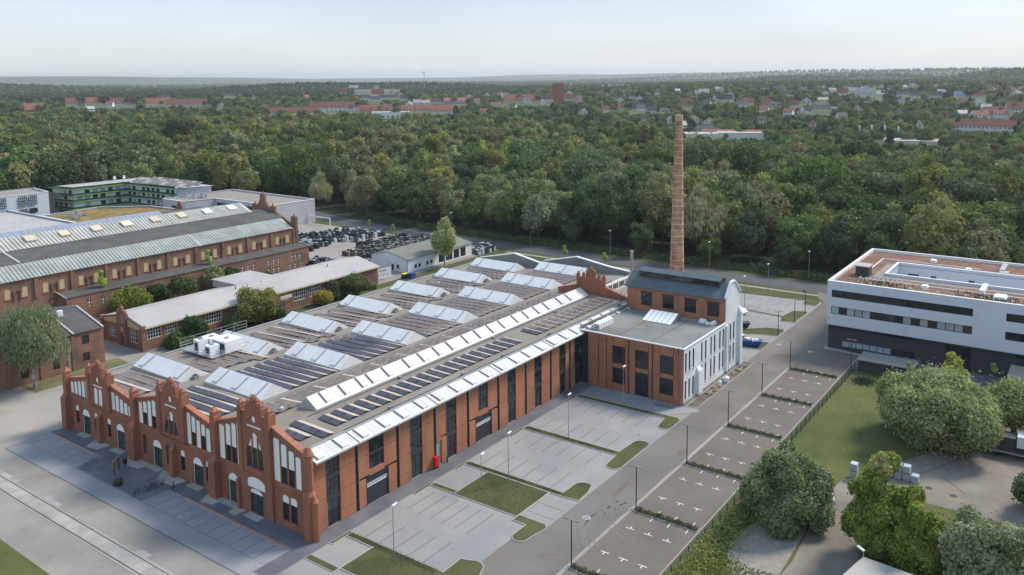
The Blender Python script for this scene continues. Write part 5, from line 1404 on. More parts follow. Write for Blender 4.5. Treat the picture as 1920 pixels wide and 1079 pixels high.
# stacked liquid containers
def ibc(x, y, z, lab):
    t_ = thing('liquid_container', lab, 'container', (x, y, z), 'caged white liquid containers')
    MB().box(x - .55, x + .55, y - .45, y + .45, z + .16, z + 1.1).build('tank', 'ibc', t_)
    c_ = MB()
    for k in range(5):
        yy = y - .5 + k * .25; c_.tube((x - .6, yy, z + .14), (x - .6, yy, z + 1.14), .018, 4); c_.tube((x + .6, yy, z + .14), (x + .6, yy, z + 1.14), .018, 4)
    for k in range(4):
        zz_ = z + .2 + k * .3; c_.tube((x - .6, y - .5, zz_), (x - .6, y + .5, zz_), .018, 4); c_.tube((x - .6, y - .5, zz_), (x + .6, y - .5, zz_), .018, 4); c_.tube((x - .6, y + .5, zz_), (x + .6, y + .5, zz_), .018, 4)
    c_.build('cage', 'steel_grey', t_)
    MB().box(x - .6, x + .6, y - .5, y + .5, z, z + .13).build('pallet', 'steel_grey', t_)
k = 0
names = ['first', 'second', 'third', 'fourth', 'fifth']
for i in range(5):
    y = -56.0 - i * 1.12
    ibc(60.0, y, .02, 'caged liquid container, %s from the orange-topped tree in the bottom row' % names[i])
    if i < 4: ibc(60.0, y, 1.18, 'caged liquid container, %s from the orange-topped tree in the upper row' % names[i])
for z in (.02, 1.18): ibc(56.5, -52.9, z, 'pale caged container at the track end, %s of its pair' % ('bottom one' if z < 1 else 'top one'))
# track, yard and roof bottom right
sheet('dirt_track', [(20, -51.5), (30, -52.2), (47, -51.0), (55.5, -51.6), (57, -54.5), (49, -56.5), (38, -58.0), (28, -60), (10, -62), (0, -58)], .004, 'dirt_track')
sheet('sand_patch', [(30, -44.2), (37, -45.5), (44, -46.5), (46, -49.5), (38, -51.5), (26, -51.8), (22, -47)], .001, 'gravel')
sheet('concrete_yard_right', [(52, -56.5), (56, -55.2), (62, -55.6), (71, -60), (90, -63), (104, -66), (104, -95), (70, -95), (55, -76), (53, -66)], .003, 'dirt_track')
sheet('grass_patch', [(47, -57), (54.5, -57), (54.5, -74), (47, -80), (30, -76), (30, -62), (40, -59)], .007, 'grass_lush')
for (x, y, lab) in ((59.3, -62.4, 'round drain cover in the yard left of the inspection plate'), (58.8, -65.6, 'round drain cover in the yard near the dark bushes')):
    t_ = thing('drain_cover', lab, 'drain cover', (x, y, .01)); MB().cyl(x, y, .005, .02, .5, .5, 14).build('cover', 'steel_dark', t_)
for (a, b) in (((62, -60), (75, -66)), ((64, -63.5), (60, -67))):
    d = Vector((b[0] - a[0], b[1] - a[1])); MB().rbox((a[0] + b[0]) / 2, (a[1] + b[1]) / 2, .004, .012, d.length, .1, math.atan2(d.y, d.x)).build('yard_joint', 'steel_brown', kind='structure')
BR = thing('low_white_roof', 'corner of a low building with a pale flat roof, cut off by the bottom edge', 'building', (24, -63, 0))
MB().slab([(30.2, -60.4), (29.6, -66), (10, -70), (10, -56.6)], .0, 2.9).build('wall', 'white_wall', BR)
MB().slab([(30.5, -60.1), (29.9, -66.3), (10, -70.4), (10, -56.2)], 2.92, 3.1).build('roof', 'roof_pale', BR)
t_ = thing('wall_lamp', 'white lamp head on a short arm above the pale flat roof', 'lamp', (30.3, -60.2, 0)); MB().tube((30.3, -60.2, 0), (30.3, -60.2, 3.9), .05, 6).build('pole', 'steel_grey', t_); MB().rbox(30.6, -59.8, 3.9, 4.05, 1.1, .3, .9).build('lamp_head', 'lamp_glass', t_)

def car(x, y, rz, lab, m):
    t_ = thing('parked_car', lab, 'car', (x, y, 0))
    prof_ = [(-2.1, .3), (2.1, .3), (2.15, .75), (1.2, .95), (.6, 1.42), (-1.1, 1.45), (-1.9, 1.0), (-2.15, .8)]
    b_ = MB().loft([(a, -.85, z) for a, z in prof_], [(a, .85, z) for a, z in prof_]).xf(x, y, rz); b_.build('body', m, t_)
    MB().loft([(1.15, -.87, .97), (.6, -.8, 1.38), (-1.05, -.8, 1.4), (-1.75, -.87, 1.0)], [(1.15, .87, .97), (.6, .8, 1.38), (-1.05, .8, 1.4), (-1.75, .87, 1.0)]).xf(x, y, rz).build('window', 'glass_dark', t_)
    for a in (-1.3, 1.3):
        for s in (-.8, .8):
            ring = lambda yy: [(a + .33 * math.cos(i * math.pi / 5), yy, .33 + .33 * math.sin(i * math.pi / 5)) for i in range(10)]
            MB().loft(ring(s - .1), ring(s + .1)).xf(x, y, rz).build('wheel', 'tyre', t_)
car(129.8, -7.8, 1.2, 'white car half hidden behind the white annex gable', 'plastic_white')
car(48.0, -51.0, .5, 'white car behind the dark round tree by the track', 'plastic_white')
def skip(x, y, rz, lab, m):
    t_ = thing('skip', lab, 'skip', (x, y, 0))
    o0 = [(-1.6, -.8, .15), (1.6, -.8, .15), (1.6, .8, .15), (-1.6, .8, .15)]; o1 = [(-2.3, -1.0, 1.4), (2.3, -1.0, 1.4), (2.3, 1.0, 1.4), (-2.3, 1.0, 1.4)]
    MB().loft(o0, o1).xf(x, y, rz).build('body', m, t_)
    l_ = MB()
    for i in range(14): l_.rbox(R.uniform(-1.7, 1.7), R.uniform(-.6, .6), 1.2, 1.42 + R.random() * .35, R.uniform(.3, 1.0), R.uniform(.2, .6), R.random() * 3)
    l_.xf(x, y, rz).build('load', 'plastic_white' if m == 'plastic_blue' else 'gravel', t_)
skip(106.8, -19.3, -1.25, 'blue skip full of white waste beside the drive', 'plastic_blue')
skip(118.2, -12.4, -1.0, 'dark skip with waste on the rear lot by the white gable', 'steel_dark')
for (x, y, lab) in ((108.8, -16.2, 'black wheeled bin with pale lid beyond the blue skip'), (105.2, -15.6, 'black wheeled bin with pale lid nearest the white gable')):
    t_ = thing('wheeled_bin', lab, 'bin', (x, y, 0)); MB().box(x - .7, x + .7, y - .6, y + .6, .12, 1.4).build('body', 'plastic_black', t_); MB().box(x - .75, x + .75, y - .65, y + .65, 1.402, 1.5).build('lid', 'plastic_white', t_)
t_ = thing('sign_post', 'small blue road sign on a post at the verge of the rear lot', 'road sign', (152, -17, 0)); MB().tube((152, -17, 0), (152, -17, 2.2), .04, 5).build('post', 'steel_grey', t_); MB().box(151.9, 151.95, -17.3, -16.7, 1.9, 2.5).build('plate', 'plastic_blue', t_)

# ================================================================== left side
# pitched dark roof brick building behind the birch
LB = thing('brick_workshop', 'two-storey old brick workshop with dark low-pitched roofs behind the birch', 'workshop', (0, 92, 0))
hs = [rect(16.4, 17.9, 4.9, 6.8), rect(16.4, 17.9, 1.4, 3.2), rect(10.4, 11.8, 1.3, 3.5), rect(4.4, 5.8, 4.9, 6.8), rect(4.4, 5.8, 1.3, 3.2), rect(-1.5, 0, 1.3, 3.2), rect(-1.5, 0, 4.9, 6.8), rect(-8, -6.5, 1.3, 3.2), rect(10.4, 11.8, 4.9, 6.8)]
MB().facade(rect(-40, 21, 0, 7.5), hs, MY(88.5), .4, .25).build('front_wall', 'brick_old', LB)
for h_ in hs: window(LB, MY(88.5), h_[0][0], h_[1][0], h_[0][1], h_[2][1], .15, 2, 2, 'steel_dark', 'glass_dark')
for x in (14.6, 8.3, 2.2, -4, -10): MB().box(x - .4, x + .4, 88.35, 88.497, 0, 7.3).build('pilaster', 'brick_old', LB)
MB().box(13.3, 13.9, 88.42, 88.498, 0, 7.3).build('wall_strip', 'roof_felt', LB)
MB().facade([(88.9, 0), (112, 0), (112, 7.5), (98.5, 10.3), (88.9, 7.6)], [], MX(20.6), .4, .2).build('gable_wall', 'brick_old', LB)
MB().loft([(-40, 88.2, 7.5), (20.9, 88.2, 7.5), (20.9, 98.6, 10.3), (-40, 98.6, 10.3)], [(-40, 88.2, 7.65), (20.9, 88.2, 7.65), (20.9, 98.6, 10.45), (-40, 98.6, 10.45)]).loft([(-40, 112, 7.5), (20.9, 112, 7.5), (20.9, 98.6, 10.3), (-40, 98.6, 10.3)], [(-40, 112, 7.65), (20.9, 112, 7.65), (20.9, 98.6, 10.45), (-40, 98.6, 10.45)]).build('roof', 'roof_felt_dark', LB)
for x in (20.75, 14.6, -2): MB().loft([(x - .2, 88.1, 7.67), (x + .2, 88.1, 7.67), (x + .2, 98.6, 10.47), (x - .2, 98.6, 10.47)], [(x - .2, 88.1, 7.9), (x + .2, 88.1, 7.9), (x + .2, 98.6, 10.7), (x - .2, 98.6, 10.7)]).loft([(x - .2, 112, 7.67), (x + .2, 112, 7.67), (x + .2, 98.6, 10.47), (x - .2, 98.6, 10.47)], [(x - .2, 112, 7.9), (x + .2, 112, 7.9), (x + .2, 98.6, 10.7), (x - .2, 98.6, 10.7)]).build('parapet_coping', 'roof_pale', LB)
MB().box(-40, 14, 93.5, 95.6, 9.0, 10.3).build('roof_lantern', 'glass_dark', LB); MB().box(-40.2, 14.2, 93.3, 95.8, 10.302, 10.45).build('lantern_roof', 'metal_ridged', LB)
for (x, y) in ((16.2, 96.5), (12.3, 97)): MB().box(x - .5, x + .5, y - .4, y + .4, 9.6, 10.9).build('roof_vent', 'plastic_white', LB)
# middle long low building
ML = thing('low_workshop', 'long low brick workshop with a pale roof and tall white-framed windows', 'workshop', (65, 92, 0))
ww = [(29.7, 33.7, 2.4, 4.9), (34.7, 37.6, 2.4, 4.9), (45, 49.1, 2.0, 4.9), (52, 55.6, 2.0, 4.9), (62.4, 64.7, 2.4, 4.9), (65.6, 69.4, 2.8, 4.4), (70.6, 74.7, 1.8, 4.9), (75.8, 79.6, 1.9, 4.9), (81, 84.4, 1.9, 4.9), (85.7, 90, 1.9, 4.9), (91.2, 94.7, 3.2, 4.8)]
MB().facade(rect(29.3, 101, 0, 5.15), [rect(*w_) for w_ in ww], MY(88), .35, .2).build('front_wall', 'brick_old', ML)
for a, b, c_, d in ww: window(ML, MY(88), a, b, c_, d, .08, 6, 3, 'white_paint', 'glass_dark', ft=.12, mt=.1)
MB().facade([(88.4, 0), (104.5, 0), (104.5, 5.2), (96.2, 7.0), (88.4, 5.2)], [rect(98.9, 101.6, 1.4, 3.6), rect(90.4, 92.9, 1.4, 4.4)], MX(29.3), .35, .2).build('gable_wall', 'brick_old', ML)
for (a, b, c_, d) in ((98.9, 101.6, 1.4, 3.6), (90.4, 92.9, 1.4, 4.4)): window(ML, MX(29.3), a, b, c_, d, .08, 3, 3, 'white_paint', 'glass_dark', ft=.1, mt=.08)
MB().facade([(94.1, 0), (97.9, 0), (97.9, 7.4), (97.2, 7.4), (97.2, 8.0), (96.6, 8.0), (96.6, 8.6), (95.5, 8.6), (95.5, 8.0), (94.8, 8.0), (94.8, 7.4), (94.1, 7.4)], [arch(94.9, 95.3, 4.9, 7.2), arch(95.7, 96.2, 4.9, 7.4), arch(96.6, 97.0, 4.9, 7.2), arch(95.3, 96.6, 3.2, 4.4), rect(95.4, 96.5, .1, 2.6)], MX(29.0), .6, .15).build('gable_tower', 'brick_old', ML)
for h_ in (arch(94.9, 95.3, 4.9, 7.2), arch(95.7, 96.2, 4.9, 7.4), arch(96.6, 97.0, 4.9, 7.2), arch(95.3, 96.6, 3.2, 4.4)): MB().plate(h_, MX(29.0), .08).build('blind_panel', 'board_ochre', ML)
MB().plate([(89, 4.6), (93.9, 4.6), (93.9, 6.3), (89, 5.15)], MX(29.28), 0, .02).plate([(103.8, 4.6), (98.1, 4.6), (98.1, 6.3), (103.8, 5.15)], MX(29.28), 0, .02).build('blind_panel', 'board_ochre', ML)
for yy in (94.4, 97.6, 96.05): MB().cyl(29.3, yy, 7.4 if yy != 96.05 else 8.6, 8.1 if yy != 96.05 else 9.3, .38, .1, 8).build('pinnacle', 'coping_red', ML)
for a in (87.6, 104.2): MB().box(28.9, 30, a, a + .8, 0, 5.6).build('corner_pier', 'brick_old', ML)
MB().box(100.7, 101, 88.35, 104.5, 0, 5.1).build('end_wall', 'brick_old', ML)
MB().loft([(29.6, 87.5, 5.2), (101.3, 87.5, 5.2), (101.3, 96.2, 7.1), (29.6, 96.2, 7.1)], [(29.6, 87.5, 5.35), (101.3, 87.5, 5.35), (101.3, 96.2, 7.25), (29.6, 96.2, 7.25)]).loft([(29.6, 105, 5.2), (101.3, 105, 5.2), (101.3, 96.2, 7.1), (29.6, 96.2, 7.1)], [(29.6, 105, 5.35), (101.3, 105, 5.35), (101.3, 96.2, 7.25), (29.6, 96.2, 7.25)]).build('roof', 'roof_pale', ML)
MB().box(29.5, 101.3, 87.3, 87.5, 4.98, 5.2).build('eaves_board', 'board_ochre', ML)
MB().box(60.5, 72, 97, 107.5, 5.2, 6.9).box(60.2, 72.3, 96.8, 107.8, 6.92, 7.15).build('rear_wing', 'roof_pale', ML)
for x in (58, 88): MB().cyl(x, 94.5, 6.6, 7.6, .12, .12, 6).build('roof_vent', 'steel_dark', ML)
t_ = thing('entrance_sign', 'pale yellow sign board over the workshop entrance', 'sign', (67.5, 87.4, 3)); MB().box(65.7, 69.3, 87.0, 87.25, 3.5, 4.25).build('board', 'render_cream', t_); MB().box(65.8, 65.9, 87.05, 87.2, 0, 3.5).box(69.1, 69.2, 87.05, 87.2, 0, 3.5).build('post', 'steel_grey', t_)
t_ = thing('banner_sign', 'white banner board with faint grey drawing, at the workshop end', 'banner', (105.5, 90.8, 0)); MB().loft([(103.2, 91.3, .4), (108.8, 90.3, .4), (108.8, 90.4, .4), (103.2, 91.4, .4)], [(103.2, 91.3, 3.4), (108.8, 90.3, 3.4), (108.8, 90.4, 3.4), (103.2, 91.4, 3.4)]).build('board', 'plastic_white', t_)
g_ = MB()
for i in range(5): g_.loft([(104.0 + i * .8, 91.12 - i * .143, 1.2 + (i % 2) * .3), (104.5 + i * .8, 91.03 - i * .143, 1.2 + (i % 2) * .3), (104.5 + i * .8, 91.02 - i * .143, 1.6)], [(104.0 + i * .8, 91.11 - i * .143, 1.35 + (i % 2) * .3), (104.5 + i * .8, 91.02 - i * .143, 1.35 + (i % 2) * .3), (104.5 + i * .8, 91.01 - i * .143, 1.7)])
g_.loft([(104.6, 91.0, 2.6), (107.2, 90.53, 2.6), (107.2, 90.52, 2.6)], [(104.6, 91.0, 2.85), (107.2, 90.53, 2.85), (107.2, 90.52, 2.85)]).build('print', 'steel_grey', t_)
for (x, y, m, lm, lab) in ((110.6, 86.6, 'plastic_black', 'plastic_yellow', 'black bin with yellow lid beside the blue one'), (112.2, 85.2, 'plastic_blue', 'plastic_blue', 'large blue bin by the hall roof edge')):
    t_ = thing('wheeled_bin', lab, 'bin', (x, y, 0)); MB().box(x - .9, x + .9, y - .6, y + .6, .1, 1.35).build('body', m, t_); MB().box(x - .95, x + .95, y - .65, y + .65, 1.352, 1.5).build('lid', lm, t_)
# white low building
WB = thing('white_shed', 'low white building with olive grey roof, partly hidden by the tall birch', 'building', (131, 97, 0))
ww = [(119.2, 120.3, .9, 2.0), (121, 122.1, .9, 2.0), (124.6, 125.7, .9, 2.1), (126.5, 127.6, .9, 2.1), (137.9, 140.7, .4, 3.3), (141.4, 144.0, .4, 3.4), (134, 137.2, .4, 3.3), (130.5, 133.3, .4, 3.2)]
MB().facade(rect(116, 147.2, 0, 4.0), [rect(*w_) for w_ in ww], MY(90.5), .3, .2).build('front_wall', 'white_wall', WB)
for a, b, c_, d in ww: window(WB, MY(90.5), a, b, c_, d, .1, 1 if b - a < 2 else 2, 1, 'steel_dark', 'glass_dark')
MB().facade([(90.8, 0), (105.6, 0), (105.6, 4.0), (98.5, 5.6), (90.8, 4.0)], [rect(96.2, 97.2, .1, 2.1), rect(93.9, 95.0, .9, 2.1)], MX(116), .3, .2).build('gable_wall', 'white_wall', WB)
for (a, b, c_, d) in ((96.2, 97.2, .1, 2.1), (93.9, 95.0, .9, 2.1)): window(WB, MX(116), a, b, c_, d, .1, 1, 1, 'steel_dark', 'glass_dark')
MB().box(146.9, 147.2, 90.8, 105.6, 0, 4).build('end_wall', 'white_wall', WB)
MB().loft([(115.8, 90.1, 4.02), (147.5, 90.1, 4.02), (147.5, 98.5, 5.7), (115.8, 98.5, 5.7)], [(115.8, 90.1, 4.15), (147.5, 90.1, 4.15), (147.5, 98.5, 5.83), (115.8, 98.5, 5.83)]).loft([(115.8, 106, 4.02), (147.5, 106, 4.02), (147.5, 98.5, 5.7), (115.8, 98.5, 5.7)], [(115.8, 106, 4.15), (147.5, 106, 4.15), (147.5, 98.5, 5.83), (115.8, 98.5, 5.83)]).build('roof', 'roof_olive', WB)
MB().tube((115.9, 90.3, 0), (115.9, 90.3, 4), .07, 5).build('downpipe', 'steel_dark', WB)
# storage yard with dark pallet and cage stacks: nobody could count them
sheet('storage_yard', R4(103, 160, 105, 200), -.004, 'concrete_yard')
def stacks(name, spots, mats, n, hmax):
    m_ = MB(); m2_ = MB()
    for _ in range(n):
        x0, x1, y0, y1 = R.choice(spots)
        x = round(R.uniform(x0, x1) / 1.4) * 1.4; y = R.uniform(y0, y1); h = R.uniform(.6, hmax)
        (m_ if R.random() < .8 else m2_).rbox(x, y, 0, h, R.uniform(.8, 1.25), R.uniform(.6, 1.2), R.uniform(-.15, .15))
        if R.random() < .3: m2_.rbox(x, y, h + .01, h + .12, .8, .7, R.uniform(-.2, .2))
    m_.build(name, mats[0], kind='stuff'); m2_.build(name, mats[1], kind='stuff')
stacks('pallet_stacks', [(110, 122, 139, 175), (122, 140, 143, 180), (140, 156, 139, 160), (112, 130, 142, 160)], ('steel_dark', 'ibc'), 750, 2.3)
stacks('pallet_stacks', [(124, 156, 107, 121), (122, 150, 116, 126), (135, 158, 107, 133)], ('steel_dark', 'gravel'), 700, 2.0)
stacks('pallet_stacks', [(104.5, 113, 110, 127), (106, 118, 107, 116), (149, 158, 88, 96)], ('steel_dark', 'ibc'), 380, 2.2)
t_ = thing('yard_fence', 'dark mesh fence along the street side of the storage yard', 'fence', (159.5, 130, 0))
for y in range(104, 150, 3): inst(pmz, 'post', t_, (159.6, y, 0), scale=(1, 1, 1.4))
m_ = MB()
for k in range(6): m_.box(159.58, 159.62, 104, 149, .3 + k * .35, .33 + k * .35)
for k in range(90): m_.box(159.59, 159.61, 104 + k * .5, 104.03 + k * .5, .1, 2.1)
m_.build('mesh_panel', 'steel_dark', t_)
t_ = thing('long_cabinet', 'long grey slatted gate section beside the road', 'gate', (158, 122, 0)); MB().box(157.8, 158.2, 117, 127, .1, 2.6).build('panel', 'steel_grey', t_); MB().box(157.6, 158.4, 113.5, 117.5, 2.2, 2.7).build('canopy', 'plastic_white', t_)
t_ = thing('white_portal', 'white entrance frame by the storage yard corner', 'gate', (159, 180, 0)); MB().box(158.8, 159.1, 172, 172.3, 0, 3).box(158.8, 159.1, 184, 184.3, 0, 3).build('post', 'plastic_white', t_); MB().box(158.8, 159.1, 172, 184.3, 3.0, 3.3).build('beam', 'plastic_white', t_); MB().box(158.9, 159.0, 184, 184.2, 0, 6.0).build('flag_mast', 'plastic_white', t_)

# second old hall
H2 = thing('old_brick_hall', 'disused long brick hall with boarded arched windows and ribbed metal roof', 'factory hall', (30, 127.8, 0))
hs = []; k = 0
for x0 in np.arange(102.4, -20, -8.7):
    for dx in (0, -3.9):
        x = x0 + dx - 1.4
        hs.append(arch(x, x + 1.35, 7.8, 10.3, 'seg', 5))
hs = [h_ for h_ in hs if h_[0][0] > -18]
MB().facade(rect(-20, 104.7, 0, 12.0), hs, MY(127.8), .5, .15).build('side_wall', 'brick_old', H2)
for h_ in hs:
    MB().plate(h_, MY(127.8), .08).build('boarded_window', 'board_ochre', H2)
    MB().box(h_[0][0] - .1, h_[1][0] + .1, 127.65, 127.797, 7.6, 7.78).build('window_sill', 'coping_red', H2)
for x0 in np.arange(104.2, -20, -8.7):
    MB().box(x0 - .5, x0 + .3, 127.45, 127.795, 6.9, 11.8).build('pilaster', 'brick_old', H2)
    for dx in (-2.95, -4.35): MB().box(x0 - 1.0 + dx, x0 - .85 + dx, 127.6, 127.797, 7.0, 9.6).build('steel_post', 'steel_brown', H2)
    MB().box(x0 - 4.5, x0 - 4.1, 127.7, 127.797, 9.0, 9.4).build('wall_opening', 'steel_brown', H2)
# aisle
hs = []
for (a, b) in ((99.1, 5), (100.5, 5), (102.2, 5), (90.3, 5), (92.2, 5), (94.0, 5), (81.0, 5), (83, 5), (85, 5), (74, 5), (75.5, 5), (77.1, 5), (36, 5), (39.5, 5), (44, 5), (46, 5)):
    hs.append(rect(a - .5, a + .5, 3.3, 5.0))
for a in (98.3, 100.3, 102.6, 90.3, 92.2, 94, 81, 83, 85, 62): hs.append(rect(a - .5, a + .5, .8, 2.4))
MB().facade(rect(30.5, 105.9, 0, 6.3), hs, MY(123), .35, .2).build('aisle_wall', 'brick_old', H2)
for h_ in hs: window(H2, MY(123), h_[0][0], h_[1][0], h_[0][1], h_[2][1], .08, 2, 2, 'white_paint', 'glass_dark', ft=.04, mt=.12)
MB().box(105.6, 105.9, 123.3, 130, 0, 6.3).box(30.5, 30.8, 123.3, 127.8, 0, 6.3).build('aisle_end', 'brick_old', H2)
MB().loft([(30.3, 122.8, 6.3), (106.0, 122.8, 6.3), (106.0, 127.79, 7.0), (30.3, 127.79, 7.0)], [(30.3, 122.8, 6.45), (106.0, 122.8, 6.45), (106.0, 127.79, 7.15), (30.3, 127.79, 7.15)]).build('aisle_roof', 'roof_felt_dark', H2)
MB().loft([(105.95, 122.6, 6.3), (106.2, 122.6, 6.3), (106.2, 130, 7.2), (105.95, 130, 7.2)], [(105.95, 122.6, 6.7), (106.2, 122.6, 6.7), (106.2, 130, 7.6), (105.95, 130, 7.6)]).loft([(30.1, 122.6, 6.3), (30.3, 122.6, 6.3), (30.3, 127.7, 7.2), (30.1, 127.7, 7.2)], [(30.1, 122.6, 6.7), (30.3, 122.6, 6.7), (30.3, 127.7, 7.5), (30.1, 127.7, 7.5)]).build('parapet_coping', 'roof_pale', H2)
# roof
MB().loft([(-20, 127.4, 12.0), (103.6, 127.4, 12.0), (103.6, 132.7, 14.75), (-20, 132.7, 14.75)], [(-20, 127.4, 12.03), (103.6, 127.4, 12.03), (103.6, 132.7, 14.78), (-20, 132.7, 14.78)]).build('roof_slope', 'metal_ridged', H2)
rp = MB().loft([(0, 127.25, 12.04), (.55, 127.25, 12.04), (.55, 132.7, 14.79), (0, 132.7, 14.79)], [(.08, 127.25, 12.15), (.47, 127.25, 12.15), (.47, 132.7, 14.9), (.08, 132.7, 14.9)]).mesh('ridged_panel', 'metal_ridged')
x = -19.5; 
while x < 102.8:
    if not (70.2 < x < 71): inst(rp, 'ridged_panel', H2, (x, 0, 0))
    x += .92
MB().loft([(-20, 132.7, 14.75), (104.6, 132.7, 14.75), (104.6, 143.4, 16.7), (-20, 143.4, 16.7)], [(-20, 132.7, 14.95), (104.6, 132.7, 14.95), (104.6, 143.4, 16.9), (-20, 143.4, 16.9)]).loft([(-20, 160, 12.0), (104.6, 160, 12.0), (104.6, 143.4, 16.7), (-20, 143.4, 16.7)], [(-20, 160, 12.2), (104.6, 160, 12.2), (104.6, 143.4, 16.9), (-20, 143.4, 16.9)]).build('roof_felt', 'roof_felt_dark', H2)
MB().loft([(24.5, 132.9, 15.0), (25.1, 132.9, 15.0), (25.1, 141.4, 16.6), (24.5, 141.4, 16.6)], [(24.5, 132.9, 15.15), (25.1, 132.9, 15.15), (25.1, 141.4, 16.75), (24.5, 141.4, 16.75)]).build('roof_flashing', 'roof_pale', H2)
MB().loft([(-20, 141.4, 16.6), (99.2, 141.4, 16.6), (99.2, 147.3, 19.1), (-20, 147.3, 19.1)], [(-20, 153.5, 14.2), (99.2, 153.5, 14.2), (99.2, 147.35, 19.0), (-20, 147.35, 19.0)]).build('lantern', 'metal_ridged_b', H2)
rp = MB().loft([(0, 141.3, 16.66), (.62, 141.3, 16.66), (.62, 147.3, 19.16), (0, 147.3, 19.16)], [(.1, 141.3, 16.78), (.52, 141.3, 16.78), (.52, 147.3, 19.28), (.1, 147.3, 19.28)]).mesh('ridged_panel', 'metal_ridged_b')
x = -19.5
while x < 98.4:
    inst(rp, 'ridged_panel', H2, (x, 0, 0)); x += 1.0
hb = MB().loft([(0, 143.6, 17.8), (2.6, 143.6, 17.8), (2.6, 146.0, 18.8), (0, 146.0, 18.8)], [(0, 143.5, 18.15), (2.6, 143.5, 18.15), (2.6, 145.9, 19.15), (0, 145.9, 19.15)])
hby = hb.mesh('roof_hatch', 'render_cream'); hbw = hb.mesh('roof_hatch', 'plastic_white')
for i, x in enumerate(np.arange(92.5, -18, -8.7)): inst(hbw if i < 2 else hby, 'roof_hatch', H2, (float(x), 0, 0))
# end gable
oe = [(127.3, 0), (160.4, 0), (160.4, 15.4), (159, 15.4), (158.6, 12.9), (148.9, 16.2), (148.8, 18.0), (146.7, 18.1), (146.5, 17.4), (144.8, 19.6), (144.6, 21.5), (142.5, 21.5), (142.3, 19.6), (140.0, 17.2), (139.8, 17.9), (137.4, 17.9), (137.3, 16.4), (129.9, 13.4), (129.6, 15.5), (127.3, 15.5)]
MB().facade(oe, [], MX(104.7), .8, .2).build('end_gable', 'brick_old', H2)
for yy, zz in ((128.4, 15.5), (138.6, 17.9), (147.7, 18.0), (143.55, 21.5)): MB().cyl(105.1, yy, zz, zz + .9, .6, .15, 6).build('pinnacle', 'coping_red', H2)
# second nave behind with the blue panel strip
MB().loft([(-20, 160.3, 12.0), (104.5, 160.3, 12.0), (104.5, 176, 14.6), (-20, 176, 14.6)], [(-20, 200, 11), (104.5, 200, 11), (104.5, 178, 14.6), (-20, 178, 14.6)]).build('rear_nave_roof', 'roof_felt_dark', H2)
MB().facade([(187, 0), (197, 0), (197, 11), (195.6, 12), (194, 12.5), (192.4, 15.2), (191.2, 15.2), (189.8, 12.5), (188.5, 12), (187, 11)], [], MX(105.5), .7, .2).build('rear_gable', 'brick_old', H2)
MB().box(20, 86, 168.6, 172.4, 14.0, 14.7).build('panel_plinth', 'roof_felt_dark', H2)
bp_ = MB().loft([(0, 168.8, 14.72), (1.9, 168.8, 14.72), (1.9, 172.2, 16.2), (0, 172.2, 16.2)], [(0, 168.8, 14.78), (1.9, 168.8, 14.78), (1.9, 172.2, 16.26), (0, 172.2, 16.26)]).mesh('blue_panel', 'pv_blue')
for i in range(33): inst(bp_, 'blue_panel', H2, (20.5 + i * 1.97, 0, 0))

# flat-roofed modern buildings beyond
def block(name, label, cat, pts, z, wm, rm, bands=(), trim='white_trim', par=.5, base=0, group=None):
    c = Vector((sum(p[0] for p in pts) / len(pts), sum(p[1] for p in pts) / len(pts), 0))
    t_ = thing(name, label, cat, (c.x, c.y, 0), group)
    n = len(pts)
    for i in range(n):
        a = Vector(pts[i]); b = Vector(pts[(i + 1) % n]); L_ = (b - a).length; d = (b - a) / L_
        nn = Vector((-d.y, d.x)); mid = (a + b) / 2
        if nn.dot(Vector((c.x, c.y)) - mid) < 0: nn = -nn
        P = (lambda a, d, nn: lambda u, z_, dd=0: (a.x + d.x * u + nn.x * dd, a.y + d.y * u + nn.y * dd, z_))(a, d, nn)
        hs_ = []; ws = []
        for (ei, f0, f1, z0, z1, k, gmn) in bands:
            if ei == i:
                hs_.append(rect(L_ * f0, L_ * f1, z0, z1)); ws.append((L_ * f0, L_ * f1, z0, z1, k, gmn))
        MB().facade(rect(0, L_, base, z), hs_, P, .3, .15).build('wall', wm, t_)
        for (u0, u1, z0, z1, k, gmn) in ws: window(t_, P, u0, u1, z0, z1, .06, k, 1, 'steel_dark', gmn, ft=.08, mt=.12)
        MB().plate(rect(-.1, L_ + .1, z + .003, z + .2), P, -.12, .4).build('parapet_coping', trim, t_)
    MB().sheet(pts, z - par).build('roof', rm, t_)
    return t_
g2 = lambda pts, z: [tuple(G(u, v, z)[:2]) for u, v in pts]
# grey school with flat gravel roof (big one, right)
block('school_block', 'pale grey clad building with flat roof and strip windows beyond the old hall', 'building', [(128.5, 240), (163, 240.5), (162.2, 184.5), (141.5, 185.5), (141.2, 222), (128.5, 224)], 9.5, 'cladding_pale', 'gravel',
      [(3, .0 + .03, .5, 6.6, 8.0, 8, 'glass_dark'), (3, .55, .97, 6.6, 8.0, 6, 'glass_dark'), (3, .05, .4, 2.8, 4.0, 6, 'glass_dark'), (5, .2, .6, 6.0, 7.4, 6, 'glass_dark'), (4, .3, .8, 6.3, 7.6, 6, 'glass_dark')])
block('school_block', 'low grey building with mossy flat roof just behind the blue panels', 'building', [(82.4, 219), (82.6, 247), (106.5, 250), (120, 235), (122, 207)], 8, 'cladding_grey', 'moss',
      [(0, .3, .5, 3.5, 6.2, 2, 'glass_dark'), (0, .65, .8, 3.5, 5.2, 2, 'glass_dark')])
block('school_block', 'grey flat building at the left edge with a glazed stair bay', 'building', [(40, 212), (40, 266), (79.5, 266), (79.5, 212)], 9, 'cladding_grey', 'roof_pale', [(3, .3, .75, 6.3, 7.2, 8, 'glass_green'), (2, .1, .5, 3.0, 6.0, 6, 'glass_dark'), (3, .1, .5, 3, 4.4, 6, 'glass_dark')])
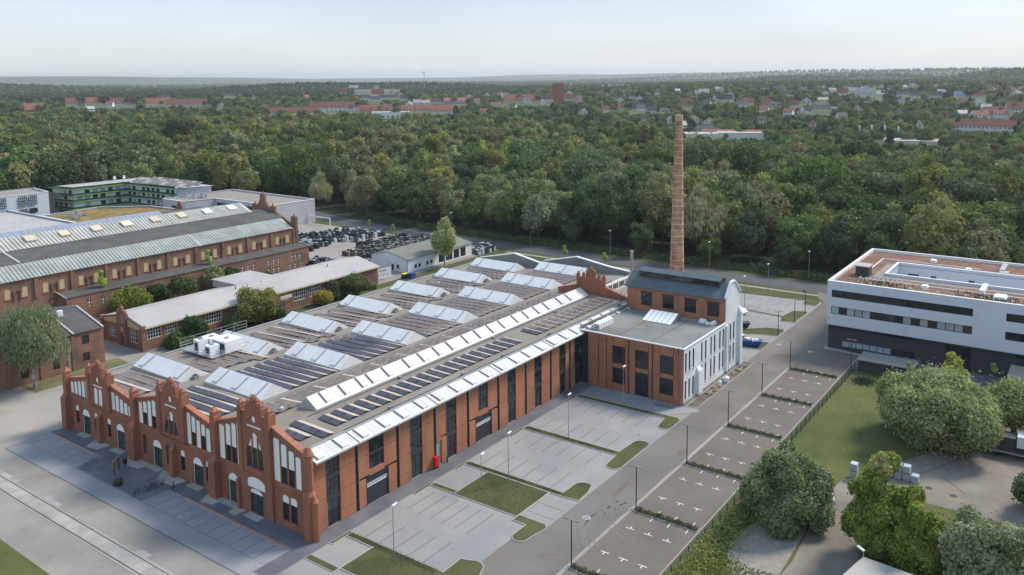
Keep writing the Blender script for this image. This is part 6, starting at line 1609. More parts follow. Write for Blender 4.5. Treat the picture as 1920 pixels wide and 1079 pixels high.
block('link_building', 'low link with green tinted glass front between two grey blocks', 'building', [(79.8, 232), (79.8, 262), (100, 258), (95, 236)], 6.2, 'cladding_grey', 'roof_pale', [(0, .1, .9, .8, 5.2, 8, 'glass_green')])
CB = block('classroom_block', 'white framed four-storey block with dark panelled windows at the left edge', 'building', [(40, 283.5), (103.5, 284), (106.2, 303), (40, 303)], 12.2, 'panel_white', 'gravel', [])
for z in (1.0, 4.2, 7.4, 9.6):
    for i in range(15):
        x = 98.5 - i * 4.0
        if i % 3 != 2 or z < 3:
            window(CB, MY(283.6), x - 3.3, x, z, z + 2.0, -.08, 4, 2, 'steel_dark', R.choice(['glass_pale', 'glass_dark', 'blind_beige']), ft=.12, mt=.2, fd=.1)
MB().box(103.6, 105.9, 285, 302, 1, 11.6).build('dark_side_panel', 'clinker', CB)
# green balcony building
GB = thing('green_balcony_block', 'long white residence with bright green balcony bands and solar racks on top', 'building', (130, 275, 0))
def zgreen(p, q, nm):
    a = Vector(p); b = Vector(q); L_ = (b - a).length; d = (b - a) / L_; nn = Vector((-d.y, d.x))
    if nn.dot(Vector((1, 1))) < 0: nn = -nn
    P = lambda u, z_, dd=0: (a.x + d.x * u + nn.x * dd, a.y + d.y * u + nn.y * dd, z_)
    hs_ = []
    n = int(L_ / 3.4)
    for z in (0.8, 4.0, 7.2, 9.6):
        for i in range(n):
            if R.random() < .8: hs_.append(rect(1 + i * 3.4, 3.2 + i * 3.4, z, z + 1.7))
    MB().facade(rect(0, L_, 0, 12), hs_, P, .3, .15).build('wall', 'white_wall', GB)
    for h_ in hs_: window(GB, P, h_[0][0], h_[1][0], h_[0][1], h_[2][1], .06, 2, 1, 'steel_grey', R.choice(['glass_dark', 'glass_dark', 'glass_pale']), ft=.1)
    for z in (3.1, 6.3, 9.0, 11.9):
        MB().plate(rect(-1.2, L_ + 1.2, z, z + .35), P, -1.3, -.003).build('balcony_band', 'balcony_green', GB)
        MB().plate(rect(-1.2, L_ + 1.2, z + .36, z + 1.1), P, -1.3, -1.27).build('balcony_rail', 'glass_green', GB)
zgreen((114.5, 284.5), (137.5, 283), 'a'); zgreen((137.5, 283), (140, 248), 'b'); zgreen((112.6, 299.5), (114.5, 284.5), 'c')
MB().sheet([(112, 300.5), (113.8, 283.2), (136.3, 281.8), (138.8, 246.5), (153.6, 239.5), (154.5, 298)], 12.3).build('roof', 'roof_pale', GB)
MB().slab([(113, 299.5), (115, 285), (138, 283.5), (140.5, 248.5), (153, 241.5), (154, 297)], 0, 12).build('core', 'white_wall', GB)
for i in range(9):
    for j in range(3):
        x, y = 141 + j * 4.2, 246 + i * 4.4
        MB().loft([(x, y, 12.5), (x + 3, y, 13.6), (x + 3, y + 3.6, 13.6), (x, y + 3.6, 12.5)], [(x, y, 12.6), (x + 3, y, 13.7), (x + 3, y + 3.6, 13.7), (x, y + 3.6, 12.6)]).build('solar_rack', 'pv_brown' if (i + j) % 3 else 'roof_pale', GB)
for (x, y) in ((137, 292), (141, 291)): MB().cyl(x, y, 12.3, 13.6, .25, .25, 6).cyl(x, y, 13.6, 14.9, .7, .5, 8).build('vent_cowl', 'plastic_white', GB)
# steel ducts on the mossy roof and on the school roof
for nm, cx_, cy_, z in (('roof_ducts', 92, 236, 7.6), ('roof_ducts', 141, 234, 9.1)):
    t_ = thing(nm, 'cluster of silver ventilation ducts on the %s' % ('mossy flat roof' if cx_ == 92 else 'gravel roof of the grey school building'), 'ducts', (cx_, cy_, z))
    for i in range(5):
        x, y = cx_ + R.uniform(-4, 4), cy_ + R.uniform(-5, 5)
        MB().cyl(x, y, z, z + R.uniform(1.2, 2.6), .5, .5, 10).build('duct', 'alu', t_)
        MB().box(x - 2, x, y - .4, y + .4, z + .3, z + .9).build('duct_run', 'alu', t_)

# ================================================================== trees
ICO = None
def ico():
    global ICO
    if ICO is None:
        b_ = bmesh.new(); bmesh.ops.create_icosphere(b_, subdivisions=2, radius=1.0)
        ICO = (np.array([v.co[:] for v in b_.verts]), np.array([[v.index for v in f.verts] for f in b_.faces])); b_.free()
    return ICO
def np_mesh(name, V, F4, mats, T3=None):
    me = bpy.data.meshes.new(name)
    n4 = len(F4); n3 = 0 if T3 is None else len(T3)
    me.vertices.add(len(V)); me.vertices.foreach_set('co', V.astype(np.float32).ravel())
    loops = F4.ravel() if n3 == 0 else np.concatenate([F4.ravel(), T3.ravel()])
    me.loops.add(len(loops)); me.loops.foreach_set('vertex_index', loops.astype(np.int32))
    starts = np.arange(n4) * 4
    tot = np.full(n4, 4)
    if n3: starts = np.concatenate([starts, n4 * 4 + np.arange(n3) * 3]); tot = np.concatenate([tot, np.full(n3, 3)])
    me.polygons.add(n4 + n3); me.polygons.foreach_set('loop_start', starts.astype(np.int32)); me.polygons.foreach_set('loop_total', tot.astype(np.int32))
    for m in mats: me.materials.append(MATS[m])
    me.update(); me.validate()
    return me
def crown(name, h, r, zb, nl, nq, leaf, m, seed, shape='round', droop=0.0, core=.62, upright=1.0, lobe=(.3, .46)):
    """crown of nl leafy lobes between zb and h, widest radius r, nq leaf faces of size leaf"""
    rs = np.random.RandomState(seed)
    H = h - zb; cz = zb + H * (.5 if shape != 'cone' else .4)
    C = []; Rd = []
    for i in range(nl):
        for _ in range(60):
            p = rs.uniform(-1, 1, 3)
            q = np.linalg.norm(p)
            if q < 1 and (q > .35 or i < 2): break
        if shape == 'cone':
            t_ = (p[2] + 1) / 2; k = (1 - t_) * .95 + .08; p[0] *= k; p[1] *= k
        elif shape == 'column':
            k = .55 + .45 * (1 - abs(p[2])); p[0] *= k; p[1] *= k
        else:                       # billowing dome: lumps on an outer shell
            p /= q; k = noise.noise(Vector((p[0] * 1.3 + seed, p[1] * 1.3, p[2] * 1.3))); p[2] = p[2] * .9 + .1; p *= rs.uniform(.6, 1.0) * (1 + .45 * k)
            if i == 0: p *= 0
        rl = r * rs.uniform(*lobe) * (1 - .25 * abs(p[2]))
        if i == 0 and shape not in ('cone', 'column'): rl = r * .62
        c = np.array([p[0] * (r - rl * .8), p[1] * (r - rl * .8), cz + p[2] * (H / 2 - rl * .75 * upright)])
        C.append(c); Rd.append(rl)
    C = np.array(C); Rd = np.array(Rd)
    w_ = Rd ** 2; w_ /= w_.sum()
    li = rs.choice(nl, nq, p=w_)
    d = rs.normal(size=(nq, 3)); d[:, 2] += .25; d /= np.linalg.norm(d, axis=1)[:, None]
    rad = Rd[li] * (1 + rs.normal(size=nq) * .13 - .03 + (rs.random_sample(nq) < .06) * rs.uniform(0, .45, nq))
    P = C[li] + d * rad[:, None] * np.array([1, 1, upright])
    # drop faces that lie deep inside other lobes
    keep = np.ones(nq, bool)
    for k in range(nl):
        dd = (P - C[k]) / np.array([1, 1, upright]); keep &= ~((np.linalg.norm(dd, axis=1) < Rd[k] * .72) & (li != k))
    P = P[keep]; d = d[keep]
    if droop: P[:, 2] -= droop * np.clip(np.hypot(P[:, 0], P[:, 1]) / r, 0, 1) ** 2 * rs.uniform(.6, 1.2, len(P))
    P[:, 2] = np.maximum(P[:, 2], max(.05, zb * .6))
    n = len(P)
    nn = d + rs.normal(size=(n, 3)) * .6; nn /= np.linalg.norm(nn, axis=1)[:, None]
    t1 = np.cross(nn, rs.normal(size=(n, 3))); t1 /= np.linalg.norm(t1, axis=1)[:, None]
    t2 = np.cross(nn, t1)
    s1 = (leaf * rs.uniform(.55, 1.3, n))[:, None]; s2 = s1 * rs.uniform(.5, .9, n)[:, None]
    if droop: # hanging sprays
        t1 = t1 * .5 + np.array([0, 0, -1.0]); t1 /= np.linalg.norm(t1, axis=1)[:, None]; t2 = np.cross(nn, t1); s1 = s1 * 1.3; s2 = s2 * .7
    V = np.stack([P - t1 * s1, P - t2 * s2, P + t1 * s1, P + t2 * s2], 1).reshape(-1, 3)
    F = np.arange(n * 4).reshape(-1, 4)
    iv, if_ = ico()
    VV = [V]; TT = []; off = len(V)
    if core > 0:
        for k in range(nl):
            jit = 1 + rs.normal(size=(len(iv), 1)) * .07
            v = iv * jit * Rd[k] * core * np.array([1, 1, upright]) + C[k]
            if droop: v[:, 2] -= droop * np.clip(np.hypot(v[:, 0], v[:, 1]) / r, 0, 1) ** 2
            VV.append(v); TT.append(if_ + off); off += len(iv)
    me = np_mesh(name, np.concatenate(VV), F, [m], np.concatenate(TT) if TT else None)
    return me, C, Rd
def trunk_mesh(h, r0, C, m, seed, nb=6):
    rs = random.Random(seed); t_ = MB()
    z = 0; p = Vector((0, 0, 0)); r = r0
    pts = [p.copy()]
    for i in range(5):
        p = p + Vector((rs.uniform(-.03, .03) * h, rs.uniform(-.03, .03) * h, h * .17)); pts.append(p.copy())
    def seg(a, b, ra, rb, n=7):
        d = (b - a).normalized(); u = d.orthogonal().normalized(); w2 = d.cross(u)
        ring = lambda c, rr_: [tuple(c + u * rr_ * math.cos(2 * math.pi * i / n) + w2 * rr_ * math.sin(2 * math.pi * i / n)) for i in range(n)]
        t_.loft(ring(a, ra), ring(b, rb))
    for i in range(5): seg(pts[i], pts[i + 1], r0 * (1 - .17 * i), r0 * (1 - .17 * (i + 1)))
    idx = rs.sample(range(len(C)), min(nb, len(C)))
    for k in idx:
        c = Vector(C[k]); i = max(1, min(4, int(c.z / h / .17) - 1)); a = pts[i]
        mid = a.lerp(c, .5) + Vector((0, 0, -.03 * h)); seg(a, mid, r0 * .4, r0 * .25, 5); seg(mid, c, r0 * .25, r0 * .1, 5)
    return t_.mesh('trunk', m)
def plant(name, lab, cat, x, y, cm, tm, rz=0.0, sc=1.0, group=None, z=0.0):
    t_ = thing(name, lab, cat, (x, y, z), group)
    inst(cm, 'crown', t_, (x, y, z), rz, sc)
    if tm is not None: inst(tm, 'trunk', t_, (x, y, z), rz, sc)
    return t_
def single(name, lab, cat, base, vtop, rpx, zb, nl, nq, leaf, m, seed, shape='round', tm='trunk_brown', tr=.25, droop=0, nb=8, **kw):
    x, y = base; h = ztop((x, y), vtop)
    r = rpx * project((x, y, h * .6))[2] / FPX
    cm, C, Rd = crown('crown', h, r, zb, nl, nq, leaf, m, seed, shape, droop, **kw)
    return plant(name, lab, cat, x, y, cm, trunk_mesh(h, tr, C, tm, seed, nb) if tm else None)
# near trees
def tip(t_name, base, vtop, rpx, m, seed):
    # the turned leaves at the very top of a tree, a crown part of their own
    t_ = bpy.data.objects[t_name]; x, y = t_.location.x, t_.location.y; h = ztop((x, y), vtop); r = rpx * project((x, y, h))[2] / FPX
    cm, C, Rd = crown('crown_tip', h, r, h - 3.4, 10, 4200, .17, m, seed, 'round')
    inst(cm, 'crown_tip', t_, (x, y, 0))
single('birch', 'large drooping birch with white trunk at the left edge before the old workshop', 'tree', (5.3, 85.0), 568, 64, 3.2, 30, 26000, .26, 'leaf_round', 3, 'dome', tm='trunk_birch', tr=.35, droop=1.6, upright=1.3, core=.5)
single('golden_tree', 'golden green tree between the two long low buildings', 'tree', (56.5, 84.5), 540, 40, .3, 26, 12000, .27, 'leaf_golden', 4, droop=0, upright=1.1)
single('birch', 'tall slim light green birch in front of the low white building', 'tree', (129.9, 87.5), 411, 27, 2.5, 22, 9000, .32, 'leaf_light', 5, 'column', tm='trunk_birch', tr=.28, upright=1.4)
single('round_tree', 'dark round tree at the end of the dirt track beside the asphalt bays', 'tree', (38.8, -48.3), 832, 84, -3, 48, 60000, .2, 'leaf_round', 6, tr=.35, lobe=(.17, .32), core=.45, upright=1.05)
single('maple_tree', 'yellow-topped tree standing left of the caged containers', 'tree', (37.5, -60.2), 853, 62, -2.5, 42, 46000, .19, 'leaf_fresh', 7, tr=.3, lobe=(.17, .32), core=.45, upright=1.3)
single('maple_tree', 'light green tree with reddish tips at the bottom, right of the yellow-topped one', 'tree', (35.5, -64.6), 925, 62, -3, 38, 40000, .19, 'leaf_maple', 8, tr=.3, lobe=(.17, .32), core=.45, upright=1.2)
tip('maple_tree', None, 846, 26, 'leaf_tip', 77); tip('maple_tree.001', None, 920, 16, 'leaf_tip', 78)
single('silver_poplar', 'silvery green tree in the bottom right corner', 'tree', (33.0, -72.3), 948, 88, -3, 50, 56000, .19, 'leaf_poplar', 9, tr=.35, lobe=(.17, .32), core=.45, upright=1.1)
single('silver_poplar', 'silvery tree cut by the right edge at the bottom corner', 'tree', (37.5, -77.8), 950, 60, -2, 36, 32000, .19, 'leaf_poplar', 19, tr=.3, lobe=(.24, .36))
single('willow', 'huge spreading willow covering the yard before the office building', 'tree', (76.8, -60.6), 694, 122, -2, 84, 120000, .24, 'leaf_willow_big', 10, 'dome', tr=.6, lobe=(.13, .28), upright=.9, core=.5)
single('willow', 'right flank willow joined to the huge one at the picture edge', 'tree', (86.0, -70.5), 735, 66, 3.0, 44, 50000, .24, 'leaf_willow_big', 11, 'dome', tr=.5, lobe=(.22, .34))
single('young_tree', 'slim light green tree between the willow and the black brick wall', 'tree', (97.0, -60.0), 664, 27, .8, 16, 5000, .28, 'leaf_light', 12, tr=.15)
single('bush_tree', 'dark bush in the yard at the right edge below the truck', 'bush', (60.5, -75.0), 884, 46, .1, 22, 12000, .23, 'leaf_round_dark', 13, tr=.1)
for i, (x, y, v, rp_, lab, m) in enumerate(((35.5, 84.8, 635, 32, 'dark bush beside the low workshop corner near the cooling units', 'leaf_mid'), (39.5, 85.2, 590, 27, 'dark ivy-like bush on the workshop wall under the second window', 'leaf_dark'), (51.0, 85.0, 596, 25, 'dark bush left of the golden tree', 'leaf_mid'), (61.0, 84.0, 585, 22, 'low dark bush right of the golden tree', 'leaf_dark'), (81.8, 86.0, 521, 24, 'dense conical dark shrub between two white-framed windows', 'leaf_conifer'), (77.2, 84.2, 545, 20, 'ochre green bush before the white-framed windows', 'leaf_gold'), (89.0, 85.0, 512, 29, 'round dark bush before the last windows of the low workshop', 'leaf_mid'), (96.0, 86.0, 533, 12, 'small bush at the end of the low workshop', 'leaf_shrub'))):
    single('bush', lab, 'bush', (x, y), v, rp_, .1, 14, 5200, .26, m, 30 + i, 'cone' if 'conical' in lab else 'round', tr=.1, nb=2)
for i, (x, y, v, rp_, lab, m) in enumerate(((44.5, 119.0, 541, 38, 'bright bushy tree against the aisle of the old hall, left of the ivy wall', 'leaf_shrub'), (52, 120.0, 530, 22, 'ivy-dark tree on the aisle wall, second from the left', 'leaf_dark'), (59.5, 119.5, 515, 26, 'dark slender tree on the aisle wall in the middle', 'leaf_mid'), (69, 119.8, 497, 24, 'light tree growing over the aisle wall, third from the left', 'leaf_shrub'), (74.5, 119.8, 502, 22, 'dark tree at the aisle wall just before the small windows', 'leaf_dark'), (88.0, 120.5, 512, 10, 'small bush at the aisle wall among the windows', 'leaf_mid'))):
    single('wall_tree', lab, 'tree', (x, y), v, rp_, .3, 14, 5000, .3, m, 50 + i, tr=.12, nb=3)
for (x, y, zz_, s, lab) in ((40.5, 125, 6.8, 1.0, 'small self-sown birch on the aisle roof of the old hall, left one'), (71.5, 125.3, 6.9, .95, 'small self-sown birch on the aisle roof of the old hall, middle one')):
    cm, C, Rd = crown('crown', 5.2, 1.5, .4, 9, 1300, .24, 'leaf_light', 61, 'cone')
    plant('roof_birch', lab, 'tree', x, y, cm, trunk_mesh(4.5, .06, C, 'trunk_birch', 2, 3), 0, s, z=zz_)
# clipped hedge plants in the planting beds, climbers along the fence, meadow shrubs
for i, (x0, x1, ko) in enumerate(HEDGE):
    n = 1500; P = np.stack([NP.uniform(x0 + .15, x1 - .15, n), NP.uniform(-40, -30.9, n), NP.uniform(.12, .5, n)], 1)
    P[:, 2] *= .6 + .5 * np.sin(P[:, 1] * 2.2 + i) ** 2
    a = NP.normal(size=(n, 3)); a /= np.linalg.norm(a, axis=1)[:, None]; b = np.cross(a, NP.normal(size=(n, 3))); b /= np.linalg.norm(b, axis=1)[:, None]
    s = NP.uniform(.05, .13, n)[:, None]
    me = np_mesh('bed_plants', np.stack([P - a * s, P - b * s, P + a * s, P + b * s], 1).reshape(-1, 3), np.arange(n * 4).reshape(-1, 4), ['leaf_bed'])
    o = inst(me, 'bed_plants'); prop(o, 'low green planting filling the kerbed bed between asphalt bays', 'planting', 'planting in the kerbed beds', 'stuff')
def scatter_leaves(name, pts_fn, n, size, m, kind='stuff', hue=None):
    P = np.array([pts_fn() for _ in range(n)])
    a = NP.normal(size=(n, 3)); a /= np.linalg.norm(a, axis=1)[:, None]; b = np.cross(a, NP.normal(size=(n, 3))); b /= np.linalg.norm(b, axis=1)[:, None]
    s = NP.uniform(size * .5, size * 1.3, n)[:, None]
    me = np_mesh(name, np.stack([P - a * s, P - b * s * .7, P + a * s, P + b * s * .7], 1).reshape(-1, 3), np.arange(n * 4).reshape(-1, 4), [m])
    return prop(inst(me, name), kind=kind)
def fence_veg():
    x = R.uniform(8, 60); d = abs(R.gauss(0, 1.0)); top = (1.1 + 1.3 * noise.noise(Vector((x * .35, 0, 3)))) * (1.5 if x < 32 else .8)
    return (x, -42.0 - d * (1.6 if x < 42 else .5), max(.03, R.random() * max(.2, top) * math.exp(-d * .5)))
scatter_leaves('fence_undergrowth', fence_veg, 16000, .16, 'leaf_shrub')
def mead():
    x, y = R.uniform(14, 48), R.uniform(-52, -42.5); c = noise.noise(Vector((x * .25, y * .25, 1)))
    return (x, y, max(.02, R.random() * max(.05, .9 * c + .25)) if not (26 < x < 45 and y < -44.8) else -1.5)
scatter_leaves('meadow_weeds', mead, 9000, .15, 'leaf_shrub')
def tuft():
    x, y = R.uniform(10, 104), R.uniform(-66, -41.3); c = noise.noise(Vector((x * .12, y * .12, 6))); return (x, y, max(.0, R.random() * (.16 + .3 * max(0, c))) if (x > 50 or y > -44.5) and not (50 < x < 64 and y < -50) else -1.0)
scatter_leaves('lawn_tufts', tuft, 16000, .065, 'leaf_bed')
def isl():
    a = R.choice([(19.5, 27.2, -18.5, -7.9), (3.0, 4.0, -18, -3.5), (27.5, 28.3, -20, -3.3), (43.2, 44.3, -20, -3.2), (-8.5, 2.8, -23, -12.5)]); e = .06
    return (R.uniform(a[0] - e, a[1] + e), R.uniform(a[2] - e, a[3] + e), .07 + R.random() * .07)
scatter_leaves('island_tufts', isl, 12000, .06, 'leaf_bed')
def veg2():
    k = R.randrange(4); cx, cy, rx, ry = ((104, -56, 2.2, 4), (99.5, -50, 3.4, 3.2), (47, -70, 6, 7), (98, -44.5, 2, 1.5))[k]
    a, q = R.random() * 6.28, abs(R.gauss(0, .6)); x, y = cx + rx * q * math.cos(a), cy + ry * q * math.sin(a); return (x, y, R.random() * max(.1, (1.5 if k < 2 else .6) * (.6 + 1.6 * noise.noise(Vector((x * .6, y * .6, 0)))) * (1.1 - q * .7)))
scatter_leaves('bramble_patch', veg2, 9000, .17, 'leaf_dark')
for (x, y, lab) in ((102.0, -51.5, 'thin young tree against the dark shed end'), (113, -57.5, 'thin young tree before the black brick wall, left of the entrance'), (110, -64.8, 'thin young tree before the black brick wall, right of the entrance')):
    cm, C, Rd = crown('crown', 4.8, .9, 1.2, 8, 900, .16, 'leaf_light', 71, 'column', core=0)
    plant('young_tree', lab, 'tree', x, y, cm, trunk_mesh(4.2, .05, C, 'trunk_brown', 3, 4))

# ---- the wood: prototypes
kinds = []
def proto(h, r, zb, nl, nq, leaf, m, seed, shape='round', tm='trunk_brown', **kw):
    cm, C, Rd = crown('crown', h, r, zb, nl, nq, leaf, m, seed, shape, **kw)
    return (cm, trunk_mesh(h, .28, C, tm, seed, 4), h, r)
NEAR = [proto(20, 8.6, 1.5, 26, 5200, .46, 'leaf_mid', 101, upright=1.1, lobe=(.28, .42)), proto(19, 9.4, 1.0, 26, 5200, .46, 'leaf_dark', 102, upright=1.0, lobe=(.28, .42)), proto(22, 7.8, 2, 26, 5200, .46, 'leaf_olive', 103, 'round', upright=1.2, lobe=(.28, .4)),
        proto(19, 8.8, 1, 28, 5200, .46, 'leaf_mid', 104, 'dome', lobe=(.26, .4)), proto(14, 5.2, .6, 20, 3600, .42, 'leaf_dark', 105, upright=1.1), proto(21, 8.1, 2, 26, 5200, .46, 'leaf_mid', 106, 'round', upright=1.15, lobe=(.28, .42)), proto(19, 8.4, 1, 26, 5200, .46, 'leaf_olive', 107, upright=1.1, lobe=(.28, .42))]
LIGHT = proto(20, 4.8, 4, 20, 3600, .44, 'leaf_light', 108, 'column', 'trunk_birch', upright=1.4)
SILV = proto(16, 4.6, .8, 22, 4200, .42, 'leaf_silver', 109, upright=1.2)
WIL = proto(15, 5.2, .8, 22, 4200, .44, 'leaf_willow', 110, droop=1.0)
def in_view(x, y, z=15, mx=60):
    u, v, zz_ = project((x, y, z)); return zz_ > 5 and -mx < u < 1920 + mx
def inside(poly, x, y):
    c = False; n = len(poly)
    for i in range(n):
        (x1, y1), (x2, y2) = poly[i], poly[(i + 1) % n]
        if (y1 > y) != (y2 > y) and x < (x2 - x1) * (y - y1) / (y2 - y1) + x1: c = not c
    return c
WOOD = [(176, -260), (176, 130), (179, 165), (186, 200), (198, 238), (186, 262), (163, 300), (160, 318), (112, 322), (60, 330), (10, 360), (-60, 430), (-60, 760), (160, 720), (400, 740), (585, 650), (520, 345), (480, 260), (440, 180), (404, 120), (384, 30), (390, -45), (370, -150), (330, -260)]
wood_pts = []
sp_ = 12.2
yy = -260.0; row_ = 0
while yy < 760:
    xx = -60 + (row_ % 2) * sp_ / 2
    while xx < 600:
        x, y = xx + R.uniform(-2, 2), yy + R.uniform(-2, 2)
        if inside(WOOD, x, y) and in_view(x, y): wood_pts.append((x, y))
        xx += sp_
    yy += sp_; row_ += 1
wood_pts.sort(key=lambda p: (p[0] - CAM.x) ** 2 + (p[1] - CAM.y) ** 2)
special = []      # clearly different trees of the photograph: (u, v of the top, kind)
def clump(x, y):
    return noise.noise(Vector((x * .018, y * .018, 5.0)))
# ---- houses first, so that no tree stands in front of what the photograph shows
BLD = []
def sight(u0, u1, vb, depth, extra=0):
    """keeps the line of sight free down to row vb"""
    BLD.append((u0 - 4, u1 + 4, vb, depth))
def frame_at(u, v, z):
    p = G(u, v, z); return p
def GT(u, v, zr):
    """where the sight line through (u, v) comes down to zr above the ground"""
    d = CF + CR * ((u - CX) / FPX) - CU * ((v - CY) / FPX); k = 300.0
    while k < 12000:
        q = CAM + d * k
        if q.z <= terrain(q.x, q.y) + zr: return q
        k += 2.0
    return CAM + d * k
def house(u0, u1, vr, ve, zr, lab, roof='tile_red', wall='render_white', name='house', cat='house', dep=9.0, gable=False, vb=None, group=None, turn=0.0, win=True, dormers=0, flat=False):
    """ridge (or flat roof) seen at row vr from u0 to u1 at height zr; eaves at row ve"""
    uc = (u0 + u1) / 2
    p = GT(uc, vr, zr); zz_ = project(p)[2]; zg = terrain(p.x, p.y)
    if zz_ > 6000 or zz_ < 0: return
    W_ = (u1 - u0) * zz_ / FPX
    ze = max(2.2, zr - (ve - vr) * zz_ / FPX * (.9 if not flat else 1))
    a = VF - math.atan((uc - CX) / FPX) - math.pi / 2 + turn
    base = terrain(p.x, p.y)
    t_ = thing(name, lab, cat, (p.x, p.y, base), group)
    def B(m_, nm, mm, par=None):
        m_.xf(p.x, p.y, a); m_.v = [(q[0], q[1], q[2] + zg - (1.5 if q[2] == 0 else 0)) for q in m_.v]
        return m_.build(nm, mm, par or t_)
    D = dep
    if flat:
        B(MB().box(-W_ / 2, W_ / 2, 0, D, 0, zr - .3), 'wall', wall)
        B(MB().box(-W_ / 2 - .3, W_ / 2 + .3, -.3, D + .3, zr - .29, zr), 'roof', roof)
        if win:
            n = max(2, int(W_ / 6))
            for i in range(min(n, 10)):
                x0 = -W_ / 2 + W_ * (i + .2) / min(n, 10); f_ = B(MB().box(x0, x0 + W_ / min(n, 10) * .5, -.08, -.01, zr * .3, zr * .3 + 1.8), 'window', 'steel_grey')
                B(MB().box(x0 + .15, x0 + W_ / min(n, 10) * .5 - .15, -.12, -.085, zr * .3 + .15, zr * .3 + 1.65), 'pane', 'glass_dark', f_)
    elif gable:    # gable end faces the camera
        B(MB().facade([(-W_ / 2, 0), (W_ / 2, 0), (W_ / 2, ze), (0, zr - .2), (-W_ / 2, ze)], [], lambda u, z, d=0: (u, d, z), D, .1), 'wall', wall)
        for s in (-1, 1): B(MB().loft([(s * (W_ / 2 + .4), -.4, ze - .25), (0, -.4, zr), (0, D + .4, zr), (s * (W_ / 2 + .4), D + .4, ze - .25)], [(s * (W_ / 2 + .4), -.4, ze), (0, -.4, zr + .25), (0, D + .4, zr + .25), (s * (W_ / 2 + .4), D + .4, ze)]), 'roof', roof)
        for s in (-.22, .22):
            for z in (ze * .25, ze * .72): B(MB().box(s * W_ - .6, s * W_ + .6, -.06, -.005, z, z + 1.3), 'window', 'glass_dark')
    else:
        B(MB().box(-W_ / 2, W_ / 2, 0, D, 0, ze), 'wall', wall)
        B(MB().loft([(-W_ / 2, .02, ze), (-W_ / 2, D - .02, ze), (-W_ / 2, D / 2, zr - .2)], [(W_ / 2, .02, ze), (W_ / 2, D - .02, ze), (W_ / 2, D / 2, zr - .2)]), 'gable_wall', wall)
        for s in (0, 1):
            y0 = -.5 if s == 0 else D + .5
            B(MB().loft([(-W_ / 2 - .3, y0, ze - .3), (W_ / 2 + .3, y0, ze - .3), (W_ / 2 + .3, D / 2, zr), (-W_ / 2 - .3, D / 2, zr)], [(-W_ / 2 - .3, y0, ze - .05), (W_ / 2 + .3, y0, ze - .05), (W_ / 2 + .3, D / 2, zr + .25), (-W_ / 2 - .3, D / 2, zr + .25)]), 'roof', roof)
        if win:
            n = min(12, max(2, int(W_ / 3.6)))
            for i in range(n):
                x0 = -W_ / 2 + W_ * (i + .3) / n
                for z in ([ze - 2.2] if ze < 5 else [ze - 2.2, ze - 5.0]):
                    if z > .5: B(MB().box(x0, x0 + min(1.4, W_ / n * .45), -.06, -.005, z, z + 1.3), 'window', 'glass_dark')
        for i in range(dormers):
            x0 = -W_ / 2 + W_ * (i + .5) / dormers; zm = ze + (zr - ze) * .35; yy_ = D / 2 * .35
            dm = B(MB().box(x0 - 1.2, x0 + 1.2, yy_ - .9, yy_ + 2, zm, zm + 1.6), 'dormer', wall); 
            B(MB().box(x0 - .8, x0 + .8, yy_ - .95, yy_ - .905, zm + .3, zm + 1.3), 'window', 'glass_dark', dm)
        cx_ = W_ * R.uniform(-.3, .3)
        B(MB().box(cx_ - .35, cx_ + .35, D / 2 - .35, D / 2 + .35, zr - .3, zr + 1.1), 'chimney_stack', 'coping_red')
    sight(u0, u1, vb if vb is not None else ve + (ve - vr) * .25, zz_ if 'shed' not in name else -zz_)
    return t_
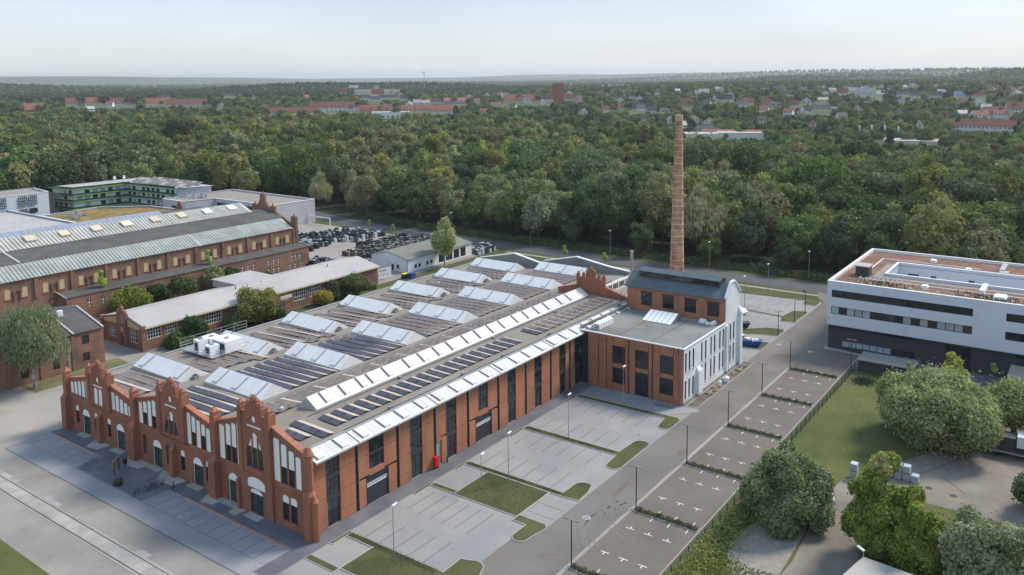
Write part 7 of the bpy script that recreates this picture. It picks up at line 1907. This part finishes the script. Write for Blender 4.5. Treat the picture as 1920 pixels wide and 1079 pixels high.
HS = [
 (47, 80, 194, 208, 13, 'faded red hipped roof far left among the trees', dict(dep=14, wall='render_red')),
 (124, 160, 184, 197, 13, 'dark red roof with a white gable, first of the far left red-roofed blocks', dict(dep=12, dormers=3, roof='tile_red')),
 (160, 206, 183, 198, 13, 'dark red roofed block between the white gable one and its brighter neighbour', dict(dep=12)),
 (208, 256, 183.5, 199, 13, 'red roofed block with two roof windows in the left distance', dict(dep=12, dormers=2)),
 (274, 312, 184, 198, 13, 'red roofed block with a chimney, left of the long low red terrace', dict(dep=12)),
 (314, 398, 186, 197, 12, 'long red roofed terrace in the left distance', dict(dep=12, dormers=3)),
 (302, 320, 178, 186, 9, 'grey roofed house above the long red terrace', dict(roof='tile_dark')),
 (420, 443, 175.5, 183, 9, 'dark roofed house with white gable below the pine ridge', dict(roof='tile_dark')),
 (471, 480, 178, 186, 9, 'small white gabled house below the pine ridge', dict(roof='tile_dark', gable=True, dep=10)),
 (505, 600, 202, 213, 12, 'long dark red tiled block with small chimneys, left of the bright orange roof', dict(dep=12, dormers=2)),
 (598, 614, 204, 216, 11, 'white gable end facing the camera at the end of the dark red block', dict(gable=True, dep=14)),
 (580, 672, 191.5, 203, 14, 'long bright red roofed white house with wide dormers', dict(dep=13, dormers=4, vb=217)),
 (673, 735, 197, 208, 12, 'dark red roofed cream block behind the flat white school', dict(dep=12, wall='render_cream', dormers=4)),
 (752, 806, 197.5, 207, 12, 'red roofed cream block right of the flat white school', dict(dep=12, wall='render_cream', dormers=3, vb=214)),
 (806, 851, 197.5, 208, 12, 'red roofed cream block with bushes before it, end of the row', dict(dep=12, wall='render_cream', vb=214)),
 (697, 768, 211, 225, 9, 'flat white school building with a dark roof edge in the middle distance', dict(flat=True, dep=35, roof='roof_pale', vb=230, name='school', cat='school')),
 (676, 693, 178, 185, 9, 'white villa with dark hipped roof, leftmost of the five villas', dict(roof='tile_dark')),
 (694, 712, 181, 188, 9, 'white villa with dark hipped roof, second of the five villas', dict(roof='tile_dark', vb=196)),
 (713, 728, 178, 185, 9, 'white villa with dark hipped roof, third of the five villas', dict(roof='tile_dark')),
 (729, 746, 177, 184, 9, 'white villa with dark hipped roof, fourth of the five villas', dict(roof='tile_dark')),
 (750, 768, 179, 187, 9, 'white villa with dark hipped roof, rightmost of the five villas', dict(roof='tile_dark')),
 (638, 650, 166, 168, 14, 'red fronted block half hidden by trees, left of the salmon apartments', dict(flat=True, wall='render_red', roof='coping_red', dep=14, vb=176, name='apartment_block', cat='apartments')),
 (665, 696, 168, 170, 14, 'cream apartment block joined left of the red stair tower', dict(flat=True, wall='render_cream', roof='coping_red', dep=14, vb=177, name='apartment_block', cat='apartments')),
 (695, 720, 167, 169, 15, 'red fronted apartment block under the pale roof tower', dict(flat=True, wall='render_red', roof='coping_red', dep=14, vb=180, name='apartment_block', cat='apartments')),
 (720, 749, 167.5, 170, 15, 'cream apartment block right of the red fronted one', dict(flat=True, wall='render_cream', roof='coping_red', dep=14, vb=180, name='apartment_block', cat='apartments')),
 (700, 711, 160, 161, 22, 'small pale lift tower on the salmon apartment blocks', dict(flat=True, wall='roof_pale', roof='roof_pale', dep=8, vb=166, name='lift_tower', cat='tower', win=False)),
 (775, 790, 188, 194, 8, 'grey pitched roof with solar stripes, left of the pair', dict(roof='roof_pale')),
 (790, 806, 188, 194, 8, 'second grey pitched roof with solar stripes', dict(roof='roof_pale')),
 (808, 828, 185, 193, 8, 'steep grey roof with rows of panels left of the red barn roof', dict(roof='tile_dark')),
 (832, 874, 184, 190, 11, 'wide red roof above a grey lower roof', dict(dep=16, wall='roof_pale', vb=198)),
 (945, 1012, 177.5, 191, 14, 'large red hipped roof with cream walls left of the water tower', dict(dep=16, wall='render_cream', vb=198, dormers=2)),
 (1012, 1022, 184, 192, 11, 'white gable end of the red roofed house by the water tower', dict(gable=True, dep=12, vb=197)),
 (1021, 1040, 178, 187, 12, 'orange red roof touching the water tower on its left', dict(wall='render_cream', vb=195)),
 (1057, 1075, 177, 186, 11, 'dark red roof with pale patches right of the water tower', dict()),
 (920, 940, 192, 198, 8, 'brownish roof left of the large red hipped roof', dict()),
 (1183, 1214, 194, 209, 9.5, 'grey roofed house with a big white gable near the chimney top', dict(roof='tile_dark', dep=11, vb=212)),
 (1214, 1232, 200, 209, 8, 'small dark roof right of the white gable house', dict(roof='tile_dark')),
 (1158, 1174, 194, 203, 9, 'red roof with round white gable among the trees', dict(vb=209)),
 (1128, 1142, 199, 207, 8, 'low faded red roof among the trees left of the round gable', dict()),
 (1275, 1298, 185, 199, 12, 'steep red hipped roof just right of the chimney top', dict(wall='render_cream', vb=207)),
 (1345, 1372, 177, 188, 10, 'dark steep roof with white gable in the right town', dict(roof='tile_dark', vb=192)),
 (1336, 1343, 178, 185, 8, 'tiny white gable left of the dark steep roof', dict(gable=True)),
 (1390, 1412, 184, 194, 9, 'faded red roof in the right town', dict()),
 (1426, 1446, 187, 196, 9, 'dark red roof with a white gable window', dict(wall='render_cream')),
 (1446, 1466, 191, 195, 7, 'flat roofed grey house next to the dark red roof', dict(flat=True, wall='roof_pale', roof='roof_pale', vb=201)),
 (1479, 1497, 188, 198, 9, 'red and white house left of the pale blue gable', dict(wall='render_cream')),
 (1503, 1521, 182, 193, 9, 'white gable house behind the pale blue one', dict(gable=True, roof='tile_dark')),
 (1527, 1552, 183, 188, 8, 'cream villa with a flat pyramid roof of pale tiles', dict(roof='render_cream', wall='render_cream', vb=196)),
 (1496, 1512, 200, 209, 9, 'pale blue gabled house in the right town', dict(gable=True, roof='tile_dark', vb=212)),
 (1508, 1522, 200, 209, 9, 'dark roof joined to the pale blue gabled house', dict(roof='tile_dark')),
 (1524, 1557, 197, 204, 9, 'pink house with dark hipped roof', dict(roof='tile_dark', wall='render_cream', vb=214)),
 (1558, 1570, 201, 203, 6, 'pale flat garage beside the pink house', dict(flat=True, wall='render_cream', roof='roof_pale')),
 (1570, 1590, 166, 175, 10, 'reddish roof at the foot of the right hill', dict()),
 (1590, 1607, 164.5, 171, 10, 'wide grey roofed white house at the foot of the right hill', dict(roof='roof_pale')),
 (1608, 1641, 165, 176, 12, 'large pale blue white house, biggest in the right distance', dict(roof='roof_pale', vb=182)),
 (1644, 1658, 170, 178, 10, 'narrow white house right of the large pale one', dict(roof='render_cream', vb=188)),
 (1682, 1704, 171, 177, 9, 'grey roof half hidden by trees in the right distance', dict(roof='tile_dark')),
 (1709, 1728, 173, 180, 9, 'bluish grey roof in the right distance', dict(roof='tile_dark')),
 (1737, 1765, 172, 180, 10, 'long grey roof left of the blue solar roof', dict(roof='tile_dark')),
 (1790, 1810, 171.5, 182, 9, 'dark blue solar roof house with white gable', dict(roof='pv_blue')),
 (1814, 1843, 170, 180, 10, 'red roofed white house at the right hill foot', dict(vb=184)),
 (1823, 1843, 186, 195, 8, 'white gable cottage in front of the red roofed white house', dict(gable=True, roof='roof_pale')),
 (1894, 1918, 163, 168, 9, 'white house with red roof at the far right edge', dict(vb=175)),
 (1302, 1356, 236, 244, 8, 'long grey gabled hall behind the white supermarket roof', dict(roof='tile_dark', dep=14)),
 (1282, 1345, 252, 254, 6, 'bright white flat roof right of the chimney, left part of the market', dict(flat=True, wall='render_cream', roof='roof_pale', dep=30, vb=258, name='supermarket', cat='store', win=False)),
 (1345, 1432, 250, 253, 6.5, 'bright white flat store with red porch roofs', dict(flat=True, wall='render_white', roof='roof_pale', dep=26, vb=258, name='supermarket', cat='store', win=False)),
 (1398, 1430, 244.5, 249, 8, 'small red pyramid roof standing on the white store', dict(dep=8)),
 (1318, 1376, 243.5, 247, 7.5, 'low red roof strip behind the white store', dict(dep=6)),
 (1632, 1766, 264.5, 267, 6, 'very long flat store with grey roof edge behind the trees', dict(flat=True, wall='render_cream', roof='roof_pale', dep=30, vb=269, name='long_store', cat='store', win=False)),
 (1774, 1858, 224, 238, 12, 'red hipped roof apartment house with white walls, nearest on the right', dict(dep=12, vb=244, dormers=0)),
 (1858, 1904, 226, 239, 11, 'red roofed wing with blue balcony joined to the white apartment house', dict(dep=11, vb=248)),
 (1850, 1895, 201, 216, 12, 'long red roofed apartment row with skylights behind the wing', dict(dep=12, vb=222, turn=.5, dormers=4)),
 (1828, 1856, 208, 217, 11, 'first red roof of the stepped rows at the right', dict(dep=12, turn=.5)),
 (1892, 1935, 192, 206, 12, 'red roof at the right edge above the apartment rows', dict(dep=12, turn=.3)),
]
for (u0, u1, vr, ve, zr, lab, kw) in HS:
    house(u0, u1, vr, ve, zr, lab, **kw)
for i, (u0, u1, v) in enumerate(((925, 975, 160.5), (1008, 1036, 158.5), (1060, 1078, 158), (1128, 1180, 159.5), (655, 672, 160), (1310, 1330, 168))):
    house(u0, u1, v, v + 2.0, 12, 'pale flat far-off shed, %s' % ['leftmost', 'second of six', 'third of six', 'fourth of six', 'above the salmon apartments', 'rightmost'][i], flat=True, wall='plastic_white', roof='roof_pale', dep=40, name='far_shed', cat='shed', win=False, vb=v + 3.5)
RH = random.Random(5); nh = 0; tries = 0; taken = []
while nh < 105 and tries < 3000:
    tries += 1
    u = RH.uniform(880, 1915) if RH.random() < .78 else RH.uniform(20, 880)
    dd = RH.uniform(760, 2100); px_, py_ = polar(u, dd)
    if inside(WOOD, px_, py_): continue
    zg = terrain(px_, py_); uu, vv, zz_ = project((px_, py_, zg + 9))
    if vv > (232 if u > 1200 else 205) or any(b[0] - 6 < uu < b[1] + 6 and abs(b[2] - vv) < 16 for b in BLD if b[3] > 0 and len(BLD) < 0): continue
    if any((px_ - a) ** 2 + (py_ - b) ** 2 < 30 ** 2 for a, b in taken): continue
    taken.append((px_, py_)); nh += 1
    rf, wl = RH.choice([('tile_red', 'render_white', ), ('tile_dark', 'render_white'), ('tile_dark', 'render_cream'), ('tile_red', 'render_cream'), ('roof_pale', 'render_white')])
    col = {'tile_red': 'red', 'tile_dark': 'dark', 'roof_pale': 'pale grey'}[rf]
    wpx = 11 * FPX / zz_; vr = vv; g_ = RH.random() < .35
    house(uu - wpx / 2, uu + wpx / 2, vr, vr + 4.2 * FPX / zz_, 9.0, 'small %s house with %s %s roof among the town trees' % ('white' if wl == 'render_white' else 'cream', col, 'gabled' if g_ else 'ridged'), rf, wl, gable=g_, dep=9, vb=vr + 6.0 * FPX / zz_, group='small houses scattered among the town trees', turn=RH.uniform(-.5, .5))
# water tower
wb = GT(1046.5, 187, 11); wt = thing('water_tower', 'square dark red brick water tower with battlements rising over the town', 'water tower', (wb.x, wb.y, 0))
zt = ztop((wb.x, wb.y), 155.5); dz_ = project((wb.x, wb.y, zt))[2]; W_ = 19 * dz_ / FPX; a_ = VF + .05
def TW(m_, nm, mm): return m_.xf(wb.x, wb.y, a_).build(nm, mm, wt)
TW(MB().box(0, W_ * .82, -W_ * .42, W_ * .42, 0, zt * .74), 'shaft', 'brick_red'); TW(MB().box(-W_ * .04, W_ * .88, -W_ * .5, W_ * .5, zt * .52, zt - 1.4), 'head', 'brick_red')
for k in range(7):
    TW(MB().box(-W_ * .06, W_ * .1, -W_ * .5 + k * W_ * .15, -W_ * .5 + k * W_ * .15 + W_ * .08, zt - 1.4, zt), 'battlement', 'brick_red')
for k in range(4):
    TW(MB().box(-W_ * .06, -W_ * .041, -W_ * .4 + k * W_ * .22, -W_ * .4 + k * W_ * .22 + W_ * .1, zt * .62, zt * .85), 'blind_panel', 'plaster_white' if 0 else 'coping_red')
TW(MB().box(-W_ * .05, W_ * .9, -W_ * .52, W_ * .52, zt * .5, zt * .52), 'cornice', 'coping_red')
sight(1036, 1058, 195, dz_)
# masts
for (u, v0, v1, lab, w_) in ((798, 152, 134, 'thin radio mast with antennas on the skyline', 1.2), (333, 152, 147, 'tiny tower on the far left skyline', 6)):
    p = polar(u, 2600 if w_ < 5 else 9000); zt_ = 0
    lo, hi = 0, 400
    for _ in range(40):
        m__ = (lo + hi) / 2
        if project((p[0], p[1], m__))[1] > v1: lo = m__
        else: hi = m__
    t_ = thing('mast', lab, 'mast', (p[0], p[1], 0)); MB().cyl(p[0], p[1], 0, lo, w_, w_ * .5, 6).build('shaft', 'steel_grey', t_)
    MB().cyl(p[0], p[1], lo * .93, lo * .985, w_ * 2.2, w_ * 2.2, 8).build('antenna_ring', 'steel_grey', t_)
for i, (u, v0, v1) in enumerate(((1608, 251, 235), (1631, 252, 235), (1655.5, 252, 235), (1681, 252, 237))):
    p = G(u, 272, 0); zt_ = ztop((p.x, p.y), v1); t_ = thing('banner_flag', 'tall white banner flag before the dark trees, %s of four from the left' % ['first', 'second', 'third', 'fourth'][i], 'flag', (p.x, p.y, 0), 'banner flags before the long store')
    MB().cyl(p.x, p.y, 0, zt_, .08, .06, 5).build('pole', 'steel_grey', t_)
    MB().loft([(p.x, p.y, zt_), (p.x + .6, p.y - 1.5, zt_), (p.x + .4, p.y - 1.2, zt_ - 5)], [(p.x + .05, p.y, zt_), (p.x + .65, p.y - 1.5, zt_), (p.x + .45, p.y - 1.2, zt_ - 5)]).build('cloth', 'plastic_white', t_)
    sight(u - 5, u + 6, 262, project((p.x, p.y, 0))[2])
def cap(x, y, z0, h):
    """tallest tree at this spot that keeps the buildings of the photograph in sight"""
    u, v, zz_ = project((x, y, z0)); 
    for (u0, u1, vb, dep_) in BLD:
        if u0 < u < u1 and zz_ < abs(dep_) + 3 and zz_ > abs(dep_) * (.3 if dep_ > 0 else .85):
            a = 0.0; vv = project((x, y, z0 + h))[1]
            if vv < vb:
                vz = project((x, y, z0))[1]
                h = h * (vz - vb) / (vz - vv) if vz > vb else -1
    return h
# ---- individual trees of the wood: the 300 nearest
GRP = ['broadleaf trees along the front of the wood beyond the road']
LABS = {0: 'mid green broadleaf tree in the dense wood beyond the road', 1: 'dark green broad tree in the dense wood beyond the road', 2: 'tall olive green tree in the dense wood beyond the road', 3: 'broad domed green tree in the dense wood beyond the road', 4: 'smaller dark tree in the dense wood beyond the road', 5: 'tall full green tree in the dense wood beyond the road', 6: 'olive green bushy tree in the dense wood beyond the road'}
SPEC = [(990, 353, SILV, 'silvery white tree standing out at the wood edge above the hall roof'), (1310, 347, WIL, 'pale grey-green willow in the wood right of the chimney'), (1127, 250, LIGHT, 'bright yellow-green tall tree left of the chimney, highest in its group'), (1065, 262, LIGHT, 'light green tree with pale trunks left of the brightest one'), (1035, 268, LIGHT, 'light green tree, second of the pale group left of the brightest one'), (905, 262, LIGHT, 'light olive treetop in the middle of the pale group'), (790, 278, LIGHT, 'light rounded tree at the left of the pale group'), (660, 318, WIL, 'greyish willow-like tree nearest the grey school corner'), (600, 322, WIL, 'second greyish willow-like tree left of the school corner'), (720, 300, WIL, 'greyish tree between the willows and the pale group'), (238, 262, WIL, 'pale feathery willow high in the left wood'), (325, 255, WIL, 'greyish rounded willow in the left wood'), (360, 262, WIL, 'third pale willow of the left wood'), (290, 222, SILV, 'silver-grey treetop in the left wood'), (950, 262, LIGHT, 'light green top right of the middle of the pale group'), (850, 272, LIGHT, 'yellow-green top left of the middle of the pale group')]
spec_done = []
for (u, v, pr_, lab) in SPEC:
    k = 1.0
    if v > 340:
        b = G(u, 462 if u < 1100 else 486, 0); x, y = max(b.x, 175.5), b.y; k = ztop((x, y), v) / pr_[2]
    else:
        k = 1.15 if u > 560 else 1.05
        p = G(u, v, pr_[2] * k)
        if p.x < 178 and p.y < 240: k = .8; p = G(u, v, pr_[2] * k)
        x, y = max(p.x, 179) if p.y < 230 else p.x, p.y
    zz_ = project((x, y, 8))[2]; wr = pr_[3] * k * FPX / zz_
    sight(u - wr * .8 + 4, u + wr * .8 - 4, v + (75 if v < 340 else 90), -zz_ if v > 340 else zz_)
    BLD[-1] = (u - wr * .8, u + wr * .8, v + (38 if v < 340 else 95), zz_)
    spec_done.append((x, y)); plant('broadleaf_tree', lab, 'tree', x, y, pr_[0], pr_[1], R.random() * 6, k)
SPN = len(SPEC)
cnt = 0; rest = []
for (x, y) in wood_pts:
    if any((x - a) ** 2 + (y - b) ** 2 < 26 for a, b in spec_done): continue
    c = clump(x, y)
    if cnt < 284:
        k = int((c + 1) * 3.5 + R.uniform(-1.2, 1.2)) % 7
        if x < 182 and R.random() < .5: k = 4
        pr_ = NEAR[k]; s = R.uniform(.82, 1.32) * (1 + .3 * c)
        hc = cap(x, y, 0, pr_[2] * s)
        if hc < pr_[2] * s: s *= max(.35, hc / (pr_[2] * s))
        plant('broadleaf_tree', LABS[k], 'tree', x, y, pr_[0], pr_[1], R.random() * 6.28, (s, s, s * R.uniform(.92, 1.1)), GRP[0]); cnt += 1
    else: rest.append((x, y))
# ---- the rest of the wood and the treed town, one point cloud each
def gn_forest(name, pts, protos, lab=None, kind='stuff'):
    """pts: (x, y, z, scale, zscale, kind index)"""
    me = bpy.data.meshes.new(name)
    me.from_pydata([(p[0], p[1], p[2]) for p in pts], [], [])
    at = me.attributes.new('sc', 'FLOAT_VECTOR', 'POINT'); at.data.foreach_set('vector', [c for p in pts for c in (p[3], p[3], p[4])])
    at = me.attributes.new('rz', 'FLOAT_VECTOR', 'POINT'); at.data.foreach_set('vector', [c for p in pts for c in (0, 0, R.random() * 6.28)])
    at = me.attributes.new('ki', 'INT', 'POINT'); at.data.foreach_set('value', [int(p[5]) for p in pts])
    o = bpy.data.objects.new(name, me); COL.objects.link(o); prop(o, kind=kind)
    pc = bpy.data.collections.new(name + '_kinds')
    for i, m in enumerate(protos):
        po = bpy.data.objects.new('kind_%02d' % i, m); pc.objects.link(po)
    ng = bpy.data.node_groups.new(name, 'GeometryNodeTree')
    ng.interface.new_socket('Geometry', in_out='INPUT', socket_type='NodeSocketGeometry'); ng.interface.new_socket('Geometry', in_out='OUTPUT', socket_type='NodeSocketGeometry')
    N = ng.nodes.new; L = ng.links.new
    gi = N('NodeGroupInput'); go_ = N('NodeGroupOutput'); ip = N('GeometryNodeInstanceOnPoints'); ci = N('GeometryNodeCollectionInfo')
    ci.inputs['Collection'].default_value = pc; ci.inputs['Separate Children'].default_value = True; ci.inputs['Reset Children'].default_value = True
    def attr(nm, ty):
        a = N('GeometryNodeInputNamedAttribute'); a.data_type = ty; a.inputs['Name'].default_value = nm; return a.outputs['Attribute']
    L(gi.outputs[0], ip.inputs['Points']); L(ci.outputs[0], ip.inputs['Instance']); ip.inputs['Pick Instance'].default_value = True
    L(attr('ki', 'INT'), ip.inputs['Instance Index']); L(attr('sc', 'FLOAT_VECTOR'), ip.inputs['Scale']); L(attr('rz', 'FLOAT_VECTOR'), ip.inputs['Rotation'])
    L(ip.outputs[0], go_.inputs[0])
    md = o.modifiers.new('trees', 'NODES'); md.node_group = ng
    return o
MID = []
for sd_, m, sh, h, r, kw in ((201, 'leaf_mid', 'round', 18, 5.2, {}), (202, 'leaf_dark', 'round', 17, 5.4, {}), (203, 'leaf_olive', 'round', 19, 5.0, {}), (204, 'leaf_mid', 'dome', 16, 5.6, {}), (205, 'leaf_olive', 'round', 15, 5.0, {}), (206, 'leaf_mid', 'dome', 19, 5.2, {}), (207, 'leaf_shrub', 'round', 16, 5.0, {}), (208, 'leaf_conifer', 'cone', 20, 3.8, {}), (209, 'leaf_conifer', 'column', 18, 4.0, {})):
    MID.append(crown('crown', h, r * 1.5, 1.0, 20, 3200, .6, m, sd_, sh, upright=1.05, lobe=(.28, .42))[0])
FARP = [crown('crown', 17, 5.6, .5, 9, 260, 1.25, m, 300 + i, sh)[0] for i, (m, sh) in enumerate((('leaf_mid', 'round'), ('leaf_dark', 'round'), ('leaf_olive', 'round'), ('leaf_conifer', 'column'), ('leaf_mid', 'dome')))]
pts = []
for (x, y) in rest:
    c = clump(x, y); h = cap(x, y, 0, 18.0)
    if h < 4: continue
    k = int((c + 1) * 3.5 + R.uniform(-1.2, 1.2)) % 7
    s = R.uniform(.85, 1.4) * (1 + .35 * c) * max(.35, h / 18.0)
    pts.append((x, y, 0, s, s * R.uniform(.9, 1.15), k))
prop(gn_forest('woodland', pts, MID), 'dense mixed wood reaching back to the town', 'woodland')
town = []
def near_wood(x, y): return inside(WOOD, x, y)
d = 330.0
while d < 1750:
    stp = 8.0 + (d - 330) * .004
    u = -80.0
    while u < 2000:
        a = VF - math.atan((u - CX) / FPX) + R.uniform(-.3, .3) * stp / d; dd = d + R.uniform(-.5, .5) * stp
        x, y = CAM.x + dd * math.cos(a), CAM.y + dd * math.sin(a)
        u += stp * FPX / d
        if near_wood(x, y) or x < 178 and y < 300: continue
        if x < 210 and 150 < y < 340: continue
        c = noise.noise(Vector((x * .006, y * .006, 2.0))); c2 = noise.noise(Vector((x * .03, y * .03, 8.0)))
        if R.random() > .76 + .5 * c + .2 * c2: continue
        zt = terrain(x, y); h = cap(x, y, zt, 15.0)
        if h < 3: continue
        s = R.uniform(.55, 1.0) * h / 17.0
        k = R.choice([0, 1, 2, 3, 4, 5, 6, 6]) if R.random() < .85 else R.choice([7, 8])
        town.append((x, y, zt, s, s * R.uniform(.85, 1.15), k))
    d += stp
prop(gn_forest('town_trees', town, MID), 'trees scattered among the houses of the town', 'trees')
farp = []
d = 1750.0
while d < 7500:
    stp = 11 + (d - 1750) * .0085
    u = -60.0
    while u < 1980:
        a = VF - math.atan((u - CX) / FPX) + R.uniform(-.4, .4) * stp / d; dd = d + R.uniform(-.5, .5) * stp
        x, y = CAM.x + dd * math.cos(a), CAM.y + dd * math.sin(a); u += stp * FPX / d
        z = terrain(x, y)
        c = noise.noise(Vector((x * .0016, y * .0016, 4.0)))
        if z < 6 and R.random() > .75 + c * .8: continue
        h = cap(x, y, z, 17)
        if h < 5: continue
        s = R.uniform(.75, 1.15) * h / 17 * (1 + max(0, d - 3000) / 9000)
        k = 3 if (z > 8 and d < 3000 and x * 0 + y > 1200 and R.random() < .8) else R.randrange(5)
        farp.append((x, y, z - 1, s * 1.05, s, k))
    d += stp
prop(gn_forest('distant_woods', farp, FARP), 'wooded plain and ridges running to the horizon', 'woods')
print('TREES', len(wood_pts), len(pts), len(town), len(farp), 'rows', len(rows))
# low undergrowth along the wood edge
def edge():
    y = R.uniform(-60, 200); x = 174.2 + max(0, (y - 125) * .12) + max(0, y - 165) * .35 + R.random() ** 1.5 * 6
    return (x, y, .05 + R.random() * (1.2 + 1.6 * max(0, noise.noise(Vector((y * .12, x * .1, 0))))) * min(1, (x - 173.8) / 2.5))
scatter_leaves('edge_undergrowth', edge, 16000, .34, 'leaf_mid')
for i, (x, y) in enumerate(((158.3, 108), (159, 138), (160.5, 152), (160, 62), (158, 46))):
    cm, C, Rd = crown('crown', 4.2, 1.1, .8, 8, 800, .22, 'leaf_light', 81, 'column', core=.4)
    plant('young_tree', 'young light green tree staked on the verge beside the road', 'tree', x, y, cm, trunk_mesh(3.6, .05, C, 'trunk_brown', 3, 3), i, 1.0, 'young trees on the road verge')

# ------------------------------------------------------------------ haze
hm_ = bpy.data.materials.new('haze'); hm_.use_nodes = True
t = hm_.node_tree; t.nodes.clear(); o_ = t.nodes.new('ShaderNodeOutputMaterial'); pv_ = t.nodes.new('ShaderNodeVolumePrincipled')
pv_.inputs['Density'].default_value = HAZE; pv_.inputs['Color'].default_value = (.9, .95, 1, 1); pv_.inputs['Anisotropy'].default_value = .3
t.links.new(pv_.outputs[0], o_.inputs['Volume'])
MATS['haze'] = hm_
MB().box(-9000, 28000, -25000, 27000, -1.2, 175).build('haze', 'haze', kind='stuff')
